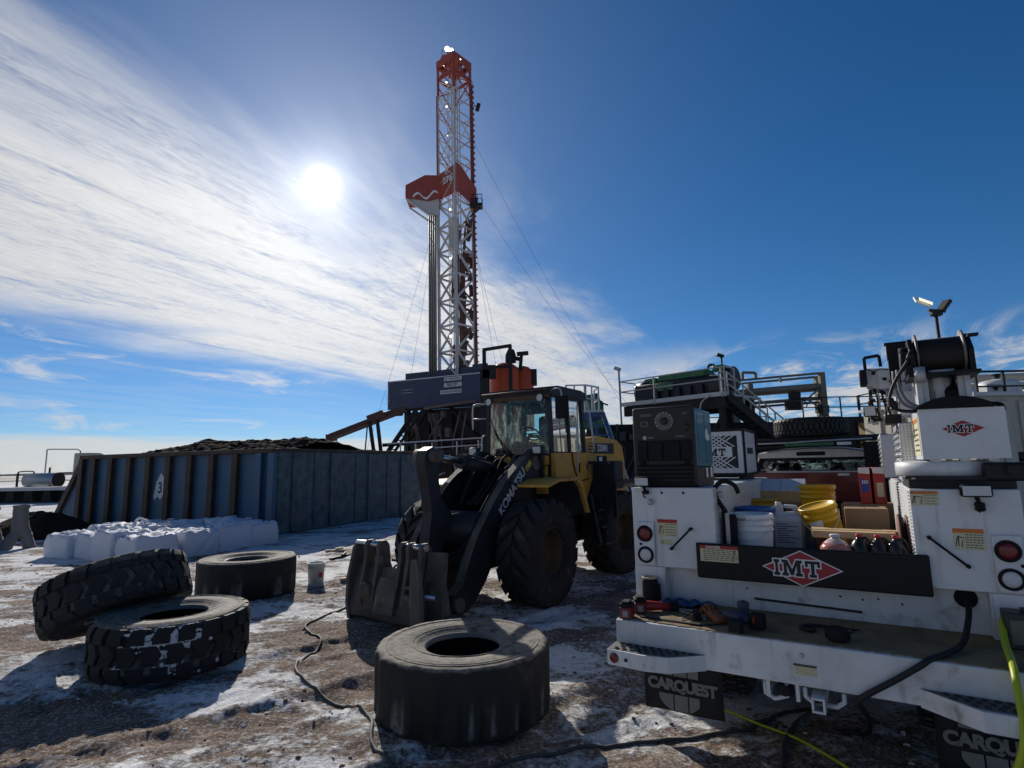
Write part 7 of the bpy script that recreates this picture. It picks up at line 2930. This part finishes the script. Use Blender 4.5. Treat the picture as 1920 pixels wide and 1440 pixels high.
hd_ = mb.build('lamp_head', mat('lamp_alu', (.75, .73, .66), .4, metal=.0), t)
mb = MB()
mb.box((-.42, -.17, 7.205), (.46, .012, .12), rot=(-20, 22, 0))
mb.build('lens', emit_mat('sunlit_glow', (1.0, .93, .72), 1.1), hd_)  # glow put in for sunlight reflected off this lamp face
# beige tank, far right
t = thing('beige_tank', 'large beige corrugated tank at the right picture edge behind the crane box', 'tank', (15.6, 15.5, 0))
mb = MB()
mb.b2((-4.0, -1.5, 0), (3, 3, 3.62))
for i in range(12):
    x = -3.95 + i * .5
    mb.b2((x, -1.56, .1), (x + .28, -1.501, 3.5), bev=.02)
for i in range(8):
    y = -1.4 + i * .5
    mb.b2((-4.06, y, .1), (-4.001, y + .28, 3.5), bev=.02)
mb.build('wall', beige_tank, t)
mb = MB()
mb.b2((-4.1, -1.62, 3.621), (3.1, 3.1, 3.72))
mb.build('roof_edge', galv, t)
mb = MB()
for x0, x1, z in ((-3.9, -2.5, 4.25), (-2.5, -.5, 4.35)):
    mb.bar((x0, -1.5, z), (x1, -1.5, z), .05)
    mb.bar((x0, -1.5, z - .38), (x1, -1.5, z - .38), .04)
    for k in range(3):
        x = x0 + (x1 - x0) * k / 2
        mb.bar((x, -1.5, 3.72), (x, -1.5, z), .05)
mb.build('hand_rail', rig_dark, t)
mb = MB()
mb.box((-3.3, -1.2, 3.84), (.4, .3, .22), bev=.02)
mb.cyl((-3.3, -1.36, 3.84), (-3.3, -1.37, 3.84), .06, mi=1)
mb.build('roof_unit', [galv, rig_dark], t)
for x, y, r, h, lab in ((13.0, 16.2, .42, .42, 'small white dome tank on the beige tank roof, nearer the crane'), (14.0, 16.0, .5, .6, 'white round tank on the beige tank roof at the picture edge')):
    q_ = thing('roof_tank', lab, 'tank', (x, y, 3.721), 0, 'white roof tanks')
    mb = MB()
    mb.lathe([(0, 0), (r, 0), (r, h * .75), (r * .8, h * .92), (r * .3, h), (0, h)], 24)
    mb.build('shell', white_worn, q_)
    mb = MB()
    mb.cyl((0, 0, h), (0, 0, h + .12), .06)
    mb.lathe([(0, h + .12), (.16, h + .12), (.16, h + .15), (0, h + .15)], 12)
    mb.build('vent', rig_dark, q_)
t = thing('overhead_pipe', 'pale brown overhead pipes running out to the right above the tank', 'pipe', (18, 18.6, 0))
mb = MB()
for z, r, yy in ((4.78, .14, 0), (4.52, .11, .1)):
    mb.tube([(-3.9, yy, z - .10), (6, yy, z + .16)], r, 12)
mb.build('pipe_run', pale_pipe, t)
mb = MB()
for x in (1.5, 5.5):
    mb.bar((x, .3, 0), (x, .3, 4.75), .14)
    mb.bar((x, -.3, 4.35), (x, .5, 4.35), .1)
mb.tube([(-3.6, .2, 4.36), (6, .2, 4.62)], .09, 10, mi=1)
mb.build('support', [rig_dark, mat('pipe_rustred', (.22, .10, .05), .7)], t)
# yellow-brown machine and stair behind the cab rack, right of the spare tyre
t = thing('stair_tower', 'small dark railed stair tower between the spare tyre and the crane', 'stair', (16.2, 24.5, 0))
mb = MB()
for x in (-.3, .35):
    for y in (0, 1):
        mb.bar((x, y, 0), (x - .1, y, 5.0), .06)
for z in (3.2, 3.7, 4.2, 4.6, 5.0):
    mb.bar((-.35, 0, z), (.3, 0, z), .05)
    mb.bar((-.35, 0, z), (-.35, 1, z), .05)
mb.b2((-.4, -.1, 2.9), (.4, 1.1, 3.0))
mb.build('frame', rig_dark, t)
t = thing('yellow_skid', 'dull yellow skid unit behind the truck cab right of the spare tyre', 'skid unit', (14.3, 21.3, 0))
mb = MB()
mb.b2((-.45, 0, 0), (.9, 1.2, 3.55), bev=.03)
mb.build('cabinet', mat('skid_yellow', (.22, .15, .035), .6, dirt=((.1, .08, .05), .4, 2.0)), t)
mb = MB()
for x in (-.4, .8):
    mb.bar((x, 0, 3.5), (x, 0, 4.0), .05)
mb.bar((-.4, 0, 4.0), (.8, 0, 4.0), .05)
mb.build('hand_rail', rig_dark, t)

# ------------------------------------------------------------------ far left
t = thing('storage_tank', 'pale vertical storage tank standing far off behind the bin end', 'tank', (-34.6, 46, 0))
mb = MB()
mb.lathe([(0, 0), (.98, 0), (.98, 3.55), (.95, 3.7), (0, 3.74)], 32)
mb.build('shell', beige_tank, t)
mb = MB()
mb.tube(smooth_path([(-3.0, -.6, 1.6), (-3.0, -.6, 3.6), (-3.0, -.6, 4.0), (-2.7, -.6, 4.05), (-1.5, -.6, 4.03), (-.5, -.6, 4.0), (-.3, -.6, 3.8), (-.3, -.6, 3.6)], 4), .05, 6)
mb.build('vent_pipe', galv, t)
t = thing('horizontal_tank', 'grey horizontal fuel tank on its skid far off at the left', 'tank', (-37.4, 45, 0))
mb = MB()
mb.lathe([(0, -1.35), (.42, -1.3), (.56, -1.2), (.56, 1.2), (.42, 1.3), (0, 1.35)], 28, T(0, 0, 1.62, 0, 90))
mb.build('shell', galv, t)
mb = MB()
mb.lathe([(0, 0), (.5, .02), (.57, .12), (.575, .3)], 28, T(1.30, -.1, 1.62, 0, -60), caps=False) if False else mb.cyl((1.2, 0, 1.62), (1.36, 0, 1.62), .575, 28)
for x in (-.9, .9):
    mb.b2((x - .1, -.5, .9), (x + .1, .5, 1.12))
mb.tube(smooth_path([(-1.6, -.5, .9), (-1.6, -.5, 2.1), (-1.3, -.5, 2.3), (-.4, -.5, 2.3), (-.3, -.5, 2.1)], 4), .05, 6)
mb.tube([(.5, 0, 2.1), (.5, 0, 2.6)], .07, 6)
mb.build('fitting', rig_dark, t)
t = thing('flat_trailer', 'low grey trailer deck on dark trapezoid stands at the far left', 'trailer', (-38.5, 42, 0))
mb = MB()
mb.b2((-6, 0, .88), (5.6, 2.4, 1.12))
mb.build('deck', galv, t)
mb = MB()
for i in range(9):
    x = -5.6 + i * 1.36
    mb.front([(x - .2, .87), (x + .2, .87), (x + .42, .0), (x - .42, .0)], .1, 2.2)
mb.b2((-6, -.1, -.05), (5.6, -.01, .12))
mb.build('stand', rig_dark, t)
t = thing('pipe_fence', 'low pipe fence line across the plain at the far left', 'fence', (-42, 52, 0))
mb = MB()
for z in (.9, 1.5, 2.0):
    mb.bar((-14, 0, z), (9, 0, z), .08)
for i in range(14):
    mb.bar((-14 + i * 1.75, 0, 0), (-14 + i * 1.75, 0, 2.2), .09)
mb.build('rail', rig_dark, t)
# far ridge line
mb = MB()
rnd = random.Random(9)
pts = []
for i in range(81):
    x = -3500 + i * 87.5
    pts.append((x, 6 + 5 * math.sin(i * .37) * math.sin(i * .11)))
mb.front([(-3500, -2)] + pts + [(3500, -2)], 2400, 2700)
tag(mb.build('hills', mat('far_hills', (.20, .20, .2), .95, dirt=((.6, .6, .62), .4, .004))), kind='structure')
# wind sock far beyond the bin
t = thing('wind_sock', 'tiny red wind sock on a pole far beyond the mud heap', 'wind sock', (-24, 70, 0))
mb = MB()
mb.bar((0, 0, 0), (0, 0, 5.0), .06)
mb.build('pole', rig_dark, t)
mb = MB()
mb.tube([(0, 0, 4.95), (-.6, 0, 4.9)], [.16, .08], 10)
mb.build('sock', red_paint, t)

# clods of earth, grit and broken snow crust over the yard
mb_v, mb_f, mb_m = [], [], []
rs = np.random.RandomState(4)
ico_v = [(0, 0, 1), (.89, 0, .45), (.28, .85, .45), (-.72, .53, .45), (-.72, -.53, .45), (.28, -.85, .45), (.72, .53, -.45), (-.28, .85, -.45), (-.89, 0, -.45), (-.28, -.85, -.45), (.72, -.53, -.45), (0, 0, -1)]
ico_f = [(0, 1, 2), (0, 2, 3), (0, 3, 4), (0, 4, 5), (0, 5, 1), (1, 6, 2), (2, 7, 3), (3, 8, 4), (4, 9, 5), (5, 10, 1), (2, 6, 7), (3, 7, 8), (4, 8, 9), (5, 9, 10), (1, 10, 6), (6, 11, 7), (7, 11, 8), (8, 11, 9), (9, 11, 10), (10, 11, 6)]
N_ = 3000
yy = 2.6 + 12 * rs.rand(N_) ** 1.5
xx = (rs.rand(N_) * 2 - 1) * (yy * 1.0 + 1.0)
xx = np.minimum(xx, yy * .55 + .4)
clump = vnoise(xx * .9, yy * .9, 77) + .5 * vnoise(xx * 2.3, yy * 2.3, 78)
keep = clump > -.05
xx, yy = xx[keep], yy[keep]
zz = ground_h(xx, yy)
for x, y, z in zip(xx, yy, zz):
    s_ = .004 + .016 * rs.rand() ** 3 + .0006 * y
    fl_ = .45 + .4 * rs.rand()
    a = rs.rand() * 6.28
    b0 = len(mb_v)
    for p in ico_v:
        k = s_ * (.75 + .5 * rs.rand())
        mb_v.append((x + k * (p[0] * math.cos(a) - p[1] * math.sin(a)) * 1.2, y + k * (p[0] * math.sin(a) + p[1] * math.cos(a)), z + k * p[2] * fl_ + s_ * .15))
    m_ = 1 if rs.rand() < .35 else 0
    for f in ico_f:
        mb_f.append(tuple(b0 + i for i in f))
        mb_m.append(m_)
me = bpy.data.meshes.new('ground_clods')
me.from_pydata(mb_v, [], mb_f)
me.polygons.foreach_set('material_index', mb_m)
me.materials.append(mat('clod_dirt', (.13, .08, .055), .95, var=.4))
me.materials.append(snow_patch)
me.update()
tag(link('ground_clods', me), 'loose clods of earth and snow crust over the yard', 'clods', kind='stuff')

# green pump behind the blue landing
t = thing('green_pump', 'green pump unit half hidden behind the blue landing rails', 'pump', (3.2, 24.5, 0))
mb = MB()
mb.box((0, 0, 4.2), (1.5, 1.0, 1.3), bev=.15)
mb.cyl((-.8, -.1, 4.6), (.6, -.1, 4.85), .35, 18)
mb.build('pump_body', engine_green, t)
mb = MB()
mb.b2((-.8, -.5, 0), (.8, .5, 3.54))
mb.bar((-.9, -.6, 5.3), (.9, -.6, 4.6), .06)
mb.build('support_frame', rig_dark, t)

for o in list(bpy.data.objects):
    if o.type == 'MESH' and o.parent and o.name.split('.')[0] in ('bead', 'bolt', 'boom_guard', 'clamp', 'exhaust', 'exhaust_pipe', 'fitting', 'gauge', 'grab_rail', 'head', 'pivot_pin', 'printed_panel', 'round_port', 'side_platform', 'stair', 'sticker', 'support_block', 'swing_gearbox', 'window_frame', 'wing_brace', 'hand_rail', 'badge', 'boom_fittings', 'battery', 'crown_block') and o.data.users == 1:
        split_pieces(o)
